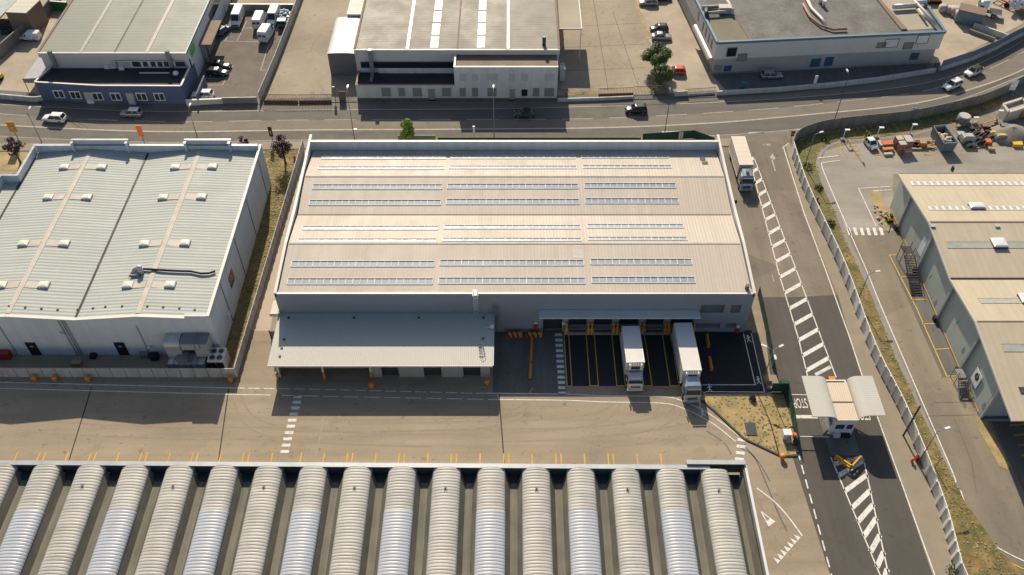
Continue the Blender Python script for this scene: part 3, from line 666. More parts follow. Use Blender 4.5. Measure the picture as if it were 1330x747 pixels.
q = P(639, 424, 4.6); b = MB(); b.ball((q[0], q[1], q[2]), .33); b.bar((q[0], q[1], q[2]-.1), (q[0]-.9, q[1]+.1, q[2]-.4), .08); b.build('floodlight', M['white_metal'], sh)
# ---- left warehouse
LX, LY = -42.15, 81.35
LP = [(-79.7, 7.75), (-70.4, 8.5), (-61.1, 7.75), (-52.2, 8.5), (-42.6, 8.0)]
lw = thing('warehouse', 'grey twin-gabled warehouse with ribbed metal roof and domed skylights, on the left', 'warehouse', (-62, 100, 0))
b = MB(); b.box(-79.9, LY, 0, LX, 119.6, 7.45); b.box(-82.6, LY, 0, -79.91, 110.9, 7.45); b.build('wall', M['left_wall'], lw); MB().box(-82.3, LY, 7.453, -79.72, 111, 7.75).build('side_roof', M['left_roof'], lw)
b = MB(); bot = [(x, 7.452) for x, z in LP]
fr_ = [(x, LY, z-.02) for x, z in LP]; b.grid([[(x, LY, 7.452) for x, z in LP] + [(x, LY, z-.02) for x, z in LP[::-1]], [(x, LY+.4, 7.452) for x, z in LP] + [(x, LY+.4, z-.02) for x, z in LP[::-1]]], True, False, True)
b.box(-45.6, LY-.01, 7.3, LX-.01, LY+.5, 8.6); b.build('gable_wall', M['left_wall'], lw)
r = MB(); gable_roof(r, LP, LY+.35, 118.5, 'y', th=.2); r.build('roof', M['left_roof'], lw)
b = MB()
for (xa, za), (xb, zb) in zip(LP[:-1], LP[1:]):
    xb2 = min(xb, -45.6); zb2 = prof_z(LP, xb2)
    b.bar((xa, LY+.15, za+.06), (xb2, LY+.15, zb2+.06), .5, .12)
b.build('eaves_flashing', M['coping'], lw)
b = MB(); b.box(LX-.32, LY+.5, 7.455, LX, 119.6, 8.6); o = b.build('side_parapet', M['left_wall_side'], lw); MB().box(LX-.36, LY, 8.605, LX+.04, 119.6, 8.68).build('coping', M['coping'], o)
b = MB(); b.box(-79.6, 118.55, 7.46, LX-.33, 118.9, 9.15); 
for x0, x1 in ((-73.4, -64.0), (-54.6, -46.9)):
    b.box(x0, 118.2, 7.46, x0+.35, 118.54, 9.9); b.box(x1-.35, 118.2, 7.46, x1, 118.54, 9.9); b.box(x0+.01, 118.91, 7.46, x1-.01, 119.2, 10.0)
o = b.build('back_parapet', M['parapet_inner'], lw); q = MB(); q.box(-80, 118.5, 9.155, LX-.4, 119.0, 9.22)
for x0, x1 in ((-73.4, -64.0), (-54.6, -46.9)): q.box(x0-.05, 118.86, 10.005, x1+.05, 119.3, 10.1); q.box(x0-.05, 118.1, 9.9, x0+.4, 118.85, 10.0); q.box(x1-.4, 118.1, 9.9, x1+.05, 118.85, 10.0)
q.build('coping', M['edge_metal'], o)
b = MB(); b.box(-80.0, 111.2, 7.46, -79.65, 118.5, 9.1); b.box(-82.6, 110.9, 7.46, -79.66, 111.18, 9.1); b.box(-82.6, LY, 7.46, -82.3, 110.88, 9.1)
o = b.build('west_parapet', M['parapet_inner'], lw); q = MB(); q.box(-80.04, 111.3, 9.105, -79.6, 118.45, 9.17); q.box(-82.64, 110.86, 9.105, -79.6, 111.24, 9.17); q.box(-82.64, LY, 9.105, -82.26, 110.8, 9.17); q.build('coping', M['edge_metal'], o)
for yy in [P(px, py, 8.6)[1] for px, py in ((343, 205), (327.7, 256), (308.7, 307), (289, 366))]:
    MB().box(LX, yy-.12, 0, LX+.06, yy+.12, 8.2).build('wall_joint', M['steel_grey'], lw)
for a, c in ((86.4, 88.6),): MB().box(LX+.002, a+4.6, 3.8, LX+.05, c+4.6, 6.0).build('window', M['glass'], lw)
MB().box(LX+.002, 86.5, 2.2, LX+.35, 87.3, 3.0).build('wall_unit', M['white_metal'], lw)
for px in (0, 178): 
    q = W(px, 425, LY); MB().box(q[0]-.08, LY-.1, 0, q[0]+.08, LY-.003, 6.6).build('downpipe', M['edge_metal'], lw)
q = W(82, 422, LY)
for dx in (-.35, .1, .45): MB().box(q[0]+dx-.06, LY-.16, 0, q[0]+dx+.06, LY-.003, 7.7).build('downpipe', M['edge_metal'], lw)
for px in (41.5, 156.5):
    q = W(px, 450, LY); o = MB().box(q[0]-.75, LY-.06, 0.01, q[0]+.75, LY-.003, 2.9).build('door', M['black'], lw); MB().box(q[0]-.2, LY-.09, 1.9, q[0]+.2, LY-.062, 2.1).build('window', M['white_metal'], o)
for px, py in ((81, 431), (194, 449)): 
    q = W(px, py, LY); MB().box(q[0]-.2, LY-.5, q[2]-.15, q[0]+.25, LY-.003, q[2]+.15).build('wall_lamp', M['white_metal'], lw)
# ridge strips, cross strips and domes
for xr in (-52.2, -70.4):
    b = MB(); z = 8.5
    for s in (-1, 1): b.grid([[(xr, LY+.6, z+.07), (xr, 117.8, z+.07)], [(xr+s*.38, LY+.6, z+.05-.03), (xr+s*.38, 117.8, z+.05-.03)]], smooth=False)
    b.build('ridge_cap', M['rust_strip'], lw)
for k in range(2):
    xv = (-61.1, -79.7)[k]; MB().box(xv-.16, LY+.1, 7.72, xv+.16, 118.3, 7.82).build('valley_gutter', M['black'], lw)
for xr in (-52.2, -70.4):
    for py in (217, 256.2, 316.3, 370.3):
        yc = P(300, py, 8.35)[1]
        b = MB()
        for s in (-1, 1): b.grid([[(xr+s*.45, yc-.62, 8.52), (xr+s*.45, yc+.62, 8.52)], [(xr+s*2.6, yc-.62, 8.36), (xr+s*2.6, yc+.62, 8.36)]], smooth=False)
        b.build('rooflight_strip', M['rust_strip'], lw)
        for s in (-1, 1):
            xc = xr + s*3.05; zz = prof_z(LP, xc)
            o = MB().box(xc-.76, yc-.62, zz-.1, xc+.76, yc+.62, zz+.2).build('rooflight_kerb', M['rust_strip'], lw)
            g = MB(); rows_ = []
            for t, hgt_ in ((1.0, .21), (.96, .28), (.7, .36), (.3, .40)): rows_.append([(xc + .74*t*a, yc + .6*t*c_, zz + hgt_) for a, c_ in ((-1,-1),(1,-1),(1,1),(-1,1))])
            g.grid(rows_, True, False, True); g.build('rooflight_dome', M['dome_white'], o)
for px, py in ((12,398),(33,399.5),(54,401),(75,402.5),(101,402.5),(121,400.5),(137,398.5),(158.7,397.8),(191.5,398),(212,399),(233,400.5),(253,402.5)):
    q = plane_pt(px, py, LP, 0); MB().box(q[0]-.14, q[1]-.12, q[2], q[0]+.14, q[1]+.12, q[2]+.12).build('roof_anchor', M['dark_steel'], lw)
q = P(181, 352, 8.8)
fan = thing('roof_fan', 'small silver fan unit with long black hose lying on the left warehouse roof', 'roof fan', (q[0], q[1], prof_z(LP, q[0])+.02))
z = fan.location.z
b = MB(); b.tube([(q[0]+.2, q[1], z), (q[0]+.2, q[1], z+1.0)], .42, 12); b.ball((q[0]+.2, q[1], z+1.1), .42); b.build('fan_body', M['galvanised'], fan)
b = MB(); b.face((q[0]-1.5, q[1]-.9, z+.05), (q[0]+.1, q[1]-.9, z+.2), (q[0]+.1, q[1]+.5, z+1.0), (q[0]-.9, q[1]+.3, z+.7)); b.box(q[0]-1.2, q[1]-.7, z, q[0]+.1, q[1]-.2, z+.3); b.build('fan_hood', M['steel_grey'], fan)
pts = []
for px, py in ((186, 351), (195, 351.5), (212, 352.5), (230, 353.5), (248, 354), (262, 357), (272, 356.5), (280, 354)):
    w = plane_pt(px, py, LP, 0); pts.append((w[0], w[1], w[2]+.28))
MB().tube(pts, .17, 7).build('hose', M['black'], fan)
# ---- air handling plant beside the left warehouse
def AW(x, y, z): return P(x, y, z)
ah = thing('air_handler', 'shiny galvanised air ducts and plant boxes against the left warehouse front wall', 'air handling unit', (-44.5, 79.8, 0))
x0 = W(216, 434, LY)[0]; x1 = W(236, 434, LY)[0]
b = MB(); prof = []
for a in [math.pi/2 * i / 8 for i in range(9)]: prof.append((LY - 1.0 - .9*math.sin(a), 4.0 + .95*math.cos(a)))
prof = [(LY-.02, 4.95)] + prof + [(LY-1.9, 1.9)]
inner = [(LY-.9, 1.9), (LY-.9, 3.9), (LY-.02, 3.9)]
ring = prof + inner
b.grid([[(x0, y, z) for y, z in ring], [(x1, y, z) for y, z in ring]], True, False, True); b.build('intake_duct', M['galvanised'], ah)
x2 = W(274, 436, LY)[0]
b = MB(); b.box(x1+.25, LY-2.0, 3.6, x2-.1, LY-.1, 5.0); b.box(x1+2.0, LY-1.95, 2.0, x2-.12, LY-.2, 3.59); b.build('supply_duct', M['galvanised'], ah)
b = MB(); b.box(x1+.2, LY-2.04, 4.9, x2-.06, LY-.06, 5.06); b.box(x2-1.2, LY-2.08, 4.0, x2-1.1, LY-.06, 5.08); b.box(x1+2.2, LY-2.06, 3.5, x1+2.28, LY-.06, 5.1); b.build('duct_flange', M['steel_grey'], ah)
xa = P(223, 478, 0)[0]; xb = P(268, 478, 0)[0]
b = MB(); b.box(xa, 78.2, .15, xb+.3, 80.2, 1.85); b.box(xa, 78.3, 0.0, xb, 80.1, .15); b.build('plant_box', M['galvanised'], ah)
b = MB()
for k in range(6):
    x = xa + .05 + k*(xb-xa)/6; b.box(x, 78.14, .2, x+.07, 80.26, 1.92)
b.build('plant_rib', M['steel_grey'], ah)
b = MB(); b.box(xa+1.4, 78.5, 1.86, xa+3.0, 79.9, 2.5); b.build('plant_cowl', M['steel_grey'], ah)
b = MB()
for x in (xa-.1, xa+1.9, xb): b.bar((x, 80.5, 0), (x, 80.5, 3.6), .12)
b.bar((xa-.1, 80.5, 3.55), (xb, 80.5, 3.55), .12); b.build('support_frame', M['dark_steel'], ah)
xc = P(276, 479, 0)[0]; xd = P(296, 479, 0)[0]
co = thing('condenser', 'boxy condenser with four fans on top and black grille, at the left fence corner', 'condenser', ((xc+xd)/2, 79.4, 0))
MB().box(xc, 78.2, .15, xd, 80.6, 2.45).build('casing', M['panel_concrete'], co)
MB().box(xc+.05, 78.12, .2, (xc+xd)/2-.05, 78.198, 2.2).build('grille', M['black'], co); MB().box((xc+xd)/2+.05, 78.12, .2, xd-.05, 78.198, 2.2).build('grille', M['black'], co)
MB().box(xc-.03, 78.14, 2.452, xd+.03, 80.66, 2.55).build('top_panel', M['dome_white'], co)
for sx_ in (-1, 1):
    for sy in (-1, 1):
        cx = (xc+xd)/2 + sx_*.52; cy = 79.4 + sy*.58
        b = MB(); b.tube([(cx, cy, 2.552), (cx, cy, 2.66)], .42, 14); o = b.build('fan_ring', M['steel_grey'], co)
        f = MB(); f.tube([(cx, cy, 2.662), (cx, cy, 2.675)], .34, 12); f.build('fan', M['dark_steel'], o)
# ---- vaulted hall in the foreground
vb = thing('vaulted_hall', 'foreground industrial hall with parallel corrugated barrel-vault roof shells and concrete beams', 'hall', (-18, 44, 0))
rot = -.0075
def VR(x, y): return (x, 58.35 + rot*(x + 62.5)*1.0 + (y - 58.35))          # y shifts with the slightly skewed front
XR = 28.3
def sk(x): return 58.45 + rot * (x + 62.5)
b = MB(); b.grid([[(-100, sk(-100)-.5, z0), (-100, 20, z0), (XR, 20, z0), (XR, sk(XR)-.5, z0)][::1] for z0 in (0, 6.3)], True, False, True); b.build('wall', M['panel_concrete'], vb)
b = MB(); b.grid([[(-100, sk(-100)-.35, z) for z in (6.3,)], ], False) if False else None
def slab(mb, xa, xb, d0, d1, z0, z1):
    return mb.grid([[(xa, sk(xa)+d0, z0), (xb, sk(xb)+d0, z0), (xb, sk(xb)+d1, z0), (xa, sk(xa)+d1, z0)], [(xa, sk(xa)+d0, z1), (xb, sk(xb)+d0, z1), (xb, sk(xb)+d1, z1), (xa, sk(xa)+d1, z1)]], True, False, True)
o = slab(MB(), -100, 24.0, -.5, 0, 6.31, 8.0).build('parapet', M['vault_shaded'], vb)
slab(MB(), -100, 24.0, -.55, .05, 8.003, 8.1).build('coping', M['edge_metal'], o)
o = slab(MB(), 21.3, XR, .1, .55, 6.31, 8.25).build('parapet', M['vault_shaded'], vb); slab(MB(), 21.2, XR+.05, -.0, .6, 8.253, 8.36).build('coping', M['edge_metal'], o)
o = MB().box(XR-.35, 20, 6.31, XR, sk(XR)+.05, 8.0).build('side_parapet', M['vault_beam_side'], vb); MB().box(XR-.12, 20, 8.003, XR+.18, sk(XR)+.05, 8.1).build('coping', M['white_metal'], o)
cs = [1.5] + [59.2, 116, 172.5, 230, 286.5, 344.4, 397.5] + [458.6, 517.3, 575.3, 633, 691, 750.4, 808.5, 867.5, 926.5]
XC = [(-61.95 + 5.405 * i) for i in range(-1, 17)]
PITCH = 5.405; HW = 1.70
for i, xc_ in enumerate(XC):
    yf = sk(xc_) - .5
    def shell(mb, ya, yb_, seg=14, hw=HW, z0=7.5, rise=.70):
        rows_ = []; y = ya
        n = int((ya - yb_) / .05)
        for k in range(n + 1):
            y = ya - (ya-yb_)*k/n; rr = .012 - .06 * max(0, math.cos(2*math.pi*(ya - y)/.40))**3
            rows_.append([(xc_ + (hw + rr*.3)*math.cos(math.pi*s/seg), y, z0 + (rise + rr)*math.sin(math.pi*s/seg)**.9) for s in range(seg+1)])
        return mb.grid(rows_[::-1])
    white = i % 2 == 0
    ye = 51.8 + .0
    a = shell(MB(), yf, ye if white else 34); a.face(*[(xc_ + HW*math.cos(math.pi*s/14), yf-.01, 7.5 + .72*math.sin(math.pi*s/14)**.9) for s in range(15)])
    o = a.build('vault_shell', M['vault_sheet'], vb)
    if white: 
        shell(MB(), ye-.02, 34, hw=HW+.04, rise=.75).build('vault_rooflight', M['vault_white'], vb)
    if not white:
        yy = yf - 3.0; z = 8.25; q = MB()
        for a_ in range(5): q.bar((xc_, yy, z), (xc_+.22*math.cos(a_*1.26), yy+.22*math.sin(a_*1.26), z+.16), .05)
        q.build('lifting_ring', M['dark_steel'], vb)
    # channel between the shells: sloped sides and a flat gutter of precast concrete
    xl, xr_ = xc_ + HW - .02, xc_ + PITCH - HW + .02
    if i == len(XC) - 1: xr_ = XR - .36
    m_ = .58
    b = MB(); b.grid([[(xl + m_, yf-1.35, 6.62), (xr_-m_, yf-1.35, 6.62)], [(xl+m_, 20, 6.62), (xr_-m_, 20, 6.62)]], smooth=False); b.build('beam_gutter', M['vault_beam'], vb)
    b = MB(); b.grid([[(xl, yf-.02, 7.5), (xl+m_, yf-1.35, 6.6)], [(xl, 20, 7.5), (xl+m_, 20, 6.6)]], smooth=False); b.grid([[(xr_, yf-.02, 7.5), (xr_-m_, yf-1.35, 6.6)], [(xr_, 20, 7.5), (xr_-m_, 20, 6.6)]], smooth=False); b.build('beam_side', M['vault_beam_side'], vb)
    MB().face((xl, yf+.22, 6.4), (xr_, yf+.22, 6.4), (xr_-m_, yf-1.34, 6.63), (xl+m_, yf-1.34, 6.63)).build('beam_end', M['vault_shaded'], vb)
# ---- right warehouse (cut by the frame)
RWX = 64.3
rw = thing('warehouse', 'tall greenish grey warehouse with beige twin-gabled roof and pale side wall, at the right edge', 'warehouse', (88, 90, 0))
RP = [(64.6, 7.6), (79.8, 9.3), (88.9, 8.2), (99.8, 9.3), (113.6, 7.4)]
RR = 112
b = MB(); b.grid([[(RWX, 70.55, 0), (RWX, 113.3, 0)] + [(RWX, q, z-.25) for q, z in RP[::-1] if q > 70.55][:] + [(RWX, 70.55, prof_z(RP, 70.55)-.25)], [(RR, 70.55, 0), (RR, 113.3, 0)] + [(RR, q, z-.25) for q, z in RP[::-1] if q > 70.55] + [(RR, 70.55, prof_z(RP, 70.55)-.25)]], True, False, True)
b.build('wall', M['rw_wall'], rw)
gable_roof(MB(), RP, RWX-.75, RR, th=.22).build('roof', M['rw_roof'], rw)
b = MB()
for (ya, za), (yb_, zb) in zip(RP, RP[1:]): b.bar((RWX-.78, ya, za-.1), (RWX-.78, yb_, zb-.1), .06, .34)
b.build('verge_trim', M['coping'], rw)
MB().box(RWX-.7, 88.75, 8.12, RR, 89.05, 8.3).build('valley_gutter', M['black'], rw)
MB().box(RWX-.7, 113.58, 7.2, RR, 113.75, 7.5).build('gutter', M['edge_metal'], rw)
MB().box(RWX-.5, 99.65, 9.27, RR, 99.95, 9.34).build('ridge_cap', M['brown_roof'], rw)
MB().box(RWX-.5, 79.7, 9.27, RR, 79.9, 9.34).build('ridge_cap', M['brown_roof'], rw)
for (py0, py1, px0, pn, kind) in ((236, 241, 1183, 1, 0), (268, 273, 1206, 1, 0), (313.5, 322.5, 1229, 1, 1), (387, 394, 1272, 1, 1), (446, 457, 1302, 1, 1)):
    Ya = plane_pt(1250, py0, RP)[1]; Yb = plane_pt(1250, py1, RP)[1]; X0 = plane_pt(px0, (py0+py1)/2, RP)[0]
    g = MB(); fr = MB(); z0, z1 = prof_z(RP, Yb)+.03, prof_z(RP, Ya)+.03
    g.grid([[(X0, Yb, z0), (X0, Ya, z1)], [(RR-6, Yb, z0), (RR-6, Ya, z1)]], smooth=False)
    o = g.build('rooflight', M['rw_light'], rw)
    x = X0
    while x < RR - 6:
        w_ = .42 if not kind else .1; n = len(fr.v); x2 = x + w_; x3 = x + (1.05 if not kind else 1.1); e_ = .03
        fr.v += [(u, Yb + (Ya-Yb)*k, z0 + (z1-z0)*k + .03) for k in (0, .1, .9, 1) for u in (x, x2, x3)]
        for r0, c0 in ((0,0),(1,0),(2,0),(0,1),(2,1)): a0 = n + r0*3 + c0; fr.f.append((a0, a0+1, a0+4, a0+3)); fr.sm.append(False)
        x = x3
    fr.build('rooflight_bar', M['rw_roof'] if kind else M['coping'], o)
for px, py, w_, d_ in ((1268, 269, 2.3, 1.3), (1297, 317, 2.1, 1.9), (1333, 389, 2.0, 1.8), (1385, 317, 2, 1.9)):
    q = plane_pt(px, py, RP); z = q[2]; o = MB().box(q[0]-w_/2, q[1]-d_/2, z-.1, q[0]+w_/2, q[1]+d_/2, z+.3).build('smoke_vent', M['dark_steel'], rw)
    g = MB(); g.grid([[(q[0]+sx_*w_/2*t, q[1]+sy*d_/2*t, z+h_) for sx_, sy in ((-1,-1),(1,-1),(1,1),(-1,1))] for t, h_ in ((1.04, .3), (1.0, .4), (.8, .5), (.4, .54))], True, False, True); g.build('vent_dome', M['white_metal'], o)
for px, py in ((1211, 294), (1295, 294)):
    q = plane_pt(px, py, RP); MB().box(q[0]-.35, q[1]-.3, q[2]-.05, q[0]+.35, q[1]+.3, q[2]+.2).build('roof_vent', M['galvanised'], rw)
q = plane_pt(1329, 507, RP); MB().box(q[0]-.5, q[1]-.5, q[2]-.02, q[0]+.5, q[1]+.5, q[2]+.06).build('roof_hatch', M['dark_steel'], rw)
for yy in (98.0, 88.0, 78.1, 108.0):
    b = MB(); b.box(RWX-.42, yy-.22, 0, RWX-.003, yy+.22, prof_z(RP, yy)-.5); b.build('buttress', M['edge_metal'] if yy != 98 else M['rw_wall'], rw)
    MB().box(RWX-.75, yy-.35, 0, RWX-.43, yy+.35, .9).build('column_guard', M['black'], rw)
b = MB(); b.box(RWX-.06, 71, .3, RWX-.003, 112.5, .42); b.build('yellow_pipe', M['safety_yellow'], rw)
for yy, zz in ((93.5, 4.2), (83.0, 5.8), (74.0, 5.0)): MB().bar((RWX-.5, yy, zz), (RWX-.5, yy+.25, zz-1.1), .09).build('wall_pipe', M['steel_grey'], rw)
# porch: wall recess under the front overhang
b = MB(); b.box(RWX+.02, 70.2, 0.02, RWX+.35, 70.54, 7.6); b.box(RWX+4, 70.3, .03, RR, 70.54, 4.2); b.build('porch_wall', M['blue_hall_wall'], rw)
b = MB(); b.bar((RWX+.4, 69.9, .12), (RR, 69.6, .12), .2); b.build('kerb_rail', M['edge_metal'], rw)
for yy, zz in ((102.7, 4.4),):
    pass
def wallsign(Y0, Y1, z0, z1, emblem):
    s = MB().box(RWX-.14, Y0, z0, RWX-.03, Y1, z1).build('wall_sign', M['car_white'], None)
    return s
q0 = WX(1278, 287, RWX)
qs = WX(1176, 302, RWX)
s1 = MB().box(RWX-.14, 97.9+1.0, 2.7, RWX-.03, 97.9+2.4, 6.0).build('wall_sign', M['car_white']); tag(s1, 'tall white sign panel on the right warehouse wall near the dark long stairs', 'sign')
q = WX(1268.5, 491, RWX-.1); sg = thing('wall_sign', 'white sign panel with dark round emblem above the steel steps on the right warehouse wall', 'sign', (RWX-.1, q[1], q[2]))
MB().box(RWX-.16, q[1]-.95, q[2]-1.25, RWX-.1, q[1]+.95, q[2]+1.25).build('panel', M['car_white'], sg)
b = MB(); n_ = 18; b.grid([[(x, q[1]+.5*math.cos(a), q[2]+.25+.62*math.sin(a)) for a in [2*math.pi*k/n_ for k in range(n_)]] for x in (RWX-.165, RWX-.185)], True, False, True); em = b.build('emblem', M['black'], sg)
b = MB(); b.box(RWX-.2, q[1]-.1, q[2]-.05, RWX-.187, q[1]+.12, q[2]+.6); b.box(RWX-.2, q[1]-.28, q[2]+.1, RWX-.187, q[1]+.28, q[2]+.2); b.build('emblem_mark', M['brown_roof'], em)
def stairs(name, label, X0, X1, Y0, Y1, ztop, nst, m):
    t = thing(name, label, 'stairs', ((X0+X1)/2, (Y0+Y1)/2, 0))
    b = MB()
    for k in range(nst):
        y = Y0 + (Y1-Y0)*k/nst; z = ztop*(k+1)/nst; b.box(X0, y, z-.05, X1, y+abs(Y1-Y0)/nst*.62, z)
    b.build('treads', m, t)
    for x in (X0, X1):
        MB().bar((x, Y0, .1), (x, Y1, ztop-.05), .08, .22).build('stringer', m, t)
        r = MB(); r.bar((x, Y0, 1.0), (x, Y1, ztop+.9), .045)
        for k in range(0, nst+1, 3): y = Y0 + (Y1-Y0)*k/nst; r.bar((x, y, ztop*k/nst), (x, y, ztop*k/nst+.95), .035)
        r.build('handrail', m, t)
    b = MB(); b.box(X0, Y1+.3, ztop-.08, X1, Y1+1.9, ztop-.02)
    for x in (X0+.05, X1-.05):
        for y in (Y1+.4, Y1+1.8): b.bar((x, y, 0), (x, y, ztop+1), .08)
    b.build('landing', m, t); return t
a_ = P(1192, 338)
stairs('exterior_stairs', 'long dark steel staircase against the right warehouse beside the crosswalk', 61.9, 63.5, 93.0, 99.5, 2.6, 16, M['dark_steel'])
stairs('exterior_stairs', 'short grey steel steps below the emblem sign at the warehouse corner', 62.6, 63.9, 73.4, 75.6, 1.7, 8, M['steel_grey'])
# ---- gatehouse with two curved wings
gh = thing('gatehouse', 'white gatehouse booth with a pair of curved corrugated wing canopies across the road', 'gatehouse', (44.5, 70.5, 0))
GX0, GX1, GY0, GY1 = 42.95, 45.9, 67.5, 74.2
b = MB(); wall_open(b, 'x', GY0, GX0, GX1, 0, 3.5, [(GX0+.35, GX0+1.6, 1.35, 2.45), (GX0+1.85, GX1-.25, 1.35, 2.45)], .2)
wall_open(b, 'y', GX0, GY0+.2, GY1, 0, 3.5, [(GY0+.5, GY0+2.0, 1.3, 2.5), (GY0+2.3, GY0+3.8, 1.3, 2.5)], .2); b.box(GX1-.2, GY0+.2, 0, GX1, GY1, 3.5); b.box(GX0+.2, GY1-.2, 0, GX1-.2, GY1, 3.5)
b.build('booth', M['car_white'], gh)
b = MB(); b.box(GX0+.3, GY0+.1, 1.3, GX1-.2, GY0+.14, 2.5); b.box(GX0+.1, GY0+.45, 1.25, GX0+.14, GY0+3.9, 2.55); b.build('window', M['window_pane'], gh)
b = MB(); b.box(GX0+.02, GY0+.05, 2.5, GX1, GY0+.09, 2.52); b.build('window_frame', M['white_metal'], gh)
b = MB(); b.box(GX0+.4, GY0-.6, .15, GX0+1.2, GY0-.02, .9); b.build('switch_cabinet', M['white_metal'], gh)
b = MB(); b.box(GX0+1.5, GY0-.55, .1, GX0+2.6, GY0-.02, .6); b.build('door_mat', M['black'], gh)
b = MB(); b.prism([(41.9, 74.9), (42.3, 64.2), (46.3, 64.2), (46.4, 74.9)], 0.02, .14); b.build('plinth', M['worn_asphalt'], gh)
b = MB(); b.box(GX0-.02, GY0-.1, 3.52, GX1+.1, GY1-.6, 3.68); b.build('roof', M['gate_roof_flat'], gh)
MB().box(GX0-.1, GY0-.16, 3.44, GX1+.15, GY0-.105, 3.74).build('fascia', M['coping'], gh)
MB().box(GX0, 70.25, 3.69, GX1+.1, 70.4, 3.74).build('roof_joint', M['brown_roof'], gh)
def wing(xi, xo, y0, y1, sgn):
    prof = []
    n = 22
    for i in range(n+1):
        t = (i/n)**1.6; x = xi + (xo-xi)*t; z = 3.80 + .98*math.sqrt(max(0, 1-(1-min(1, t/.42))**2))
        prof.append((x, z))
    b = MB(); ring = prof + [(x, z-.14) for x, z in prof[::-1]]
    b.grid([[(x, y0, z) for x, z in ring], [(x, y1, z) for x, z in ring]], True, False, True); return b
wing(GX0+.05, 38.9+.6, 67.2, 73.9, -1).build('wing_canopy', M['gate_roof'], gh)
wing(GX1-.02, 49.15, 67.4, 73.9, 1).build('wing_canopy', M['gate_roof'], gh)
b = MB()
for x, xo in ((GX0, 39.6), (GX1, 49.0)): 
    for y in (67.9, 73.2): b.bar((x, y, 3.3), (xo + (1.2 if xo < 42 else -1.2), y, 4.55), .14)
b.build('bracket', M['steel_grey'], gh)
def text_obj(body, size, loc, rz, m, name, parent=None, sy=1.0):
    cu = bpy.data.curves.new(name, 'FONT'); cu.body = body; cu.size = size; cu.align_x = 'CENTER'; cu.align_y = 'CENTER'; cu.offset = .004
    tmp = bpy.data.objects.new(name, cu); COL.objects.link(tmp); dg = bpy.context.evaluated_depsgraph_get()
    me = bpy.data.meshes.new_from_object(tmp.evaluated_get(dg)); bpy.data.objects.remove(tmp)
    me.materials.clear(); me.materials.append(m); o = bpy.data.objects.new(name, me); COL.objects.link(o)
    me.transform(Matrix.Diagonal((1, sy, 1, 1))); o.location = loc; o.rotation_euler = (0, 0, rz)
    return o
q = P(1038.8, 521); tag(text_obj('STOP', .8, (q[0], q[1]-.3, .036), math.pi + .01, M['white_paint'], 'stop_markings', sy=2.9), kind='structure')
q = P(1121, 541); tag(text_obj('STOP', .8, (q[0], q[1]+.3, .036), math.pi, M['white_paint'], 'stop_markings', sy=2.9), kind='structure')
# yellow barriers on the traffic island
def crash_frame(name, label, cat, a, b_, h, m, group=None):
    a = V(a); b_ = V(b_); t = thing(name, label, cat, ((a+b_)/2).to_tuple()[:2] + (0,), 0, group)
    r = MB(); r.bar((a.x, a.y, h), (b_.x, b_.y, h), .2, .2); r.bar((a.x, a.y, h*.45), (b_.x, b_.y, h*.45), .14, .2); r.build('rail', m, t)
    for k in (0, .33, .66, 1): p = a.lerp(b_, k); MB().bar((p.x, p.y, .03), (p.x, p.y, h), .2).build('post', m, t)
    return t
crash_frame('crash_barrier', 'yellow steel guard rail on the island below the gatehouse, left arm of the V', 'barrier', P(1084, 597), P(1103, 610), 1.0, M['safety_yellow'])
crash_frame('crash_barrier', 'yellow steel guard rail on the island below the gatehouse, right arm of the V', 'barrier', P(1104, 610), P(1115, 598), 1.0, M['safety_yellow'])
q = P(1101, 599); bm_ = thing('bicycle', 'small red and black bicycle parked between the yellow rails on the island', 'bicycle', (q[0], q[1], .03))
for dx in (-.55, .55):
    b = MB(); b.tube([(q[0]+dx+.32*math.cos(a), q[1], .03+.33+.32*math.sin(a)) for a in [2*math.pi*k/14 for k in range(15)]], .03, 5); b.build('wheel', M['tyre'], bm_)
b = MB(); z = .03
for a, c in (((-.55,.33),(-.1,.33)), ((-.1,.33),(.4,.8)), ((-.2,.85),(-.1,.33)), ((-.2,.8),(.4,.8)), ((.4,.95),(.55,.33)), ((-.55,.33),(-.2,.8))): b.bar((q[0]+a[0], q[1], z+a[1]), (q[0]+c[0], q[1], z+c[1]), .05)
b.build('frame', M['red_paint'], bm_); MB().box(q[0]-.35, q[1]-.08, z+.86, q[0]-.08, q[1]+.08, z+.92).build('saddle', M['black'], bm_); MB().bar((q[0]+.38, q[1]-.28, z+1.0), (q[0]+.38, q[1]+.28, z+1.0), .04).build('handlebar', M['black'], bm_)
q = P(1078, 497); t = thing('boom_gate', 'orange barrier motor box with grey boom lying across the hatched island above the gatehouse', 'barrier', (q[0], q[1], 0))
MB().box(q[0]-.45, q[1]-.3, .03, q[0]+.45, q[1]+.3, 1.1).build('motor_box', M['safety_orange'], t); MB().bar((q[0]-2.2, q[1]+.6, 1.0), (q[0]+.1, q[1]+1.6, 1.6), .5, .1).build('boom', M['galvanised'], t); MB().box(q[0]+.6, q[1]-.3, .03, q[0]+1.1, q[1]+.3, .8).build('housing', M['dark_steel'], t)
q = P(1032, 577); t = thing('boom_gate', 'thin white boom arm closed across the left lane beside the booth, with orange-red head', 'barrier', (q[0], q[1], 0))
MB().box(q[0]-.25, q[1]-.3, .03, q[0]+.25, q[1]+.3, 1.0).build('housing', M['dark_steel'], t); MB().box(q[0]-.35, q[1]+.35, .8, q[0]+.05, q[1]+.8, 1.6).build('signal_head', M['orange_sign'], t)
MB().bar((q[0]-.1, q[1]+.5, 1.1), (42.4, q[1]+.45, 1.1), .09).build('boom', M['car_white'], t)
q = P(1020, 568); t = thing('utility_cabinet', 'white flat topped cabinet on the dry grass island', 'cabinet', (q[0], q[1], 0))
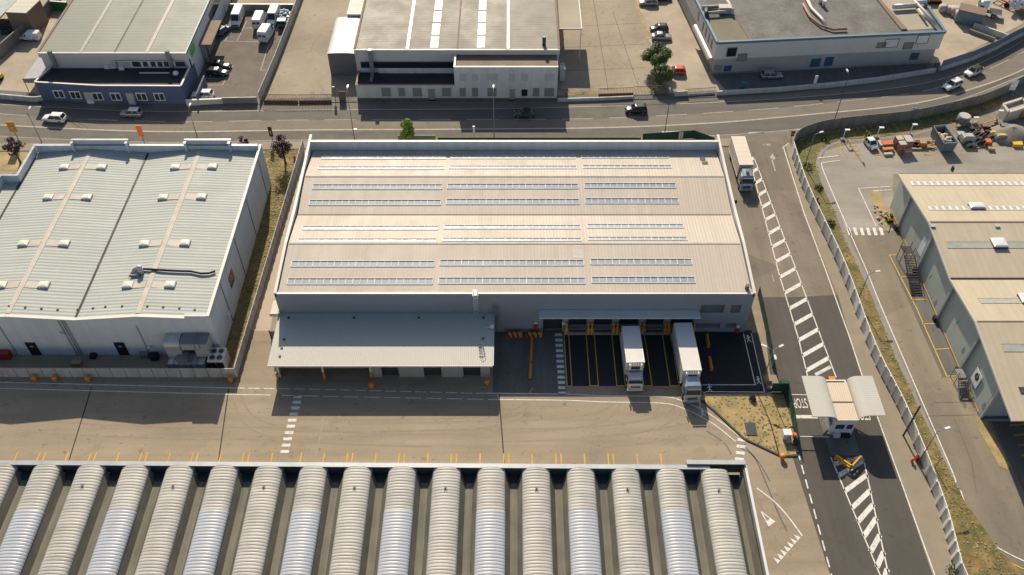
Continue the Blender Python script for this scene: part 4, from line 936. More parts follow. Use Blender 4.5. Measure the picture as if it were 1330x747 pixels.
MB().box(q[0]-.5, q[1]-.45, .05, q[0]+.5, q[1]+.45, 1.25).build('body', M['white_metal'], t); MB().box(q[0]-.56, q[1]-.5, 1.253, q[0]+.56, q[1]+.5, 1.32).build('lid', M['car_white'], t)
q = P(1024, 574); MBx = MB().box(q[0]-.25, q[1]-.25, .04, q[0]+.25, q[1]+.25, .8).build('meter_box', M['panel_concrete']); tag(MBx, 'small grey meter box between the white cabinet and orange signal head', 'box')
o = MB(); a = [P(966.5, 549.5), P(980.5, 549.5), P(983.5, 566), (P(970, 566))]; o.prism(a, .04, .14); tag(o.build('manhole_cover', M['dark_steel']), 'dark rectangular manhole cover in the dry grass island', 'manhole cover')
b = MB(); b.tube([(P(984, 512)[0], P(984, 512)[1], .08), (P(1000, 548)[0], P(1000, 548)[1], .08), (P(1012, 592)[0], P(1012, 592)[1], .08)], .07, 5); tag(b.build('pipe', M['black']), 'thin black pipe crossing the dry grass island', 'pipe')
def fence_net(name, label, pts, h, m, pm, group=None, base=0):
    pts = [V(p) for p in pts]; t = thing(name, label, 'fence', (pts[0].x, pts[0].y, 0), 0, group)
    b = MB(); 
    for a, c in zip(pts, pts[1:]): b.wallseg(a, c, base+.1, h, .04)
    b.build('mesh_panel', m, t); b = MB()
    for p in resample(pts, 2.6): b.bar((p.x, p.y, 0), (p.x, p.y, h+.08), .09)
    b.build('fence_posts', pm, t); t.children[-1]['label'] = 'row of slim fence posts'; return t
for o in ():
    pass
# green net fences, concrete fences
def netf(label, px, h, m='green_net', w=None):
    t = fence_net('mesh_fence', label, w or G(*px), h, M[m], M['dark_steel']); return t
netf('green mesh fence beside the loading bays along the gate road', [(984, 384), (993, 425), (1003, 478)], 2.0)
netf('green mesh fence along the right side of the dry grass island', [(1001, 509), (1021, 509), (1028, 543), (1034, 578)], 2.0)
netf('dark green mesh fence behind the main warehouse, right section by the street corner', None, 1.9, w=[(24, 131.4), (33.5, 132.4), (36.8, 130.2), (36.9, 124)])
netf('dark green mesh fence behind the main warehouse facing the street', None, 1.6, w=[(-13.5, 130.6), (23.5, 130.6)])
b = MB(); b.wallseg((-20.8, 130.8), (-14, 130.8), 0.1, 2.0, .3); tag(b.build('hedge_screen', M['pale_net']), 'pale green screened block beside the small lime tree behind the warehouse', 'screen')
b = MB(); b.wallseg((27.5, 132.1), (31.5, 132.3), 0, 1.7, .35); tag(b.build('gate_pillar', M['coping']), 'pale gate wall between the green fence sections at the street corner', 'wall')
def panel_fence(label, pts, h, period, m, pil=0, gap=.05, pm=None, side=1, cat='fence', th=.12, group=None):
    pts = [Vector((p[0], p[1])) for p in pts]; t = thing('concrete_fence', label, cat, (pts[0].x, pts[0].y, 0), 0, group)
    rs = resample(pts, period); b = MB()
    for a, c in zip(rs, rs[1:]):
        d = (c-a).normalized(); b.wallseg(a + d*gap, c - d*gap, 0, h, th)
    b.build('concrete_panels', m, t)
    if pil:
        for i, a in enumerate(rs[:-1]):
            d = (rs[i+1]-a).normalized(); n = Vector((-d.y, d.x))*side; c = a + n*(pil/2+th/2); MB().wallseg(c - d*.12, c + d*.12, 0, h+.05, pil).build('pilaster', pm or m, t)
    return t
panel_fence('grey concrete panel fence in front of the left warehouse', [(-100, 77.45), (-39.3, 77.3)], 2.0, 1.95, M['panel_concrete'])
panel_fence('concrete panel fence between the left warehouse and the paved lane', [(-39.3, 77.4), (-37.95, 129.5)], 2.1, 2.0, M['panel_concrete'], pil=.08, side=-1)
fe = smooth_line(G((1241, 742), (1217, 655), (1172, 541), (1132, 460), (1092, 352), (1047, 255), (1027, 196)), 6)
fe2 = [(54.2, 30), (54.0, 40)] + [tuple(p) for p in fe]
panel_fence('pale concrete panel fence with pilasters between the gate road and the grass verge', fe2, 2.3, 2.85, M['fence_concrete'], pil=.2, side=1)
fc = smooth_line(G((1027, 196), (1032, 184), (1048, 175), (1075, 168), (1120, 162.5), (1180, 156), (1250, 141), (1290, 128), (1335, 105), (1400, 65)), 6)
panel_fence('dark concrete wall curving along the street above the grass verge', fc, 2.3, 2.6, M['old_wall'], gap=.012)
# bollards (orange ball-topped)
def bollard():
    t = thing('ball_bollard', 'orange ball-topped bollard', 'bollard', (0, 0, 0)); b = MB(); b.tube([(0,0,0),(0,0,.4)], .24, 12); b.build('base', M['safety_orange'], t)
    b = MB(); b.ball((0,0,.62), .42, 14, 10, .85); b.build('ball', M['safety_orange'], t); return t
pb = bollard(); first = True
for px, py, lab in ((46, 494, 'leftmost orange ball bollard in front of the left concrete fence'), (72.5, 494, 'second orange ball bollard in front of the left concrete fence'), (115.5, 494.5, 'third orange ball bollard in front of the left concrete fence'), (300.5, 495.5, 'orange ball bollard at the right corner of the left concrete fence'), (483, 503, 'orange ball bollard in front of the middle post of the loading shed'), (632.5, 499, 'orange ball bollard at the right corner of the loading shed'), (1015.5, 596, 'orange ball bollard at the bottom tip of the dry grass island')):
    q = P(px, py)
    if first: pb.location = (q[0], q[1], 0); pb['label'] = lab; pb['group'] = 'orange ball bollards'; first = False
    else: dup(pb, (q[0], q[1], 0), 0, lab, 'orange ball bollards')
def postg(px, py, lab, grp='orange posts under the loading shed'):
    q = P(px, py); b = MB(); b.tube([(q[0], q[1], 0), (q[0], q[1], 1.1)], .2, 10); b.ball((q[0], q[1], 1.1), .2); o = b.build('guard_post', M['safety_orange']); tag(o, lab, 'guard post', grp)
postg(361, 492, 'orange guard post under the left end of the loading shed'); postg(422, 492, 'orange guard post at the white column of the loading shed'); postg(482.5, 491, 'orange guard post by the wall corner under the loading shed')
# jersey-style orange/black barriers
def striped(px, py, lab):
    q = P(px, py); t = thing('striped_barrier', lab, 'barrier', (q[0], q[1], 0), 0, 'striped barriers by the wall')
    b = MB(); b.grid([[(q[0]-1.15, q[1]-.3, 0), (q[0]-1.15, q[1]+.3, 0), (q[0]-1.15, q[1]+.15, .85), (q[0]-1.15, q[1]-.15, .85)], [(q[0]+1.15, q[1]-.3, 0), (q[0]+1.15, q[1]+.3, 0), (q[0]+1.15, q[1]+.15, .85), (q[0]+1.15, q[1]-.15, .85)]], True, False, True); b.build('body', M['safety_orange'], t)
    s = MB()
    for k in range(3):
        x = q[0]-.95+k*.72; s.face((x, q[1]-.31, .03), (x+.3, q[1]-.31, .03), (x, q[1]-.163, .82), (x-.3+.1, q[1]-.163, .82)); s.face((x-.2, q[1]-.15, .855), (x+.05, q[1]-.15, .855), (x-.1, q[1]+.15, .855), (x-.35, q[1]+.15, .855))
    s.build('stripes', M['black'], t)
striped(668, 436.5, 'orange and black striped barrier by the wall, nearer the loading shed'); striped(694, 436.5, 'orange and black striped barrier by the wall, next to the roller door')
def lowbar(p0, p1, lab):
    a, c = P(*p0), P(*p1); b = MB(); b.bar((a[0], a[1], .28), (c[0], c[1], .28), .42, .5); b.bar((a[0], a[1], .6), (c[0], c[1], .6), .2, .25); tag(b.build('wheel_guide', M['safety_orange']), lab, 'wheel guide', 'orange wheel guides')
lowbar((691, 441), (690.5, 452), 'top piece of the orange wheel guide row beside the loading shed'); lowbar((690.5, 453.5), (689.5, 470), 'middle piece of the orange wheel guide row beside the loading shed'); lowbar((689.5, 475), (688.5, 492), 'bottom piece of the orange wheel guide row beside the loading shed')
lowbar((917.5, 437), (920, 452), 'upper orange wheel guide on the black asphalt right of the long truck'); lowbar((921, 466.5), (924, 482), 'lower orange wheel guide on the black asphalt right of the long truck')
# orange railing on the vault hall parapet side
q = P(361, 599); t = thing('guard_rail', 'orange red steel guard rail behind the vaulted hall at the striped crossing', 'barrier', (-33, 60.2, 0))
for x in (-34.0, -32.0): MB().box(x-.12, 59.8, 0, x+.12, 61.0, 1.2).build('post', M['safety_orange'], t)
b = MB(); b.box(-33.8, 60.3, .75, -32.2, 60.5, 1.0); b.box(-33.8, 60.3, .25, -32.2, 60.5, .5); b.build('rail', M['rust'], t)
# ---- street lamps, poles, signs
def lamp(px, py, h, lab, m='steel_grey', arms=1, dirx=0, diry=1.0, grp='street lamps', head='white_metal', r=.09):
    q = P(px, py); t = thing('street_lamp', lab, 'street lamp', (q[0], q[1], 0), 0, grp)
    MB().tube([(q[0], q[1], 0), (q[0], q[1], h)], r, 8, r*.55).build('pole', M[m], t)
    n = 1 if arms == 1 else arms
    for k in range(n):
        if n == 1: d = Vector((dirx, diry, 0)).normalized()
        else: a = k*2*math.pi/n + .5; d = Vector((math.cos(a), math.sin(a), 0))
        e = Vector((q[0], q[1], h)) + d*1.0 + Vector((0,0,.15)); MB().tube([(q[0], q[1], h-.05), e], .05, 6).build('arm', M[m], t)
        MB().bar(e - d*.05, e + d*.75, .3, .12).build('lamp_head', M[head], t)
    return t
lamp(54.2, 185, 6.6, 'tall thin street lamp at the far left beside the plum tree'); lamp(256, 177, 6, 'thin street lamp across the street from the blue building parking entrance')
lamp(461, 184, 11, 'tall street lamp on the pavement near the top left corner of the main warehouse'); lamp(642, 184, 11, 'tall street lamp behind the middle of the main warehouse'); lamp(862, 181, 10, 'tall street lamp behind the right part of the main warehouse', m='dark_steel', head='dark_steel')
lamp(1083.6, 156.6, 10, 'tall street lamp on the bend above the curving dark wall', m='dark_steel')
lamp(992, 491, 6.3, 'three-headed lamp post beside the black loading bays', arms=3)
lamp(1192.4, 601, 7.4, 'lamp post on the grass verge, lower right, with pale head', head='car_white', dirx=1, diry=.3)
lamp(1114, 390, 6, 'lamp post on the verge halfway along the concrete fence', dirx=1, diry=.2); lamp(1045, 217, 7.2, 'lamp post on the green verge near the bend', dirx=1, diry=.4)
q = P(1173, 566); MBx = MB().tube([(q[0], q[1], 0), (q[0], q[1], 6.9)], .13, 8).build('pole', M['dark_steel']); tag(MBx, 'dark bare pole on the verge behind the gatehouse canopy', 'pole')
q = P(1214, 608); MBx = MB().tube([(q[0], q[1], 0), (q[0], q[1], 2.4)], .06, 8).build('pole', M['steel_grey']); tag(MBx, 'short thin pole at the verge edge near the lower right lamp', 'pole')
for px, py, lab in ((1094, 182, 'leftmost cross-headed low lamp on the kerb of the contractor yard'), (1138, 179, 'second cross-headed low lamp on the kerb, behind the brick pallets'), (1181, 175, 'third cross-headed low lamp, left of the blue-grey skip'), (1260, 166, 'fourth cross-headed low lamp, behind the scrap pile'), (1292, 157, 'cross-headed low lamp beside the pale concrete tank')):
    q = P(px, py); t = thing('yard_lamp', lab, 'lamp', (q[0], q[1], 0), 0, 'low yard lamps'); MB().tube([(q[0], q[1], 0), (q[0], q[1], 2.3)], .09, 8).build('pole', M['white_metal'], t)
    b = MB(); b.box(q[0]-.1, q[1]-.2, 2.25, q[0]+.75, q[1]+.25, 2.4); b.build('lamp_head', M['car_white'], t); MB().box(q[0]-.4, q[1]-.3, 0, q[0]+.4, q[1]+.3, .35).build('footing', M['kerb'], t)
def sign(px, py, h, w, hh, m, lab, two=False, tilt=0.0, pole='dark_steel', roundt=False):
    q = P(px, py); t = thing('street_sign', lab, 'sign', (q[0], q[1], 0)); MB().tube([(q[0], q[1], 0), (q[0], q[1], h)], .06, 8).build('post', M[pole], t)
    if two: 
        for k in range(2): MB().box(q[0]-w/2, q[1]-.08, h-hh*(k+1)/2+.05, q[0]+w/2, q[1]-.03, h-hh*k/2).build('panel', M[m], t)
    elif roundt:
        b = MB(); b.grid([[(q[0]+w/2*math.cos(a), y, h-hh/2+hh/2*math.sin(a)) for a in [2*math.pi*k/14 for k in range(14)]] for y in (q[1]-.08, q[1]-.04)], True, False, True); b.build('panel', M[m], t)
    else: 
        c, s = math.cos(tilt), math.sin(tilt)
        b = MB(); b.wallseg((q[0]-w/2*c, q[1]-.1-w/2*s), (q[0]+w/2*c, q[1]-.1+w/2*s), h-hh, h, .12); b.build('panel', M[m], t)
    return t
t = sign(25.5, 184.5, 4.6, 1.4, 2.2, 'amber_sign', 'amber billboard with dark blue and white emblem on a pole, above the left plum tree'); q = t.location
o = [c for c in t.children if c.name.startswith('panel')][0]; MB().box(q.x-.3, q.y-.2, 3.1, q.x+.3, q.y-.165, 3.8).build('emblem', M['container_blue'], o); MB().box(q.x-.1, q.y-.24, 3.2, q.x+.15, q.y-.205, 3.6).build('emblem_mark', M['car_white'], o)
sign(188.5, 188, 4.4, .95, 2.4, 'orange_sign', 'orange red pole sign behind the left warehouse roof'); 
t = sign(355, 186, 3.8, .7, 2.2, 'black', 'dark pole sign with pale figure beside the plum tree near the lane'); q = t.location; o = [c for c in t.children if c.name.startswith('panel')][0]; MB().box(q.x-.12, q.y-.2, 2.2, q.x+.15, q.y-.165, 2.9).build('emblem', M['amber_sign'], o)
sign(464, 183, 2.8, .5, .9, 'car_white', 'small white sign on a post near the top left corner of the main warehouse', pole='white_metal')
sign(616, 183, 3.4, .35, 1.6, 'car_white', 'slim white post sign on the pavement behind the main warehouse', pole='white_metal')
sign(1056, 115, 3.0, .6, 1.7, 'car_white', 'white pole sign in the forecourt of the flat-roofed building', pole='white_metal')
sign(1182.5, 151.5, 3.0, .9, 1.7, 'car_white', 'pair of white road signs on one post, left one on the bend', two=True); sign(1310.5, 124, 3.4, 1.2, 2.2, 'car_white', 'pair of larger white road signs on one post at the right edge of the bend', two=True)
sign(436, 131, 3.3, .5, 2.0, 'steel_grey', 'grey sign board at the rusty gate of the dirt lot')
q = P(1027, 183); t = thing('give_way_post', 'blue and red road sign on a post at the fence corner of the gate road', 'sign', (q[0], q[1], 0)); MB().tube([(q[0], q[1], 0), (q[0], q[1], 2.3)], .05, 6).build('post', M['steel_grey'], t); MB().box(q[0]-.3, q[1]-.1, 1.1, q[0]+.3, q[1]-.05, 1.6).build('panel', M['car_blue'], t); MB().box(q[0]-.4, q[1]-.1, 1.7, q[0]+.4, q[1]-.05, 2.3).build('panel', M['red_paint'], t)
for px, py, lab in ((1184, 600, 'red hydrant pair on the verge beside the lower concrete fence'), (1061, 261, 'small red hydrant on the verge halfway up the fence'), (317, 383, 'small red hydrant at the fence in the left grass strip'), (383, 207, 'red hydrant near the plum tree in the grass strip')):
    q = P(px, py); t = thing('hydrant', lab, 'hydrant', (q[0], q[1], 0)); b = MB(); b.tube([(q[0], q[1], .03), (q[0], q[1], .7)], .17, 10); b.ball((q[0], q[1], .72), .18); b.build('barrel', M['orange_sign'], t); b = MB(); b.tube([(q[0]-.3, q[1], .5), (q[0]+.3, q[1], .5)], .09, 8); b.build('nozzle', M['orange_sign'], t)
    if px == 1184: b = MB(); b.box(q[0]+.5, q[1]+.1, .03, q[0]+1.0, q[1]+.5, .9); b.build('hose_box', M['red_paint'], t)
q = P(318, 470); t = thing('fence_gate', 'small mesh gate closing the paved lane beside the loading shed', 'gate', (-34.8, 82.8, 0)); MB().bar((-35.6, 84.2, 0), (-35.6, 84.2, 2.2), .12).build('post', M['black'], t); MB().bar((-34.6, 82.6, 0), (-34.6, 82.6, 2.4), .12).build('post', M['black'], t); b = MB(); b.wallseg((-35.6, 84.2), (-34.0, 84.2), .1, 2.0, .03); b.build('mesh_panel', M['steel_grey'], t)
# ---- blue-fronted building
def win_row(parent, pxs, Y, z0, z1, w, m='window_pane', frame='parapet_inner', sill=True, py=125, name='window'):
    for px in pxs:
        x = W(px, py, Y)[0]; o = MB().box(x-w/2, Y-.05, z0, x+w/2, Y-.003, z1).build(name, M[m], parent)
        f = MB(); f.box(x-w/2-.12, Y-.1, z1, x+w/2+.12, Y-.003, z1+.12); f.box(x-w/2-.12, Y-.1, z0-.12, x+w/2+.12, Y-.003, z0); f.box(x-w/2-.12, Y-.1, z0, x-w/2, Y-.003, z1); f.box(x+w/2, Y-.1, z0, x+w/2+.12, Y-.003, z1); f.box(x-.05, Y-.09, z0, x+.05, Y-.051, z1)
        f.build('frame', M[frame], o)
bb = thing('blue_office', 'dark blue single-storey offices with tar roof in front of a pale metal hall, top left', 'building', (-77, 155, 0))
bl = [(-91.0, 144.3), (-78.6, 143.1), (-62.8, 143.0), (-62.7, 149.6), (-89.6, 149.6)]
b = MB(); b.prism(bl, 0, 3.8); 
for a, c in zip(bl[:3], bl[1:4]):
    b.wallseg(a, c, 3.8, 4.3, .3)
b.wallseg(bl[4], bl[0], 3.8, 4.3, .3); b.build('wall', M['blue_wall'], bb)
b = MB(); b.prism([(-90.7, 144.6), (-78.6, 143.4), (-63.0, 143.3), (-62.9, 149.55), (-89.3, 149.55)], 3.81, 3.86); b.build('flat_roof', M['tar_roof'], bb)
b = MB()
for a, c in ((bl[0], bl[1]), (bl[1], bl[2]), (bl[2], bl[3]), (bl[4], bl[0])): b.wallseg(a, c, 4.303, 4.38, .36)
b.build('coping', M['coping'], bb)
def on_line(px, py, a, c):
    lo, hi = 0, 1
    for _ in range(40):
        m_ = (lo+hi)/2; p = (a[0]+(c[0]-a[0])*m_, a[1]+(c[1]-a[1])*m_); d = W(px, py, p[1])[0]
        if p[0] < d: lo = m_
        else: hi = m_
    return p
for px in (78, 99, 127, 150.5, 184, 207):
    a, c = (bl[0], bl[1]) if px < 137 else (bl[1], bl[2]); p = on_line(px, 124, a, c)
    o = MB().box(p[0]-.85, p[1]-.2, 1.2, p[0]+.85, p[1]+.1, 2.6).build('window', M['window_pane'], bb)
    f = MB(); Y = p[1]-.2; f.box(p[0]-1, Y-.06, 2.6, p[0]+1, Y+.1, 2.85); f.box(p[0]-1, Y-.06, 1.05, p[0]+1, Y+.1, 1.2); f.box(p[0]-1, Y-.06, 1.2, p[0]-.85, Y+.1, 2.6); f.box(p[0]+.85, Y-.06, 1.2, p[0]+1, Y+.1, 2.6); f.box(p[0]-.08, Y-.06, 1.2, p[0]+.08, Y-.003, 2.6); f.build('frame', M['parapet_inner'], o)
for px in (115, 169):
    a, c = (bl[0], bl[1]) if px < 137 else (bl[1], bl[2]); p = on_line(px, 124, a, c)
    o = MB().box(p[0]-.7, p[1]-.22, .15, p[0]+.7, p[1]+.05, 2.7).build('door', M['panel_concrete'], bb); MB().box(p[0]-.6, p[1]-.26, .15, p[0]+.6, p[1]-.223, .9).build('door_panel', M['white_metal'], o)
b = MB()
for px, py in ((140, 88.5), (147.5, 88), (158.5, 90)):
    q = P(px, py, 3.9); u = MB(); u.box(q[0]-.5, q[1]-.3, 3.87, q[0]+.5, q[1]+.4, 4.6); o = u.build('air_conditioner', M['white_metal'], bb)
q = P(229, 98, 4); MB().ball((q[0], q[1], 4.5), .55, 12, 8, .8).build('satellite_dish', M['white_metal'], bb)
MB().bar((P(181, 95, 3.9)[0], P(181, 95, 3.9)[1], 3.95), (P(220, 95, 3.9)[0], P(220, 95, 3.9)[1], 3.95), .2).build('roof_pipe', M['white_metal'], bb)
HZ = 7.2
BX0, BX1 = P(50, 70, HZ)[0], P(241, 70, HZ)[0]
BR = [(BX0, HZ), (BX0+8, HZ+.12), ((BX0+BX1)/2+.3, HZ), (BX1-7.5, HZ+.12), (BX1, HZ)]
HY = 149.7
b = MB(); b.box(BX0, HY, 0, BX1-.3, 215, HZ-.35); b.build('hall_wall', M['blue_hall_wall'], bb)
gable_roof(MB(), BR, HY-.1, 216, 'y', th=.3).build('hall_roof', M['blue_hall_roof'], bb)
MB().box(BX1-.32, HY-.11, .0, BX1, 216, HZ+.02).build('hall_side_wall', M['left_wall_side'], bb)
MB().box(BX0-.2, HY-.25, HZ-.9, BX1+.05, HY-.12, HZ+.08).build('fascia', M['blue_hall_wall'], bb)
MB().box(BX0-.25, HY-.3, HZ+.083, BX1+.1, HY-.0, HZ+.14).build('coping', M['coping'], bb)
for xx in (BX0+8, BX1-7.5): MB().box(xx-.32, HY, HZ+.05, xx+.32, 216, HZ+.19).build('ridge_rooflight', M['roof_light'], bb)
xx = (BX0+BX1)/2+.3; MB().box(xx-.14, HY, HZ-.02, xx+.14, 216, HZ+.05).build('valley_gutter', M['black'], bb)
MB().box(BX0-.5, HY, HZ-.05, BX0-.05, 216, HZ+.12).build('edge_gutter', M['brown_roof'], bb)
MB().box(W(148, 82, HY)[0], HY-.28, 4.15, W(243, 82, HY)[0]-.4, HY-.26, 5.6).build('strip_frame', M['parapet_inner'], bb)
for k, px in enumerate([151, 155.5, 162, 168, 176, 181, 190, 200, 209, 217, 232, 238]):
    x = W(px, 84, HY)[0]; MB().box(x-.45, HY-.33, 4.35, x+.45, HY-.285, 5.45).build('window', M['window_pane' if k > 3 else 'rw_light'], bb)
for px in (67, 219): 
    q = W(px, 68, HY); b = MB(); b.box(q[0]-.35, HY-.85, 4.4, q[0]+.35, HY-.4, HZ+.6); b.build('flue', M['steel_grey'], bb); MB().box(q[0]-.42, HY-.9, HZ+.603, q[0]+.42, HY-.35, HZ+.75).build('flue_cap', M['green_wall'], bb)
q0, q1 = WX(263, 55, BX1+.0), None
MB().box(BX1, 156.8, 4.3, BX1+2.6, 166, 4.6).build('side_canopy', M['brown_roof'], bb)
b = MB(); b.box(BX1+.003, 157.2, .02, BX1+.8, 158.0, 4.29); b.box(BX1+.003, 160, .02, BX1+.5, 165, 4.29); b.build('side_porch', M['steel_grey'], bb)
MB().box(BX1+.003, 149.65, .01, BX1+.05, 152.0, 3.6).build('blue_panel', M['blue_wall'], bb); MB().box(BX1+.003, 151.7, 4.9, BX1+.08, 154.6, 6.6).build('green_panel', M['green_sign'], bb)
MB().box(BX1+.003, 150.1, 3.4, BX1+.06, 150.6, 5.4).build('window', M['glass'], bb); MB().box(BX1+.003, 166.5, 3.6, BX1+.05, 176, 5.6).build('window', M['glass'], bb)
MB().box(-60.6, 143.2, .02, -60.3, 149.5, 2.3).build('side_gate', M['blue_wall'], bb)
# lean-to tent at its left
t = thing('white_tent', 'white sloping awning tent along the left side of the pale metal hall', 'tent', (-90, 158, 0)); b = MB()
b.grid([[(BX0-4.2, 147.5, 2.6), (BX0-4.0, 166, 2.6)], [(BX0-.6, 147.5, 3.3), (BX0-.6, 172, 4.6)]], smooth=False); b.build('cover', M['white_tarp'], t); b = MB(); b.bar((BX0-4.1, 147.6, 0), (BX0-4.1, 147.6, 2.6), .1); b.bar((BX0-4.1, 157, 0), (BX0-4.1, 157, 2.6), .1); b.build('frame', M['steel_grey'], t); b = MB(); b.wallseg((BX0-4.2, 147.5), (BX0-.6, 147.5), 1.9, 2.9, .04); b.build('valance', M['steel_grey'], t)
# left boundary wall of the yard + green wall + sheds beyond
def pxwall(name, label, px, h, th, m, cat='wall', cop=None):
    pts = G(*px) if not isinstance(px[0][0], float) or True else px
    t = thing(name, label, cat, (pts[0][0], pts[0][1], 0)); b = MB()
    for a, c in zip(pts, pts[1:]): b.wallseg(a, c, 0, h, th)
    b.build('wall_body', M[m], t)
    if cop:
        b = MB()
        for a, c in zip(pts, pts[1:]): b.wallseg(a, c, h+.003, h+.09, th+.1)
        b.build('coping', M[cop], t)
    return t
pxwall('boundary_wall', 'old grey concrete wall left of the white van yard', [(0, 77), (62, 22), (80, -2)], 2.6, .3, 'old_wall')
pxwall('boundary_wall', 'green painted back wall of the white van yard', [(66, 13), (91, 15)], 2.2, .3, 'green_wall', cop='coping')
pxwall('boundary_wall', 'low white roadside wall left of the blue offices', [(-40, 127), (0, 128), (45, 132), (57, 131)], 1.1, .3, 'wall_render')
pxwall('boundary_wall', 'low roadside wall with white top in front of the parked white car', [(243, 137), (290, 135)], 1.2, .3, 'wall_render', cop='coping')
t = pxwall('sliding_gate', 'grey metal sliding gate of the van parking lot', [(290, 135.3), (335, 134.5)], 1.5, .15, 'steel_grey', 'gate')
pxwall('boundary_wall', 'wall behind the parked delivery vans', [(298, 14), (383, 14.5)], 1.6, .3, 'steel_grey', cop='coping')
panel_fence('corrugated panel fence between the van parking lot and the dirt lot', G((338, 133), (360, 82), (378, 35), (394, -8), (402, -30)), 2.2, 1.9, M['panel_concrete'])
def gate_bars(name, label, px, h, m, wallh=.5):
    a, c = P(*px[0]), P(*px[-1]); t = thing(name, label, 'fence' if 'fence' in name else 'gate', (a[0], a[1], 0)); pts = [V(P(*q)) for q in px]
    b = MB()
    for u, v in zip(pts, pts[1:]): b.bar((u.x, u.y, h), (v.x, v.y, h), .08); b.bar((u.x, u.y, wallh+.1), (v.x, v.y, wallh+.1), .08)
    for p in resample([(q.x, q.y) for q in pts], .28): b.bar((p.x, p.y, wallh), (p.x, p.y, h), .05)
    b.build('bars', m, t)
    if wallh > .05:
        b = MB()
        for u, v in zip(pts, pts[1:]): b.wallseg(u, v, 0, wallh, .25)
        b.build('low_wall', M['wall_render'] if m != M['rust'] else M['rust'], t)
    return t
gate_bars('rusty_fence', 'long rusty barred fence of the dirt lot, left half', [(343, 133.5), (387, 134)], 1.9, M['rust'], .5); gate_bars('rusty_fence', 'rusty barred fence of the dirt lot, right half near the dark gate', [(389, 134), (431, 133.5)], 1.9, M['rust'], .5)
b = MB(); a, c = P(441, 131), P(450, 131); b.wallseg(a, c, .1, 2.2, .12); tag(b.build('rusty_gate', M['brown_roof']), 'small dark brown sheet gate beside the grey street building', 'gate')
gate_bars('rusty_fence', 'rusty barred fence in front of the middle empty lot', [(777, 126.5), (822, 125)], 2.0, M['rust'], .7); gate_bars('rusty_gate', 'dark rusty barred gate by the green trees', [(823, 125), (866, 123.5)], 2.2, M['rust'], .02)
pxwall('boundary_wall', 'low white wall along the pavement of the middle empty lot', [(724, 132), (775, 130.5), (822, 128.5)], .7, .3, 'wall_render')
pxwall('boundary_wall', 'white wall with blue railing at the entrance of the pale lot', [(876, 125.5), (892, 124.5)], 1.2, .3, 'wall_render'); gate_bars('blue_gate', 'blue barred sliding gate across the pale lot entrance', [(889, 125), (928, 122.5)], 1.6, M['car_blue'], .5)
pxwall('boundary_wall', 'long white kerb wall along the bend before the flat-roofed building', [(930, 124), (1010, 119.5), (1080, 113), (1140, 106), (1180, 99.5), (1214, 94)], 1.0, .4, 'wall_render')
t = pxwall('boundary_wall', 'white and blue fenced wall along the bend at the top right', [(1220, 92), (1260, 79), (1290, 66), (1312, 54), (1345, 38)], 1.0, .4, 'wall_render'); b = MB()
wl = G((1220, 92), (1260, 79), (1290, 66), (1312, 54), (1345, 38))
for a, c in zip(wl, wl[1:]): b.wallseg(a, c, 1.02, 2.4, .05)
b.build('railing', M['container_blue'], t)
for px, py in ((963, 117.5), (1214, 92)): 
    q = P(px, py); o = MB().box(q[0]-.4, q[1]-.3, 0, q[0]+.4, q[1]+.3, 2.0).build('gate_post', M['car_blue']); tag(o, 'blue gate post on the forecourt wall, ' + ('near the entrance' if px < 1000 else 'at the far building corner'), 'gate post')
# far left sheds
t = thing('shed', 'small shed with beige flat roof and brown sides at the top left corner', 'shed', (-112, 175, 0)); a = [P(7, 16, 5), P(34, 17, 5), P(52, 0, 5), P(25, -2, 5)]; b = MB(); b.prism(a, 0, 4.9); b.build('wall', M['brown_roof'], t); MB().prism(a, 4.903, 5.05).build('roof', M['tan_roof'], t)
t = thing('shed', 'grey pitched sheds with pale blue-grey roof at the very top left edge', 'shed', (-125, 175, 0)); b = MB(); b.prism(G((-60, 40), (-10, 30), (12, 0), (-30, -20)), 0, 3.6); b.build('wall', M['old_wall'], t); 
b = MB(); r_ = [P(-60, 30, 4), P(0, 22, 4), P(22, 0, 4), P(-30, -25, 4)]; b.face(*r_[::-1]) ; b.prism(r_, 3.7, 3.9); b.build('roof', M['rw_light'], t)
b = MB()
for k in range(26):
    q = P(2 + random.random()*22, 30 + random.random()*16); s = .3 + random.random()*.6; b.box(q[0]-s, q[1]-s*.6, 0, q[0]+s, q[1]+s*.6, s*1.2)
tag(b.build('scrap_pile', M['dark_steel']), 'dark scrap and machine parts piled by the old grey wall, top left', kind='stuff')
q = P(1, 103); t = thing('mini_loader', 'small yellow machine cut by the left edge near the white wall', 'loader', (q[0], q[1], 0)); MB().box(q[0]-1.2, q[1]-.5, .4, q[0]+.5, q[1]+.5, 1.2).build('body', M['yellow_machine'], t); MB().box(q[0]-.9, q[1]-.45, 1.2, q[0]-.1, q[1]+.4, 1.9).build('cab', M['yellow_machine'], t)
for dx in (-.8, .2): MB().tube([(q[0]+dx, q[1]-.6, .35), (q[0]+dx, q[1]+.6, .35)], .35, 12).build('wheel', M['tyre'], t)
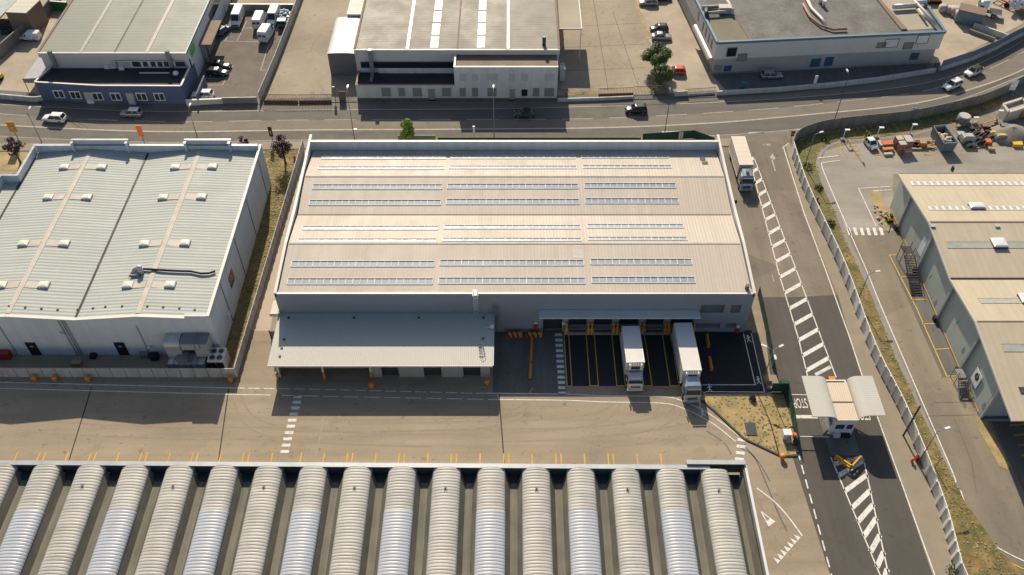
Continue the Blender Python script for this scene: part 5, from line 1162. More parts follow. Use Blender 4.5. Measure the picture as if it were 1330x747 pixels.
# ---- grey building with the two-storey street front, top middle
gb = thing('grey_factory', 'grey street-front factory with shuttered windows and twin ribbed roofs, top middle', 'building', (-11, 160, 0))
GY = 144.6; gx0, gxm, gx1 = -30.0, W(590, 100, GY)[0], 8.7
def gx(px, py=120): return W(px, py, GY)[0]
b = MB(); b.box(gx0, GY, 0, gxm, 149.4, 3.0); b.box(gx0, GY, 3.0, gxm, GY+.25, 3.35); b.box(gx0, GY+.25, 3.0, gx0+.25, 149.4, 3.35); b.box(gxm, GY-.02, 0, gx1, 149.4, 6.95); b.box(gxm, GY-.02, 6.95, gx1, GY+.22, 7.35); b.build('front_wall', M['grey_hall_wall'], gb)
MB().box(gx0+.26, GY+.26, 3.003, gxm, 149.3, 3.05).build('flat_roof', M['tar_roof'], gb)
b = MB(); b.box(gx0-.05, GY-.06, 3.353, gxm, GY+.3, 3.45); b.box(gx0-.05, GY+.3, 3.353, gx0+.3, 149.3, 3.45); b.build('coping', M['terracotta'], gb)
MB().box(gxm+.05, GY+.23, 6.953, gx1-.05, 149.3, 6.99).build('terrace', M['brown_roof'], gb)
b = MB(); b.box(gxm-.03, GY-.06, 7.353, gx1+.03, GY+.3, 7.42); b.box(gxm-.03, GY+.3, 6.953, gxm+.3, 149.3, 7.42); b.build('coping', M['coping'], gb)
MB().box(gx0-.02, GY-.04, .01, gx1+.02, GY-.025, .45).build('plinth', M['brown_roof'], gb)
for px0, px1, m in ((495.5,507.5,0),(517.5,526,0),(536,548,0),(574,586,0),(597,605,0),(613,621,0),(633,645,0),(692,700.5,0),(707,719.5,0)):
    MB().box(gx(px0), GY-.07, .85, gx(px1), GY-.021, 2.75).build('window', M['shutter'], gb)
MB().box(gx(677.5), GY-.07, .9, gx(685), GY-.021, 2.4).build('window', M['glass'], gb)
for px0, px1 in ((556, 565), (662, 669)):
    o = MB().box(gx(px0), GY-.1, .12, gx(px1), GY-.021, 2.5).build('door', M['roof_light'], gb); MB().box(gx(px0)-.1, GY-.5, .01, gx(px1)+.1, GY-.1, .12).build('doorstep', M['kerb'], o)
for px0, px1 in ((597,606),(613,621),(632,647),(661,669),(677,686),(707,719.5)):
    MB().box(gx(px0, 102), GY-.06, 4.4, gx(px1, 102), GY-.021, 5.9).build('window', M['shutter_light'], gb)
HYg = 149.4; HG = 8.1
b = MB(); b.box(gx0-.2, HYg, 0, gx1+.3, 215, HG-.4); b.build('hall_wall', M['blue_hall_wall'], gb)
GR = [(gx0-.2, HG), (W(529, 64, HYg)[0], HG+.14), (W(594, 64, HYg)[0], HG), (W(660, 64, HYg)[0], HG+.14), (gx1+.35, HG)]
gable_roof(MB(), GR, HYg-.15, 216, 'y', th=.3).build('hall_roof', M['grey_hall_roof'], gb)
MB().box(gx0-.25, HYg-.25, HG-1.0, gx1+.4, HYg-.16, HG+.06).build('fascia', M['blue_hall_wall'], gb); MB().box(gx0-.3, HYg-.3, HG+.063, gx1+.45, HYg, HG+.13).build('coping', M['coping'], gb)
for px in (529, 660): xx = W(px, 64, HYg)[0]; MB().box(xx-.28, HYg, HG+.07, xx+.28, 216, HG+.21).build('ridge_rooflight', M['roof_light'], gb)
xx = W(594, 64, HYg)[0]; MB().box(xx-.16, HYg, HG-.03, xx+.16, 216, HG+.04).build('valley_gutter', M['brown_roof'], gb)
for px in (563.5, 624.5):
    xx = W(px, 64, HYg)[0]; y = HYg + .6
    while y < 200:
        z = prof_z(GR, xx); s = -1 if xx < GR[2][0] else 1
        g = MB(); g.grid([[(xx-.75, y, prof_z(GR, xx-.75)+.05), (xx-.75, y+4.0, prof_z(GR, xx-.75)+.05)], [(xx+.75, y, prof_z(GR, xx+.75)+.05), (xx+.75, y+4.0, prof_z(GR, xx+.75)+.05)]], smooth=False); g.build('rooflight', M['roof_light'], gb); y += 4.6
for xx in (gx0-.15, gx1+.3): MB().box(xx-.2, HYg, HG-.1, xx+.2, 216, HG+.22).build('edge_gutter', M['brown_roof'], gb)
q = W(481, 66, HYg); b = MB(); b.box(q[0]-.35, HYg-.95, 3.6, q[0]+.35, HYg-.3, HG+.4); b.box(q[0]-.3, HYg-3.4, 2.9, q[0]+.3, HYg-.3, 3.6); b.build('flue', M['steel_grey'], gb)
q = P(706.5, 57, HG); MB().tube([(q[0], q[1]-.5, HG), (q[0], q[1]-.5, HG+1.9)], .35, 10).build('chimney', M['dark_steel'], gb)
MB().box(W(505, 90, HYg)[0]-2, HYg-.35, 2.81, gxm-.1, HYg-.3, 4.2).build('band_window', M['grey_hall_wall'], gb)
MB().box(W(470, 90, HYg)[0], HYg-.4, 4.3, gxm-.3, HYg-.28, 5.5).build('strip_window', M['glass'], gb)
MB().box(gx1+.42, 158.5, 6.9, gx1+5.2, 172, 7.05).build('side_awning', M['tr_roof_pale'], gb)
b = MB(); b.bar((gx1+5.1, 158.6, 0), (gx1+5.1, 158.6, 6.9), .14); b.bar((gx1+.5, 158.55, 7.12), (gx1+5.2, 158.55, 7.12), .14); b.bar((gx1+5.2, 158.5, 7.12), (gx1+5.2, 172, 7.12), .14); b.build('awning_frame', M['coping'], gb)
o = MB().box(gx1+.8, 151, .02, gx1+1.8, 153.5, 2.6).build('cabinet', M['wall_render']); tag(o, 'pale upright cabinet beside the grey factory corner in the middle lot', 'cabinet')
# tan shed with rounded white roof
ts = thing('roll_shed', 'tall dark sheet-metal shed with nearly flat whitish roof beside the grey factory', 'shed', (-33.8, 158, 0))
X0, X1 = -36.3, -30.6
b = MB(); b.box(X0, 152.9, 0, X1, 166, 5.0); b.build('wall', M['shed_sheet'], ts)
b = MB(); rows_ = []
for k in range(11):
    a = math.pi*k/10; rows_.append([((X0+X1)/2 + (X1-X0)/2*1.03*math.cos(a), y, 5.003 + .28*math.sin(a)) for y in (152.7, 157, 161, 166.2)])
b.grid(rows_); b.build('roof', M['white_tarp'], ts); b = MB(); b.face(*[((X0+X1)/2 + (X1-X0)/2*math.cos(math.pi*k/10), 152.85, 5.0 + .25*math.sin(math.pi*k/10)) for k in range(11)]); b.build('gable_panel', M['shed_sheet'], ts)
t = thing('side_shed', 'pale flat-roofed shed behind the dark sheet-metal shed', 'shed', (-33, 170, 0)); MB().box(-34, 166.5, 0, -30.6, 174, 5.6).build('wall', M['grey_hall_wall'], t); MB().box(-34.1, 166.4, 5.603, -30.5, 174.1, 5.75).build('roof', M['tan_roof'], t)
# ---- flat-roofed building top right
tb = thing('flat_roofed_building', 'grey two-storey building with blue coping and patched flat roof, top right', 'building', (62, 165, 0))
A, B_ = Vector((40.1, 153.45)), Vector((85.9, 157.3)); e = (B_-A).normalized(); nn = Vector((-.115, .993))
D_, C_ = A + nn*45, B_ + Vector((-.05, .998))*45
ZT = 7.35
def tp(u, w): return A + e*u + nn*w
poly = [A, B_, C_, D_]
b = MB(); ins = lambda p, k: p
low = [A + (e+nn)*.35, B_ + (nn-e)*.35, C_, D_ + e*.35]
b.prism(low, 0, 3.3); b.build('lower_wall', M['tr_wall_shaded'], tb)
MB().prism(poly, 3.303, ZT-.5).build('upper_wall', M['tr_wall'], tb)
b = MB()
for a, c in ((A, B_), (B_, C_), (D_, A)): b.wallseg(a, c, ZT-.497, ZT, .5)
b.build('parapet', M['blue_coping'], tb)
b = MB(); b.prism([p for p in (A + (e+nn)*.26, B_ + (nn-e)*.26, C_, D_)], ZT-.49, ZT-.44); b.build('flat_roof', M['tr_roof'], tb)
def roofpoly(px, m, dz, name):
    MB().prism([P(x, y, ZT) for x, y in px], ZT-.43, ZT-.43+dz).build(name, M[m], tb)
roofpoly([(917.5, 22), (953, 17), (974.5, 50), (932.5, 53)], 'tr_roof_green', .03, 'green_roof_area')
roofpoly([(1141, -4), (1187, -4), (1216, 34.5), (1176, 37)], 'tr_roof_pale', .035, 'pale_roof_area')
roofpoly([(1138, -4), (1142, -4), (1179, 36.5), (1171, 37)], 'brown_roof', .25, 'roof_kerb')
roofpoly([(953, 17), (954.5, 17), (976.5, 50), (974.5, 50.5)], 'brown_roof', .12, 'roof_seam')
for px, py0, py1 in ((950.5, 5, 1),): pass
q = [P(x, y, ZT) for x, y in ((1043, 5), (1052, 22), (1066, 33), (1082, 38.5), (1100, 37.5))]
b = MB(); b.tube(q, .24, 8); b.build('roof_duct', M['terracotta'], tb); q2 = [(p[0]+.7, p[1]+.3, ZT) for p in [P(x, y, ZT) for x, y in ((1043, -3), (1050, 12), (1063, 25), (1068, 33))]]; MB().tube(q2, .3, 8).build('roof_duct', M['coping'], tb)
for px, py in ((1070, 6), (1066, 2)): q = P(px, py, ZT); MB().tube([(q[0], q[1], ZT-.5), (q[0], q[1], ZT+.9)], .4, 8).build('roof_vent', M['galvanised'], tb)
# roof plant: ducts on the green patch and on the pale patch
def ducts(pxs, r, m, z=ZT+.35): MB().tube([P(x, y, z) for x, y in pxs], r, 8).build('roof_duct', M[m], tb)
ducts([(911, 9), (949, 7)], .28, 'tan_roof'); ducts([(917, 17), (940, 15), (953, 12)], .3, 'tan_roof'); ducts([(918, 20), (917, 12)], .45, 'dark_steel'); ducts([(952, 17), (948, 6), (943, -2)], .3, 'tan_roof')
q = P(941, 13, ZT); MB().box(q[0]-1.3, q[1]-.8, ZT-.4, q[0]+1.3, q[1]+.8, ZT+.9).build('roof_unit', M['rust_strip'], tb); q = P(928, 12, ZT); MB().box(q[0]-2.2, q[1]-.3, ZT-.4, q[0]+1.2, q[1]+1.4, ZT+.2).build('roof_unit', M['dark_steel'], tb)
ducts([(1160, 9), (1190, 7)], .5, 'galvanised'); ducts([(1185, -2), (1200, 14), (1215, 32)], .28, 'rust_strip'); ducts([(1190, 3), (1202, 2), (1201, -4)], .45, 'white_metal'); ducts([(1193, 12), (1203, 26)], .25, 'tan_roof')
def wpan(u0, u1, z0, z1, m, name, d=.0, off=-.06):
    p0, p1 = A + e*u0 - nn*(.03 - d), A + e*u1 - nn*(.03 - d); b = MB(); b.wallseg(p0, p1, z0, z1, .06); return b.build(name, M[m], tb)
def upx(px, py, d=0):     # pixel on the street face -> distance along it and height
    lo, hi = -5, 55
    for _ in range(50):
        m_ = (lo+hi)/2; p = A + e*m_
        if p.x < W(px, py, p.y)[0]: lo = m_
        else: hi = m_
    return lo, W(px, py, (A + e*lo).y)[2]
for x0, x1, y0, y1, m in ((945.5,955,62.5,72.5,'glass'),(959.5,968.5,70.5,78,'shutter'),(1151,1164.5,51.5,60.5,'car_white'),(1140.5,1149,56,61,'shutter'),(1175,1183.5,56,63,'shutter'),(1193,1203.5,46.5,55.5,'car_white')):
    (u0, zt), (u1, zb) = upx(x0, y0), upx(x1, y1); o = wpan(u0, u1, zb, zt, m, 'window'); f = MB(); 
    for za, zb_ in ((zt, zt+.12), (zb-.12, zb)): f.wallseg(A+e*(u0-.1)-nn*.06, A+e*(u1+.1)-nn*.06, za, zb_, .12)
    f.wallseg(A+e*(u0-.1)-nn*.06, A+e*(u0)-nn*.06, zb, zt, .12); f.wallseg(A+e*(u1)-nn*.06, A+e*(u1+.1)-nn*.06, zb, zt, .12); f.build('frame', M['steel_grey'], o)
for x0, x1, y0, y1, m in ((941.5,950,86.5,93.5,'car_blue'),(1055,1064.5,77.5,87.5,'car_blue'),(1073.5,1081,75.5,86.5,'car_blue'),(1184.5,1192,70,78.5,'car_blue'),(928,937,86,92,'shutter')):
    (u0, zt), (u1, zb) = upx(x0, y0), upx(x1, y1); wpan(u0, u1, max(.1, zb), min(3.2, zt), m, 'door' if y1 > 86 else 'window', d=.33)
for k, (w0, w1) in enumerate(((2.5, 3.3), (4.6, 5.4), (6.8, 7.6), (9, 9.8), (12.8, 13.6))):
    p0, p1 = A + nn*w0 - e*.03, A + nn*w1 - e*.03; b = MB(); b.wallseg(p0, p1, 4.2, 6.0, .06); b.build('side_window', M['glass'], tb)
b = MB(); rows_ = []
for k in range(7):
    a = math.pi/2*k/6; rows_.append([tuple(A + nn*w - e*(1.0*math.cos(a)+.0)) + (2.6 + .7*math.sin(a),) for w in (.8, 7.0, 13.4)])
b.grid(rows_); b.build('barrel_awning', M['roof_light'], tb)
for px, py in ((1082, 48),): pass
# ------------------------------------------------------------------ vehicles (front = +X, origin on the ground under the centre)
def wheel(parent, x, y, r, w):
    b = MB(); s = 1 if y > 0 else -1
    b.tube([(x, y - w/2, r), (x, y + w/2, r)], r, 16); o = b.build('wheel', M['tyre'], parent)
    c = MB(); c.tube([(x, y + s*(w/2 + .002), r), (x, y + s*(w/2 + .02), r)], r*.62, 12); c.build('rim', M['rim'], o); return o
def section(x, w, z0, zt, crown=.04, tuck=.88):
    h = zt - z0
    half = [(w*tuck, z0), (w*.985, z0 + h*.18), (w, z0 + h*.55), (w*.975, z0 + h*.85), (w*.9, zt), (w*.45, zt + crown)]
    return [(x, y, z) for y, z in half] + [(x, -y, z) for y, z in half[::-1]]
def car(label, paint, L=4.2, Wd=1.78, Ht=1.5, style='hatch', roofm=None):
    t = thing('parked_car' if True else '', label, 'car'); hw = Wd/2; l = L/2; zb = .22
    belt = Ht*.60; hood = Ht*.56
    st_ = {'hatch': [(-l, .84, .45, .50), (-l+.07, .93, zb+.04, belt*.97), (-l+.35, .985, zb, belt+.02), (-l*.3, 1, zb, belt), (l*.28, 1, zb, belt-.01), (l*.62, .98, zb, hood), (l-.3, .93, zb, hood*.9), (l-.06, .84, zb+.06, hood*.76), (l, .74, .34, .52)],
           'sedan': [(-l, .80, .42, .62), (-l+.07, .9, zb+.04, belt*.95), (-l+.5, .96, zb, belt+.01), (-l*.3, 1, zb, belt), (l*.28, 1, zb, belt-.01), (l*.62, .98, zb, hood), (l-.3, .93, zb, hood*.9), (l-.06, .84, zb+.06, hood*.74), (l, .74, .34, .5)]}
    st = st_['sedan' if style in ('sedan', 'cabrio') else 'hatch']
    b = MB(); b.grid([section(x, hw*w, z0, zt) for x, w, z0, zt in st], True, True, True); body = b.build('body', paint, t)
    if style == 'sedan': xb0, xb1, xt0, xt1 = -l+.55, l*.42, -l*.45, l*.10
    elif style == 'cabrio': xb0, xb1, xt0, xt1 = -l+.75, l*.35, -l*.40, l*.05
    elif style == 'wagon': xb0, xb1, xt0, xt1 = -l+.12, l*.46, -l+.45, l*.14
    else: xb0, xb1, xt0, xt1 = -l+.14, l*.48, -l+.50, l*.16
    wb, wt = hw*.93, hw*.74; zr = Ht
    def cab(k, z, x0, x1, w): return [(x0, -w*.9, z), (x0+.12, -w, z), (x1-.15, -w, z), (x1, -w*.86, z), (x1, w*.86, z), (x1-.15, w, z), (x0+.12, w, z), (x0, w*.9, z)]
    g = MB(); g.grid([cab(0, belt-.03, xb0, xb1, wb), cab(1, zr-.07, xt0, xt1, wt)], True, False); g.build('window_glass', M['glass'], t)
    r = MB(); top = [cab(0, zr-.075, xt0-.02, xt1+.02, wt+.015), cab(0, zr-.02, xt0+.04, xt1-.05, wt*.95), cab(0, zr, xt0+.25, xt1-.25, wt*.7)]
    r.grid(top, True, True, True); ro = r.build('roof', roofm or (M['black'] if style == 'cabrio' else paint), t)
    p = MB()
    for s in (-1, 1):
        p.bar((xb1-.08, s*wb*.95, belt-.02), (xt1-.05, s*wt*.96, zr-.06), .07); p.bar((xb0+.06, s*wb*.97, belt-.02), (xt0+.06, s*wt*.98, zr-.06), .16 if style != 'sedan' else .1)
        xm = (xb0+xb1)/2 - .05; p.bar((xm, s*(wb+.005), belt-.02), (xm-.02, s*(wt+.005), zr-.06), .08)
    p.build('pillars', paint, body)
    for s in (-1, 1):
        for x in (-l*.60, l*.62): wheel(t, x, s*(hw-.10), .32, .21)
        MB().ball((l-.13, s*hw*.66, hood*.74), .13, 10, 6, .6).build('headlight', M['lamp_glass'], t)
        MB().box(-l+.0, s*hw*.62-.13, belt*.68, -l+.09, s*hw*.62+.13, belt*.9).build('tail_light', M['tail_red'], t)
        MB().ball((xb1-.25, s*(hw+.06), belt+.06), .1, 8, 6, .8).build('mirror', paint, t)
    q = MB(); q.box(l-.06, -hw*.45, .34, l+.015, hw*.45, .52); q.build('grille', M['black'], t)
    MB().box(-l-.012, -.26, .55, -l+.03, .26, .66).build('number_plate', M['car_white'], t)
    return t
def place(t, px, py, ang, z=.03):
    q = P(px, py, .4); t.location = (q[0], q[1], z); t.rotation_euler = (0, 0, ang); return t
pi = math.pi
def road_ang(px, py):   # direction of the street at a pixel
    a, c = P(px, py), None
    i = min(range(len(l_mid)-1), key=lambda k: (l_mid[k]-Vector(a[:2])).length); d = l_mid[i+1]-l_mid[i]; return math.atan2(d.y, d.x)
G1 = 'cars driving on the street'
def mk(label, paint, px, py, ang, grp=None, nm='parked_car', **k):
    t = car(label, M[paint], **k); t.name = nm; place(t, px, py, ang)
    if grp: t['group'] = grp
    return t
mk('white suv driving on the street at the far left, below the blue offices', 'car_white', 71, 155, pi + road_ang(71, 155), G1, 'car', L=4.4, Ht=1.65, style='wagon')
mk('silver hatchback driving in the shade of the blue offices', 'car_silver', 171, 147.5, pi + road_ang(171, 147), G1, 'car', L=4.1, Ht=1.5, roofm=M['car_white'])
mk('dark green car driving in the shade of the grey street front', 'car_green', 681, 148.5, pi, G1, 'car', L=3.9, style='cabrio')
mk('black suv driving past the middle empty lot', 'car_black', 826, 143.5, pi + .03, G1, 'car', L=4.2, Ht=1.62, style='wagon')
mk('white suv in the bend, nearer the camera of the two white cars', 'car_white', 1236.5, 111.5, pi + road_ang(1236, 111) + .05, G1, 'car', L=4.3, Ht=1.6, style='wagon')
mk('white car with black roof ahead in the bend, further right', 'car_white', 1264, 94, pi + road_ang(1264, 94) + .05, G1, 'car', L=4.2, Ht=1.5, roofm=M['black'])
mk('silver hatchback parked in the shade in front of the flat-roofed building', 'car_silver', 1002, 98.5, .03, L=4.3)
mk('bright red hatchback beside the round green trees', 'car_red', 878, 93, pi, L=3.9, Ht=1.45)
mk('silver saloon parked next to a black car by the fence', 'car_silver', 859, 48.5, -.05, style='sedan', L=4.3)
mk('black hatchback parked above the silver saloon by the fence', 'car_black', 856, 38, pi + .05, L=3.9, Ht=1.55)
mk('silver car at the top edge of the pale lot by the fence', 'car_silver', 842, 4, pi, L=4.2)
mk('black car at the top edge of the pale lot, right of the silver one', 'car_black', 860, -2.5, 0, L=4.2)
mk('black estate car parked below the hall wall in the van lot', 'car_black', 285.5, 86, -.1, L=4.7, style='sedan')
mk('beige roofed dark car parked beside the black estate in the van lot', 'car_black', 283, 95, -.06, L=4.3, roofm=M['car_beige'])
mk('blue hatchback parked along the hall wall', 'car_blue', 290, 40, R(62), L=3.9)
mk('white car parked behind the low roadside wall', 'car_white', 263.5, 124, pi, L=4.4)
def van(label, L=5.7, Wd=2.0, Ht=2.5, small=False, paint=None, cat='van', group=None):
    t = thing('delivery_van', label, cat, group=group); l = L/2; hw = Wd/2; p = paint or M['car_white']
    nose = .9 if not small else 1.15; zh = Ht*.47 if not small else Ht*.55
    def sec(x, w, zt, zb=.3): return [(x, w*.94, zb), (x, w, zb+.3), (x, w, zt*.62), (x, w*.93, zt-.12), (x, w*.82, zt), (x, -w*.82, zt), (x, -w*.93, zt-.12), (x, -w, zt*.62), (x, -w, zb+.3), (x, -w*.94, zb)]
    b = MB(); b.grid([sec(-l, hw*.97, Ht-.08), sec(-l+.15, hw, Ht), sec(l-nose-1.0, hw, Ht), sec(l-nose-.75, hw*.98, Ht-.06), sec(l-nose+.05, hw*.97, zh+.1), sec(l-.15, hw*.90, zh-.12), sec(l, hw*.82, zh-.42, .36)], True, False, True); body = b.build('body', p, t)
    x0, x1 = l-nose-.68, l-nose+.04; z0, z1 = zh+.16, Ht-.17
    g = MB(); n_ = Vector((Ht-zh, 0, .8)).normalized()*.012
    g.face((x1+.02, -hw*.80, z0), (x1+.02, hw*.80, z0), (x0+.02, hw*.76, z1), (x0+.02, -hw*.76, z1)); g.build('windscreen', M['glass'], t)
    for s in (-1, 1):
        g = MB(); y = s*(hw+.006); f = [(x1-.15, y, z0-.02), (x1-.95, y, z0-.02), (x1-.95, s*(hw*.97+.0), z1*.98-.1), (x0-.1, s*(hw*.97), z1*.98-.1)]; g.face(*(f if s < 0 else f[::-1])); g.build('side_window', M['glass'], t)
        for x in (-l+1.05, l-.95): wheel(t, x, s*(hw-.13), .34, .24)
        MB().box(l-.1, s*hw*.66-.18, zh-.46, l+.0, s*hw*.66+.18, zh-.24).build('headlight', M['lamp_glass'], t)
        MB().box(-l-.02, s*hw*.88-.06, .9, -l+.02, s*hw*.88+.06, 1.5).build('tail_light', M['tail_red'], t)
        MB().box(x1-.15, s*(hw+.05), z0, x1-.02, s*(hw+.25), z0+.3).build('mirror', M['black'], t)
    MB().box(l-.06, -hw*.5, .5, l+.02, hw*.5, .82).build('grille', M['black'], t)
    q = MB(); q.box(-l-.012, -.012, .5, -l-.004, .012, Ht-.2); q.box(-l-.014, -hw*.8, .42, -l-.002, hw*.8, .48); q.build('door_seam', M['black'], body)
    if not small: q = MB(); q.box(-l-.02, -hw*.75, 1.45, -l-.004, -.1, 2.0); q.box(-l-.02, .1, 1.45, -l-.004, hw*.75, 2.0); q.build('rear_window', M['window_pane'], t)
    return t
g3 = 'white delivery vans in the parking lot'
place(van('white high-roof van facing the camera, leftmost by the back wall', group=g3), 309, 26, -pi/2)
v2 = van('white high-roof van with its rear to the camera, between two others at the back wall', group=g3); place(v2, 338, 28.5, pi/2 - .03)
place(van('white high-roof van facing the camera, right one at the back wall', group=g3), 356, 24.5, -pi/2 - .03)
place(van('white box van standing forward of the row with its rear to the camera', L=5.2, Wd=2.1, Ht=2.7, group=g3), 347, 46, pi/2 - .15)
place(van('small white van alone in the pale yard at the far left', L=4.5, Wd=1.8, Ht=1.85, small=True), 39, 49, pi - .05)
q = P(371, 25); t = thing('loaded_truck', 'small flatbed truck heaped with pale blue bags beside the white vans', 'truck', (q[0], q[1], 0), 0)
b = MB(); b.box(q[0]-.95, q[1]-2.6, .7, q[0]+.95, q[1]+1.6, .95); b.box(q[0]-.9, q[1]-4.0, .5, q[0]+.9, q[1]-2.65, 1.9); b.build('cab_and_bed', M['car_blue'], t); MB().box(q[0]-.8, q[1]-4.03, 1.2, q[0]+.8, q[1]-4.0, 1.75).build('windscreen', M['glass'], t)
for dx in (-.85, .85):
    for dy in (-3.2, .6): MB().tube([(q[0]+dx-.12, q[1]+dy, .38), (q[0]+dx+.12, q[1]+dy, .38)], .38, 12).build('wheel', M['tyre'], t)
bg = MB()
for k in range(34): bg.ball((q[0]+random.uniform(-.85, .85), q[1]+random.uniform(-2.4, 1.5), 1.15+random.uniform(0, .9)), random.uniform(.22, .34), 7, 5, .6)
tag(bg.build('bags', M['pale_blue_bag']), 'heap of pale blue bags on the small truck beside the vans', 'bags', kind='stuff')
# ---- lorries
def lorry(label, boxL, boxW, boxH, cabL, boxm, cabm, fridge=True, hatch=False, cabH=2.9):
    """front +X; origin at the ground, box rear at x=0"""
    t = thing('lorry', label, 'truck'); hw = boxW/2; gap = .55; cx0 = boxL + gap - .05; cx1 = cx0 + cabL; cw = boxW*.46
    b = MB(); b.box(0, -hw, 1.15, boxL, hw, boxH); box = b.build('cargo_box', boxm, t)
    e_ = MB()
    for s in (-1, 1): e_.box(-.01, s*hw-.04, boxH-.06, boxL+.01, s*hw+.04, boxH+.02); e_.box(-.01, s*hw-.04, 1.1, boxL+.01, s*hw+.04, 1.2)
    e_.box(boxL-.05, -hw+.041, boxH-.05, boxL+.01, hw-.041, boxH+.02); e_.build('edge_rail', M['galvanised'], box)
    MB().box(.2, -.5, .75, cx1-.5, .5, 1.1).build('chassis', M['dark_steel'], t)
    for s in (-1, 1): MB().box(boxL*.35, s*hw*.93-.03, .5, boxL*.62, s*hw*.93+.03, 1.05).build('side_guard', M['steel_grey'], t)
    # cab: rounded profile
    def cs(x, w, zb, zt): return [(x, w*.97, zb), (x, w, zb+.5), (x, w*.98, zt-.5), (x, w*.90, zt-.08), (x, w*.75, zt), (x, -w*.75, zt), (x, -w*.90, zt-.08), (x, -w*.98, zt-.5), (x, -w, zb+.5), (x, -w*.97, zb)]
    b = MB(); b.grid([cs(cx0, cw, .6, cabH), cs(cx1-.75, cw, .6, cabH+.02), cs(cx1-.42, cw*.97, .55, cabH-.22), cs(cx1-.12, cw*.95, .5, 1.75), cs(cx1, cw*.90, .5, 1.45)], True, False, True); cab = b.build('cab', cabm, t)
    if cabH > 2.6:
        d = MB(); rows_ = [[(cx0+.05, y*.82*cw, cabH+h) for y, h in ((-1, 0), (-.9, .42), (.9, .42), (1, 0))], [(cx0+.75, y*.84*cw, cabH+h) for y, h in ((-1, 0), (-.88, .26), (.88, .26), (1, 0))], [(cx1-.75, y*.84*cw, cabH+h) for y, h in ((-1, 0.01), (-.85, .04), (.85, .04), (1, 0.01))]]
        d.grid(rows_, False, True); d.build('wind_deflector', cabm, t)
    z0, z1 = 1.80, cabH-.26
    g = MB(); g.face((cx1-.095, -cw*.86, z0+.03), (cx1-.095, cw*.86, z0+.03), (cx1-.385, cw*.82, z1+.02), (cx1-.385, -cw*.82, z1+.02)); g.build('windscreen', M['glass'], t)
    MB().box(cx1-.36, -cw*.8, z1+.08, cx1-.1, cw*.8, z1+.14).build('sun_visor', M['dark_steel'], t)
    for s in (-1, 1):
        y = s*(cw+.006); MB().box(cx1-1.35, y-.004, 1.75, cx1-.5, y+.004, 2.5).build('side_window', M['glass'], t)
        MB().box(cx1-.3, s*(cw+.12)-.06, 1.7, cx1-.15, s*(cw+.12)+.1, 2.35).build('mirror', M['black'], t)
        MB().box(cx1-.08, s*cw*.7-.17, .68, cx1+.03, s*cw*.7+.17, .88).build('headlight', M['lamp_glass'], t)
        MB().box(-.03, s*hw*.8-.2, .85, .03, s*hw*.8+.2, 1.0).build('tail_light', M['tail_red'], t)
        for x in (cx1-1.05, 1.6): wheel(t, x, s*(hw-.22), .47, .36)
        if boxL > 8: wheel(t, 2.75, s*(hw-.22), .47, .36)
    MB().box(cx1-.1, -cw*.98, .38, cx1+.1, cw*.98, .66).build('bumper', cabm, t)
    g = MB()
    for k in range(4): g.box(cx1-.02, -cw*.6, .92+k*.14, cx1+.025, cw*.6, .99+k*.14)
    g.build('grille', M['dark_steel'], t); MB().box(cx1+.1, -.26, .42, cx1+.115, .26, .54).build('number_plate', M['lamp_glass'], t)
    if fridge:
        f = MB(); f.box(boxL+.012, -hw*.72, 2.75, boxL+.48, hw*.72, boxH-.08); fo = f.build('cooling_unit', M['car_white'], t)
        MB().box(boxL+.06, -hw*.58, boxH-.078, boxL+.42, hw*.58, boxH-.05).build('fan_recess', M['black'], fo)
        gr = MB()
        for k in range(6): gr.box(boxL+.1, -hw*.5+k*hw*.19, boxH-.048, boxL+.4, -hw*.5+k*hw*.19+.05, boxH-.03)
        gr.build('fan_grille', M['galvanised'], fo)
        MB().box(boxL+.482, -hw*.5, 2.9, boxL+.50, hw*.5, boxH-.3).build('front_grille', M['dark_steel'], fo)
    if hatch: MB().box(cx0+.65, -.28, cabH+.3, cx0+1.15, .28, cabH+.36).build('roof_hatch', M['black'], t)
    return t
t1_ = lorry('shorter white refrigerated lorry backed into a loading bay', 6.65, 2.5, 3.9, 1.75, M['truck_box'], M['truck_box'], cabH=2.35)
t1_.location = (17.12, 83.55, .012); t1_.rotation_euler = (0, 0, -pi/2 + .018)
t2_ = lorry('longer white refrigerated lorry backed into the rightmost loading bay', 8.7, 2.55, 4.0, 2.2, M['truck_box'], M['truck_silver'], cabH=3.05)
t2_.location = (24.75, 84.1, .012); t2_.rotation_euler = (0, 0, -pi/2 + .022)
t3_ = lorry('cream-covered lorry with silver cab driving down the gate road beside the warehouse', 8.0, 2.42, 3.8, 2.3, M['tarp_cream'], M['truck_silver'], fridge=False, hatch=True, cabH=3.0)
q = P(961, 178, 3.8); t3_.location = (q[0]-.3, q[1]+.2, .03); t3_.rotation_euler = (0, 0, -pi/2 + .012)
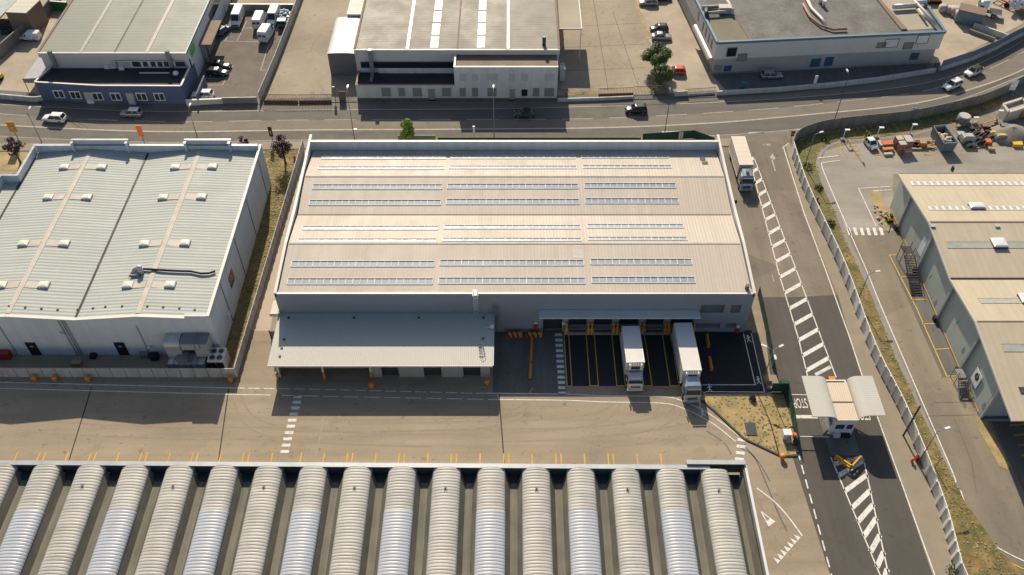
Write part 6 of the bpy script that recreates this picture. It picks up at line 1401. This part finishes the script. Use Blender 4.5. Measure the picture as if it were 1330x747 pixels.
# white tractor unit and trailer in the top right yard
tr = lorry('white tractor unit parked behind the blue-grey container in the top right yard', 2.6, 2.4, 1.25, 2.2, M['dark_steel'], M['car_white'], fridge=False, cabH=3.3)
q = P(1276, 18); tr.location = (q[0]+3.2, q[1]-1.6, 0); tr.rotation_euler = (0, 0, R(158)); 
q = P(1258, 33); t = thing('container', 'blue-grey corrugated container with brown top in the top right yard', 'container', (q[0], q[1], 0)); t.rotation_euler = (0, 0, 0)
a_ = R(-28); d = Vector((math.cos(a_), math.sin(a_), 0)); n_ = Vector((-d.y, d.x, 0)); c0 = Vector((q[0], q[1], 0)) + Vector((.2, 1.2, 0))
pts = [c0 + d*x + n_*y for x, y in ((-2.6, -1.25), (2.6, -1.25), (2.6, 1.8), (-2.6, 1.8))]; MB().prism(pts, .1, 2.9).build('shell', M['container_blue'], t); pts2 = [c0 + d*x + n_*y for x, y in ((-2.7, -1.35), (2.7, -1.35), (2.7, 1.9), (-2.7, 1.9))]; MB().prism(pts2, 2.903, 3.05).build('lid', M['brown_roof'], t)
def lump(name, label, cat, px, py, w, d_, h, m, group=None, n=5, kind=None, seed=1, rot=0):
    rr = random.Random(seed); q = P(px, py); b = MB()
    for k in range(n):
        x, y = q[0] + rr.uniform(-.5, .5)*w*.6, q[1] + rr.uniform(-.5, .5)*d_*.6; b.ball((x, y, h*.35), max(w, d_)*.32*rr.uniform(.7, 1.1), 8, 6, h/max(w, d_)*1.6)
    o = b.build(name, M[m]); return tag(o, label, cat, group, kind)
for px, py, lab in ((1224, 15, 'leftmost'), (1233, 17, 'second'), (1240, 20, 'third'), (1245, 25, 'rightmost')):
    q = P(px, py); t = thing('bulk_bag', lab + ' of the whitish bulk bags left of the blue-grey container', 'bag', (q[0], q[1], 0), 0, 'bulk bags by the container'); b = MB(); w = .85 if px < 1238 else 1.1
    b.grid([[(q[0]+x*w*k, q[1]+y*w*k, z*w*1.7) for x, y in ((-1,-.8),(0,-1),(1,-.8),(1.05,0),(1,.8),(0,1),(-1,.8),(-1.05,0))] for k, z in ((.8, 0), (1, .2), (1.02, .7), (.9, 1.0), (.4, 1.12))], True, True, True); b.build('bag_body', M['pallet_wrap'], t); MB().bar((q[0]-.6, q[1], 1.7*w), (q[0]+.6, q[1], 1.7*w+.25), .1).build('strap', M['white_tarp'], t)
pxwall('boundary_wall', 'low dividing wall running to the bend fence in the top right yard', [(1263, 36), (1300, 49), (1308, 52)], 1.2, .3, 'wall_render'); pxwall('boundary_wall', 'short low wall in front of the container in the top right yard', [(1258, 42), (1291, 54)], .8, .3, 'old_wall')
q = P(1313, 16); t = thing('flatbed_trailer', 'rusty orange flatbed trailer loaded with white tubes at the top right corner', 'trailer', (q[0], q[1], 0)); a, c = V(P(1288, -2)), V(P(1345, 24)); d = (c-a).normalized(); n_ = Vector((-d.y, d.x, 0))
b = MB()
for s in (-.9, .9): b.bar(a + n_*s + Vector((0,0,1.1)), c + n_*s + Vector((0,0,1.1)), .2, .3)
k = 0
while k < (c-a).length: b.bar(a + d*k - n_*.9 + Vector((0,0,1.1)), a + d*k + n_*.9 + Vector((0,0,1.1)), .12, .16); k += 1.6
b.build('frame', M['orange_steel'], t)
for k in (4, 9, 10.3): 
    p = a + d*k; MB().tube([p - n_*1.1 + Vector((0,0,.5)), p + n_*1.1 + Vector((0,0,.5))], .5, 12).build('wheel', M['tyre'], t)
for k, px in enumerate((1309, 1317, 1325)):
    p = V(P(px, 14)); b = MB(); b.tube([p + Vector((-.3, -1.5, 1.4)), p + Vector((2.2, 5.5, 3.6))], .5, 10); tag(b.build('white_tube', M['car_white']), ('left', 'middle', 'right')[k] + ' white tube leaning on the orange trailer', 'tube', 'white tubes on the trailer')
q = P(1212, 2); t = thing('excavator', 'small orange excavator by the top right building corner', 'excavator', (q[0], q[1], 0)); MB().box(q[0]-1.4, q[1]-1, .6, q[0]+1.2, q[1]+1, 1.6).build('body', M['safety_orange'], t); MB().box(q[0]-.4, q[1]-.8, 1.6, q[0]+.8, q[1]+.7, 2.6).build('cab', M['glass'], t)
for s in (-1, 1): MB().box(q[0]-1.6, q[1]+s*1.0-.25, 0, q[0]+1.4, q[1]+s*1.0+.25, .6).build('track', M['tyre'], t)
MB().tube([(q[0]-1.2, q[1], 1.4), (q[0]-2.6, q[1]-.5, 3.0), (q[0]-4.2, q[1]-.8, .5)], .18, 8).build('arm', M['safety_orange'], t)
# ---- contractor yard objects
cy = thing('skip', 'large blue-grey open skip filled with rubble and yellow sacks', 'skip', (0, 0, 0)); 
A_ = [P(1208, 167, 0), P(1217, 166, 0)]
c0, c1 = V(P(1221, 179)), V(P(1235, 197)) 
tl, tr_, br, bl_ = V(P(1212.5, 164, 2.2)), V(P(1227.5, 162.5, 2.2)), V(P(1244.5, 185.5, 2.2)), V(P(1226.5, 186.5, 2.2))
ctr = (tl+tr_+br+bl_)/4; cy.location = (ctr.x, ctr.y, 0)
ring = [tl, tr_, br, bl_]; inn = [ctr + (p-ctr)*.9 for p in ring]; low = [ctr + (p-ctr)*.92 for p in ring]
b = MB()
for i in range(4):
    p, q_ = ring[i], ring[(i+1) % 4]; pl, ql = low[i], low[(i+1) % 4]; pi_, qi = inn[i], inn[(i+1) % 4]
    b.face((pl.x, pl.y, .15), (ql.x, ql.y, .15), (q_.x, q_.y, 2.2), (p.x, p.y, 2.2)); b.face((p.x, p.y, 2.2), (q_.x, q_.y, 2.2), (qi.x, qi.y, 2.2), (pi_.x, pi_.y, 2.2)); b.face((pi_.x, pi_.y, 2.2), (qi.x, qi.y, 2.2), (qi.x, qi.y, .4), (pi_.x, pi_.y, .4))
b.face(*[(p.x, p.y, .5) for p in inn]); b.build('shell', M['skip_blue'], cy)
b = MB()
for k in range(9):
    p = bl_.lerp(tl, k/8); o_ = (p - ctr); o_.z = 0; nrm = Vector((-(tl-bl_).y, (tl-bl_).x, 0)).normalized()
    if nrm.dot(o_) < 0: nrm = -nrm
    pp_ = p*1; b.bar((p.x, p.y, 2.15), (p.x-nrm.x*.2, p.y-nrm.y*.2, .2), .14, .14)
for i in range(4): p, q_ = ring[i], ring[(i+1) % 4]; b.bar((p.x, p.y, 2.22), (q_.x, q_.y, 2.22), .16, .12)
b.build('rib', M['skip_blue'], cy)
rb = MB(); r2 = MB(); rr = random.Random(5)
for k in range(70):
    u, v_ = rr.uniform(.12, .88), rr.uniform(.1, .75); p = (inn[3].lerp(inn[0], v_)).lerp(inn[2].lerp(inn[1], v_), u); s = rr.uniform(.15, .4); (r2 if k % 9 == 0 else rb).ball((p.x, p.y, 1.45 + rr.uniform(-.1, .5) - abs(v_-.4)*.9), s, 6, 5, .7)
tag(rb.build('rubble', M['rubble']), 'pale rubble heaped inside the blue-grey skip', 'rubble', kind='stuff'); tag(r2.build('yellow_sacks', M['yellow_machine']), 'yellow sacks on the rubble in the skip', 'sacks', kind='stuff')
def pallet(px, py, w, d_, h, m, label, rot=.1, grp='brick pallets in the contractor yard', top='pallet_wrap'):
    q = P(px, py); t = thing('brick_pallet', label, 'pallet', (q[0], q[1], 0), 0, grp); c, s = math.cos(rot), math.sin(rot)
    pts = [(q[0] + x*c - y*s, q[1] + x*s + y*c) for x, y in ((-w/2,-d_/2),(w/2,-d_/2),(w/2,d_/2),(-w/2,d_/2))]
    MB().prism(pts, .15, h).build('bricks', M[m], t); MB().prism([(q[0]+(x-q[0])*.97, q[1]+(y-q[1])*.97) for x, y in pts], h+.003, h+.05).build('cover', M[top], t); MB().prism(pts, .0, .148).build('pallet', M['wood'], t); return t
pallet(1164, 191, 1.3, 1.2, 2.1, 'brick', 'tall red brick pallet, left back of the stack'); pallet(1168, 197, 1.3, 1.2, 2.0, 'brick', 'tall red brick pallet, front left of the stack'); pallet(1175, 192.5, 1.4, 2.0, 2.2, 'brick', 'largest tall red brick pallet, back right of the stack'); pallet(1176.5, 200.5, 1.4, 1.1, 1.0, 'brick', 'low red brick pallet at the front right of the stack')
t = pallet(1150.5, 191, 2.0, 1.1, 1.0, 'grey_plastic', 'pile of materials under an orange-red cover', grp=None, top='orange_sign'); t = pallet(1152, 196.5, 2.0, .8, .7, 'wood', 'low pile with an orange-yellow top in front of the red cover', grp=None, top='safety_orange'); t = pallet(1153, 201.5, 1.6, .6, .4, 'pallet_wrap', 'low pale slab bundle in front of the orange pile', grp=None); t = pallet(1143, 190, .9, 1.6, .8, 'grey_plastic', 'grey crate between the small white car and the red cover', grp=None)
mk('small white microcar covered in dust, leftmost in the contractor yard', 'car_white', 1131, 188, -pi/2 + .25, L=3.0, Wd=1.6, Ht=1.5)
q = P(1189, 190); t = thing('tyre_stack', 'stack of dark tyres with pale planks between brick pallets and skip', 'tyres', (q[0], q[1], 0)); 
for z in (.15, .42): b = MB(); b.tube([(q[0]+.6*math.cos(a), q[1]+.6*math.sin(a), z) for a in [2*pi*k/16 for k in range(17)]], .15, 8); b.build('tyre', M['tyre'], t)
b = MB(); q = P(1187, 194); b.box(q[0]-1.3, q[1]-.3, .02, q[0]+1.3, q[1]+.1, .35); tag(b.build('planks', M['plank']), 'pale plank bundle in front of the tyres', 'planks'); 
b = MB(); rr = random.Random(9)
for k in range(14): q = P(rr.uniform(1198, 1213), rr.uniform(185, 194)); a = rr.uniform(-.5, .5); l_ = rr.uniform(.6, 1.5); b.bar((q[0]-l_*math.cos(a), q[1]-l_*math.sin(a), .1+k*.03), (q[0]+l_*math.cos(a), q[1]+l_*math.sin(a), .12+k*.03), .25, .1)
tag(b.build('broken_pallets', M['wood']), 'heap of broken wooden pallets left of the blue-grey skip', 'wood', kind='stuff')
def machine(px, py, w, d_, h, m, label, name='compressor', top='panel_concrete'):
    q = P(px, py); t = thing(name, label, name.replace('_', ' '), (q[0], q[1], 0)); b = MB(); rows_ = []
    for k, (s, z) in enumerate(((.92, .3), (1, .5), (1, h*.7), (.88, h*.95), (.7, h))): rows_.append([(q[0]+x*w/2*s, q[1]+y*d_/2*s, z) for x, y in ((-1,-1),(1,-1),(1,1),(-1,1))])
    b.grid(rows_, True, False, True); b.build('hood', M[m], t); MB().box(q[0]-w*.3, q[1]-d_*.3, h+.003, q[0]+w*.3, q[1]+d_*.3, h+.05).build('top_panel', M[top], t)
    for s in (-1, 1): MB().tube([(q[0]-.1, q[1]+s*d_*.5-.1, .3), (q[0]-.1, q[1]+s*d_*.5+.1, .3)], .3, 12).build('wheel', M['tyre'], t)
    return t
machine(1254, 185, 2.3, 1.6, 1.7, 'grey_plastic', 'grey hooded compressor trailer right of the skip'); machine(1260, 190.5, 2.0, .8, .7, 'grey_plastic', 'low grey unit in front of the grey hooded compressor', 'pump_unit', 'galvanised')
machine(1291, 176, 2.6, .8, .9, 'yellow_machine', 'long flat yellow machine by the gravel heap', 'site_machine', 'yellow_machine'); machine(1298.5, 181.5, 2.0, 1.0, 1.2, 'grey_plastic', 'grey machine with yellow top at the foot of the gravel heap', 'site_machine', 'yellow_machine')
b = MB(); rr = random.Random(3)
for k in range(70):
    q = P(rr.uniform(1256, 1286), rr.uniform(172, 190)); s = rr.uniform(.1, .45); b.box(q[0]-s, q[1]-s*rr.uniform(.3, 1), 0, q[0]+s, q[1]+s*.7, s*rr.uniform(.8, 3)) if k % 2 else b.bar((q[0]-s*2, q[1]-s, .2+s), (q[0]+s*2, q[1]+s, .3+s*2), .15)
tag(b.build('scrap_pile', M['dark_steel']), 'tangled dark scrap metal pile between compressor and yellow machines', kind='stuff')
b = MB()
for k, (x0, y0, x1, y1) in enumerate(((1241, 167, 1268, 161.5), (1242, 165, 1269, 160), (1272, 164, 1294, 157.5), (1273, 167, 1292, 160.5), (1270, 168, 1290, 164))): a, c = P(x0, y0), P(x1, y1); b.bar((*a[:2], .4), (*c[:2], .45), .35, .3)
tag(b.build('timber_beams', M['plank']), 'long pale timber beams lying along the verge behind the scrap', kind='stuff')
q = P(1312, 176); b = MB(); rows_ = []; rr = random.Random(2)
for k in range(9):
    s = 1 - (k/8)**1.3 if k else 1.0; z = 1.9*(k/8)**.8; rows_.append([(q[0] + 4.6*s*math.cos(a)*(1+.08*math.sin(3*a+k)), q[1] + 3.2*s*math.sin(a)*(1+.1*math.sin(2*a)), z + rr.uniform(-.06, .06)) for a in [2*pi*j/22 for j in range(22)]])
b.grid(rows_, True, True, True); tag(b.build('gravel_heap', M['gravel']), 'grey gravel heap at the right of the contractor yard', kind='stuff')
q0 = [V(P(1297, 148)), V(P(1322, 140)), V(P(1330, 150)), V(P(1304, 158))]; t = thing('concrete_tank', 'pale open concrete tank beside the dark wall, right edge', 'tank', tuple(sum(q0, Vector())/4)[:2] + (0,)); b = MB(); 
for i in range(4): b.wallseg(q0[i], q0[(i+1) % 4], 0, 2.3, .5)
b.build('walls', M['rust_strip'], t); MB().prism(q0, .1, 1.7).build('fill', M['rubble'], t)
q = P(1249, 160); t = thing('round_tank', 'round pale concrete cylinder on the verge by the dark wall', 'tank', (q[0], q[1], 0)); MB().tube([(q[0], q[1], .02), (q[0], q[1], 1.7)], 1.15, 20).build('drum', M['old_wall'], t); MB().tube([(q[0], q[1], 1.703), (q[0], q[1], 1.78)], 1.0, 20).build('lid', M['panel_concrete'], t)
q = P(1328, 152); b = MB(); b.tube([(q[0]-.9, q[1], .9), (q[0]+1.2, q[1]+.4, .9)], .9, 16); b.tube([(q[0]-.95, q[1], .9), (q[0]-.91, q[1], .9)], .5, 12); tag(b.build('cable_drum', M['wood']), 'large wooden cable drum cut by the right edge', 'drum')
q = P(1236.5, 222); b = MB(); b.box(q[0]-.2, q[1]-.3, .03, q[0]+.1, q[1]+.3, .9); tag(b.build('post_box', M['black']), 'small black box on the lot below the skip', 'box'); 
# forklift-like yellow machine at the stairs and rocks
q = P(1155, 287); t = thing('mini_digger', 'small yellow digger at the top of the dark staircase by the right warehouse', 'digger', (q[0], q[1], 0)); MB().box(q[0]-.4, q[1]-.4, .4, q[0]+.35, q[1]+.4, .95).build('body', M['yellow_machine'], t); MB().box(q[0]-.2, q[1]-.3, .95, q[0]+.25, q[1]+.3, 1.4).build('seat', M['black'], t)
for s in (-1, 1): MB().box(q[0]-.6, q[1]+s*.42-.15, .03, q[0]+.5, q[1]+s*.42+.15, .4).build('track', M['tyre'], t)
MB().tube([(q[0]-.4, q[1], 1.0), (q[0]-1.3, q[1]-.3, 1.9), (q[0]-2.0, q[1]-.5, .3)], .1, 6).build('arm', M['black'], t)
q = P(1143, 277); b = MB(); rr = random.Random(8)
for k in range(16): b.ball((q[0]+rr.uniform(-1, 1.2), q[1]+rr.uniform(-2.6, 2), .12), rr.uniform(.15, .35), 6, 4, .7)
tag(b.build('stones', M['rubble']), 'pale stones at the end of the dry grass strip by the digger', kind='stuff')
# small yard things behind the left fence
for px, py, w, h, m, lab in ((4, 463, 2.6, 1.3, 'red_paint', 'dark red box unit against the left warehouse wall at the left edge'), (101, 472, 1.3, .7, 'wood', 'brown box in the narrow yard behind the left fence'), (122, 462, .8, .5, 'black', 'small black box at the foot of the left warehouse pipes'), (202, 464, 1.1, .9, 'black', 'black bin beside the air ducts'), (189, 461, 1.2, .8, 'steel_grey', 'grey rack near the second black door')):
    q = P(px, py+2); t = thing('storage_box', lab, 'box', (q[0], q[1], 0)); MB().box(q[0]-w/2, q[1]-.4, .02, q[0]+w/2, q[1]+.4, h).build('body', M[m], t); MB().box(q[0]-w/2-.04, q[1]-.44, h+.003, q[0]+w/2+.04, q[1]+.44, h+.07).build('lid', M[m], t)
for px, py, w, h, m, lid, lab in ((1270, 173, 1.5, .9, 'red_paint', 'brick', 'dark red crate in the middle of the scrap behind the compressor'), (1281, 186, 1.0, 1.0, 'safety_orange', 'orange_sign', 'orange crate at the front edge of the scrap pile'), (1246, 176, 1.3, .9, 'pallet_wrap', 'white_tarp', 'white wrapped bundle directly right of the skip'), (1286, 192, 1.2, .5, 'wood', 'wood', 'low wooden crate in front of the orange crate'), (1278, 167, 1.6, 1.2, 'rust', 'brown_roof', 'rusty bin beside the timber beams'), (1320, 187, 1.8, .6, 'yellow_machine', 'yellow_machine', 'flat yellow case at the foot of the gravel heap, right side'), (1301, 168, 1.3, 1.4, 'dark_steel', 'steel_grey', 'dark machine block at the top left of the gravel heap'), (1197, 187, 1.2, .9, 'safety_orange', 'wood', 'orange crate among the broken pallets left of the skip')):
    q = P(px, py+2); t = thing('storage_box', lab, 'crate', (q[0], q[1], 0)); MB().prism([(q[0]-w/2, q[1]-.5), (q[0]+w/2*.8, q[1]-.6), (q[0]+w/2, q[1]+.4), (q[0]-w/2*.9, q[1]+.5)], .04, h).build('body', M[m], t); MB().prism([(q[0]-w/2-.04, q[1]-.54), (q[0]+w/2*.8+.04, q[1]-.64), (q[0]+w/2+.04, q[1]+.44), (q[0]-w/2*.9-.04, q[1]+.54)], h+.003, h+.07).build('lid', M[lid], t)
# front-right pallet by lamp base
q = P(996, 494); b = MB(); b.box(q[0]-.5, q[1]-.6, .02, q[0]+.5, q[1]+.6, .7); tag(b.build('wooden_crate', M['wood']), 'wooden crate at the foot of the three-headed lamp post', 'crate')
q = P(1003, 500); t = thing('concrete_block', 'pale concrete slab enclosure beside the wooden crate', 'wall', (q[0], q[1], 0)); MB().box(q[0]-.9, q[1]-.8, .02, q[0]+.9, q[1]+1.6, .25).build('slab', M['pavement'], t); MB().box(q[0]+1.0, q[1]-1.4, .02, q[0]+2.2, q[1]+.2, .9).build('box', M['green_net'], t)
# ------------------------------------------------------------------ trees and plants
def tree(name, label, x, y, h, cr, m, ncl=26, nleaf=90, ls=.28, trunk_h=None, group=None, sq=.8, seed=0, flat=1.0):
    rr = random.Random(seed); t = thing(name, label, 'tree', (x, y, 0), 0, group); th = trunk_h if trunk_h is not None else h*.35
    b = MB(); b.tube([(x, y, 0), (x+.05, y, th*.6), (x, y+.04, th), (x+.1, y, h*.75)], .16*cr/2+.06, 8, .04)
    cz = (h + th*.75)/2; vr = (h - th*.75)/2; cl = []
    for k in range(ncl):
        a = rr.uniform(0, 2*pi); u = rr.uniform(-1, 1); r_ = rr.uniform(.45, 1)**.6; s = math.sqrt(1-u*u); cl.append(Vector((x + cr*.78*r_*s*math.cos(a)*rr.uniform(.8, 1.1), y + cr*.78*r_*s*math.sin(a), cz + vr*.82*r_*u)))
    for c in cl[::3]: b.tube([(x, y, th*.8), ((x+c.x)/2, (y+c.y)/2, (th+c.z)/2), tuple(c)], .07, 5, .02)
    b.build('trunk', M['bark'], t); lf = MB()
    for c in cl:
        R_ = cr*rr.uniform(.24, .40)
        for k in range(nleaf):
            v = Vector((rr.gauss(0, 1), rr.gauss(0, 1), rr.gauss(0, 1))).normalized()*R_*rr.uniform(.55, 1.08); v.z *= sq; p = c + v
            n_ = (v.normalized() + Vector((rr.uniform(-.7, .7), rr.uniform(-.7, .7), rr.uniform(-.2, .9)))).normalized(); a = n_.orthogonal().normalized()*ls*rr.uniform(.6, 1.2); c_ = n_.cross(a)*.6
            lf.face(p - a, p - c_, p + a, p + c_)
    lf.build('crown', M[m], t); return t
def tp_(px, py): q = P(px, py); return q[0], q[1]
tree('broadleaf_tree', 'larger round green tree beside the empty middle lot', *tp_(850, 92), 5.4, 3.1, 'leaf_green', 34, 300, .19, seed=1, group='round green trees')
tree('broadleaf_tree', 'smaller green tree just above the rusty gate, next to the red car', *tp_(858, 110), 4.4, 2.3, 'leaf_green', 26, 260, .17, seed=2, group='round green trees')
x, y = tp_(530, 188); tree('small_tree', 'narrow bright lime green tree behind the main warehouse parapet', -20.0+1.3, 128.6, 6.6+1.4, 1.5, 'leaf_lime', 34, 240, .14, trunk_h=1.2, seed=3)
tree('plum_tree', 'dark purple plum tree beside the amber sign, far left', *tp_(27, 212), 6.0, 2.0, 'leaf_plum', 20, 60, .17, trunk_h=2.6, seed=4, group='purple plum trees')
tree('plum_tree', 'dark purple plum tree at the top of the grass strip between the warehouses', *tp_(371, 213), 6.2, 2.1, 'leaf_plum', 24, 70, .17, trunk_h=2.6, seed=5, group='purple plum trees')
tree('plum_tree', 'small purple plum tree peeking over the left warehouse parapet corner', -47.6, 126.0, 5.4, 1.2, 'leaf_plum', 12, 70, .15, trunk_h=2.4, seed=6, group='purple plum trees')
def bush(x, y, r, h, m, seed):
    rr = random.Random(seed); b = MB()
    for k in range(150):
        v = Vector((rr.gauss(0, 1), rr.gauss(0, 1), abs(rr.gauss(0, 1)))).normalized()*r*rr.uniform(.5, 1.05); p = Vector((x, y, .05)) + Vector((v.x, v.y, v.z*h/r)); n_ = Vector((rr.uniform(-1, 1), rr.uniform(-1, 1), rr.uniform(0, 1))).normalized(); a = n_.orthogonal().normalized()*.13; c_ = n_.cross(a)*.7; b.face(p-a, p-c_, p+a, p+c_)
    return b
for k, (px, py, r, h, m, lab) in enumerate(((1072, 182.5, .9, .9, 'leaf_green', 'leafy bush at the bend of the verge behind the lot kerb'), (1049, 218, 1.1, 1.0, 'leaf_green', 'largest green bush on the upper verge next to the lamp'), (1063, 245, .8, .7, 'leaf_dark', 'dark bush on the verge beside the small red hydrant'), (1078, 291, .9, .7, 'leaf_dark', 'dark green bush halfway down the verge'), (1126, 176, .8, .8, 'leaf_lime', 'bright weed bush behind the microcar'), (1238, 743, .9, .9, 'leaf_green', 'green bush at the foot of the fence, bottom right'), (977, 519, .5, .8, 'leaf_plum', 'small brownish shrub on the dry grass island'), (848, 121, .7, 1.6, 'leaf_lime', 'tall weeds in front of the rusty gate near the trees'))):
    q = P(px, py); o = bush(q[0], q[1], r, h, m, 20+k).build('bush', M[m]); tag(o, lab, 'bush')
gb_ = MB(); rr = random.Random(77)
def pip(p, poly):
    c = False; j = len(poly)-1
    for i in range(len(poly)):
        if (poly[i][1] > p[1]) != (poly[j][1] > p[1]) and p[0] < (poly[j][0]-poly[i][0])*(p[1]-poly[i][1])/(poly[j][1]-poly[i][1])+poly[i][0]: c = not c
        j = i
    return c
areas = [(verge_px, 5000), ([(912, 512), (994, 512.5), (1017, 512), (1026, 540), (1033, 570), (1036, 590), (1014, 592), (966, 570), (930, 536), (911, 520)], 200), ([(345, 192), (392, 194), (309, 476), (290, 476), (330, 320)], 1200)]
for poly, n_ in areas:
    w = [P(*q)[:2] for q in poly]; x0, x1, y0, y1 = min(p[0] for p in w), max(p[0] for p in w), min(p[1] for p in w), max(p[1] for p in w); k = 0
    while k < n_:
        p = (rr.uniform(x0, x1), rr.uniform(y0, y1)); k += .25
        if not pip(p, w): continue
        k += .75; h_ = rr.uniform(.04, .16); a = rr.uniform(0, 2*pi); dx, dy = math.cos(a)*.1, math.sin(a)*.1
        gb_.face((p[0]-dx, p[1]-dy, .06), (p[0]+dx, p[1]+dy, .06), (p[0]+dx*1.4-dy*3, p[1]+dy*1.4+dx*3, h_*.5+.08), (p[0]-dx*.6-dy*3, p[1]-dy*.6+dx*3, h_*.5+.07))
tag(gb_.build('grass', M['grass_blade']), 'patchy dry and green grass tufts on the verges', kind='stuff')
# ------------------------------------------------------------------ light, sky, camera
LD = Vector((.21, -1.40, -1)).normalized()
sun = bpy.data.lights.new('sun', 'SUN'); sun.energy = 4.6; sun.angle = R(.53); sun.color = (1, .87, .69)
so = bpy.data.objects.new('sun', sun); COL.objects.link(so); so.rotation_euler = LD.to_track_quat('-Z', 'Y').to_euler(); so.location = (0, 100, 200)
wd = bpy.data.worlds.new('World'); SC.world = wd; wd.use_nodes = True; nt = wd.node_tree
sky = nt.nodes.new('ShaderNodeTexSky'); sky.sky_type = 'NISHITA'; sky.sun_disc = False; sky.sun_elevation = math.asin(-LD.z); sky.sun_rotation = math.atan2(-LD.x, -LD.y); sky.air_density = 1.0; sky.dust_density = 1.5
bg_ = nt.nodes['Background']; nt.links.new(sky.outputs[0], bg_.inputs[0]); bg_.inputs[1].default_value = .082
cam = bpy.data.cameras.new('camera'); co_ = bpy.data.objects.new('camera', cam); COL.objects.link(co_); SC.camera = co_
co_.location = (0, 0, H); co_.rotation_euler = (R(90 - 47.1), 0, 0)
cam.sensor_fit = 'HORIZONTAL'; cam.sensor_width = 36; cam.lens = 36 * F / 1330; cam.clip_end = 3000; cam.clip_start = 1
SC.view_settings.view_transform = 'Standard'; SC.view_settings.look = 'None'; SC.view_settings.gamma = 1; SC.view_settings.exposure = .42
SC.render.engine = 'CYCLES'; SC.cycles.max_bounces = 5; SC.cycles.diffuse_bounces = 2; SC.cycles.glossy_bounces = 2; SC.cycles.use_denoising = True
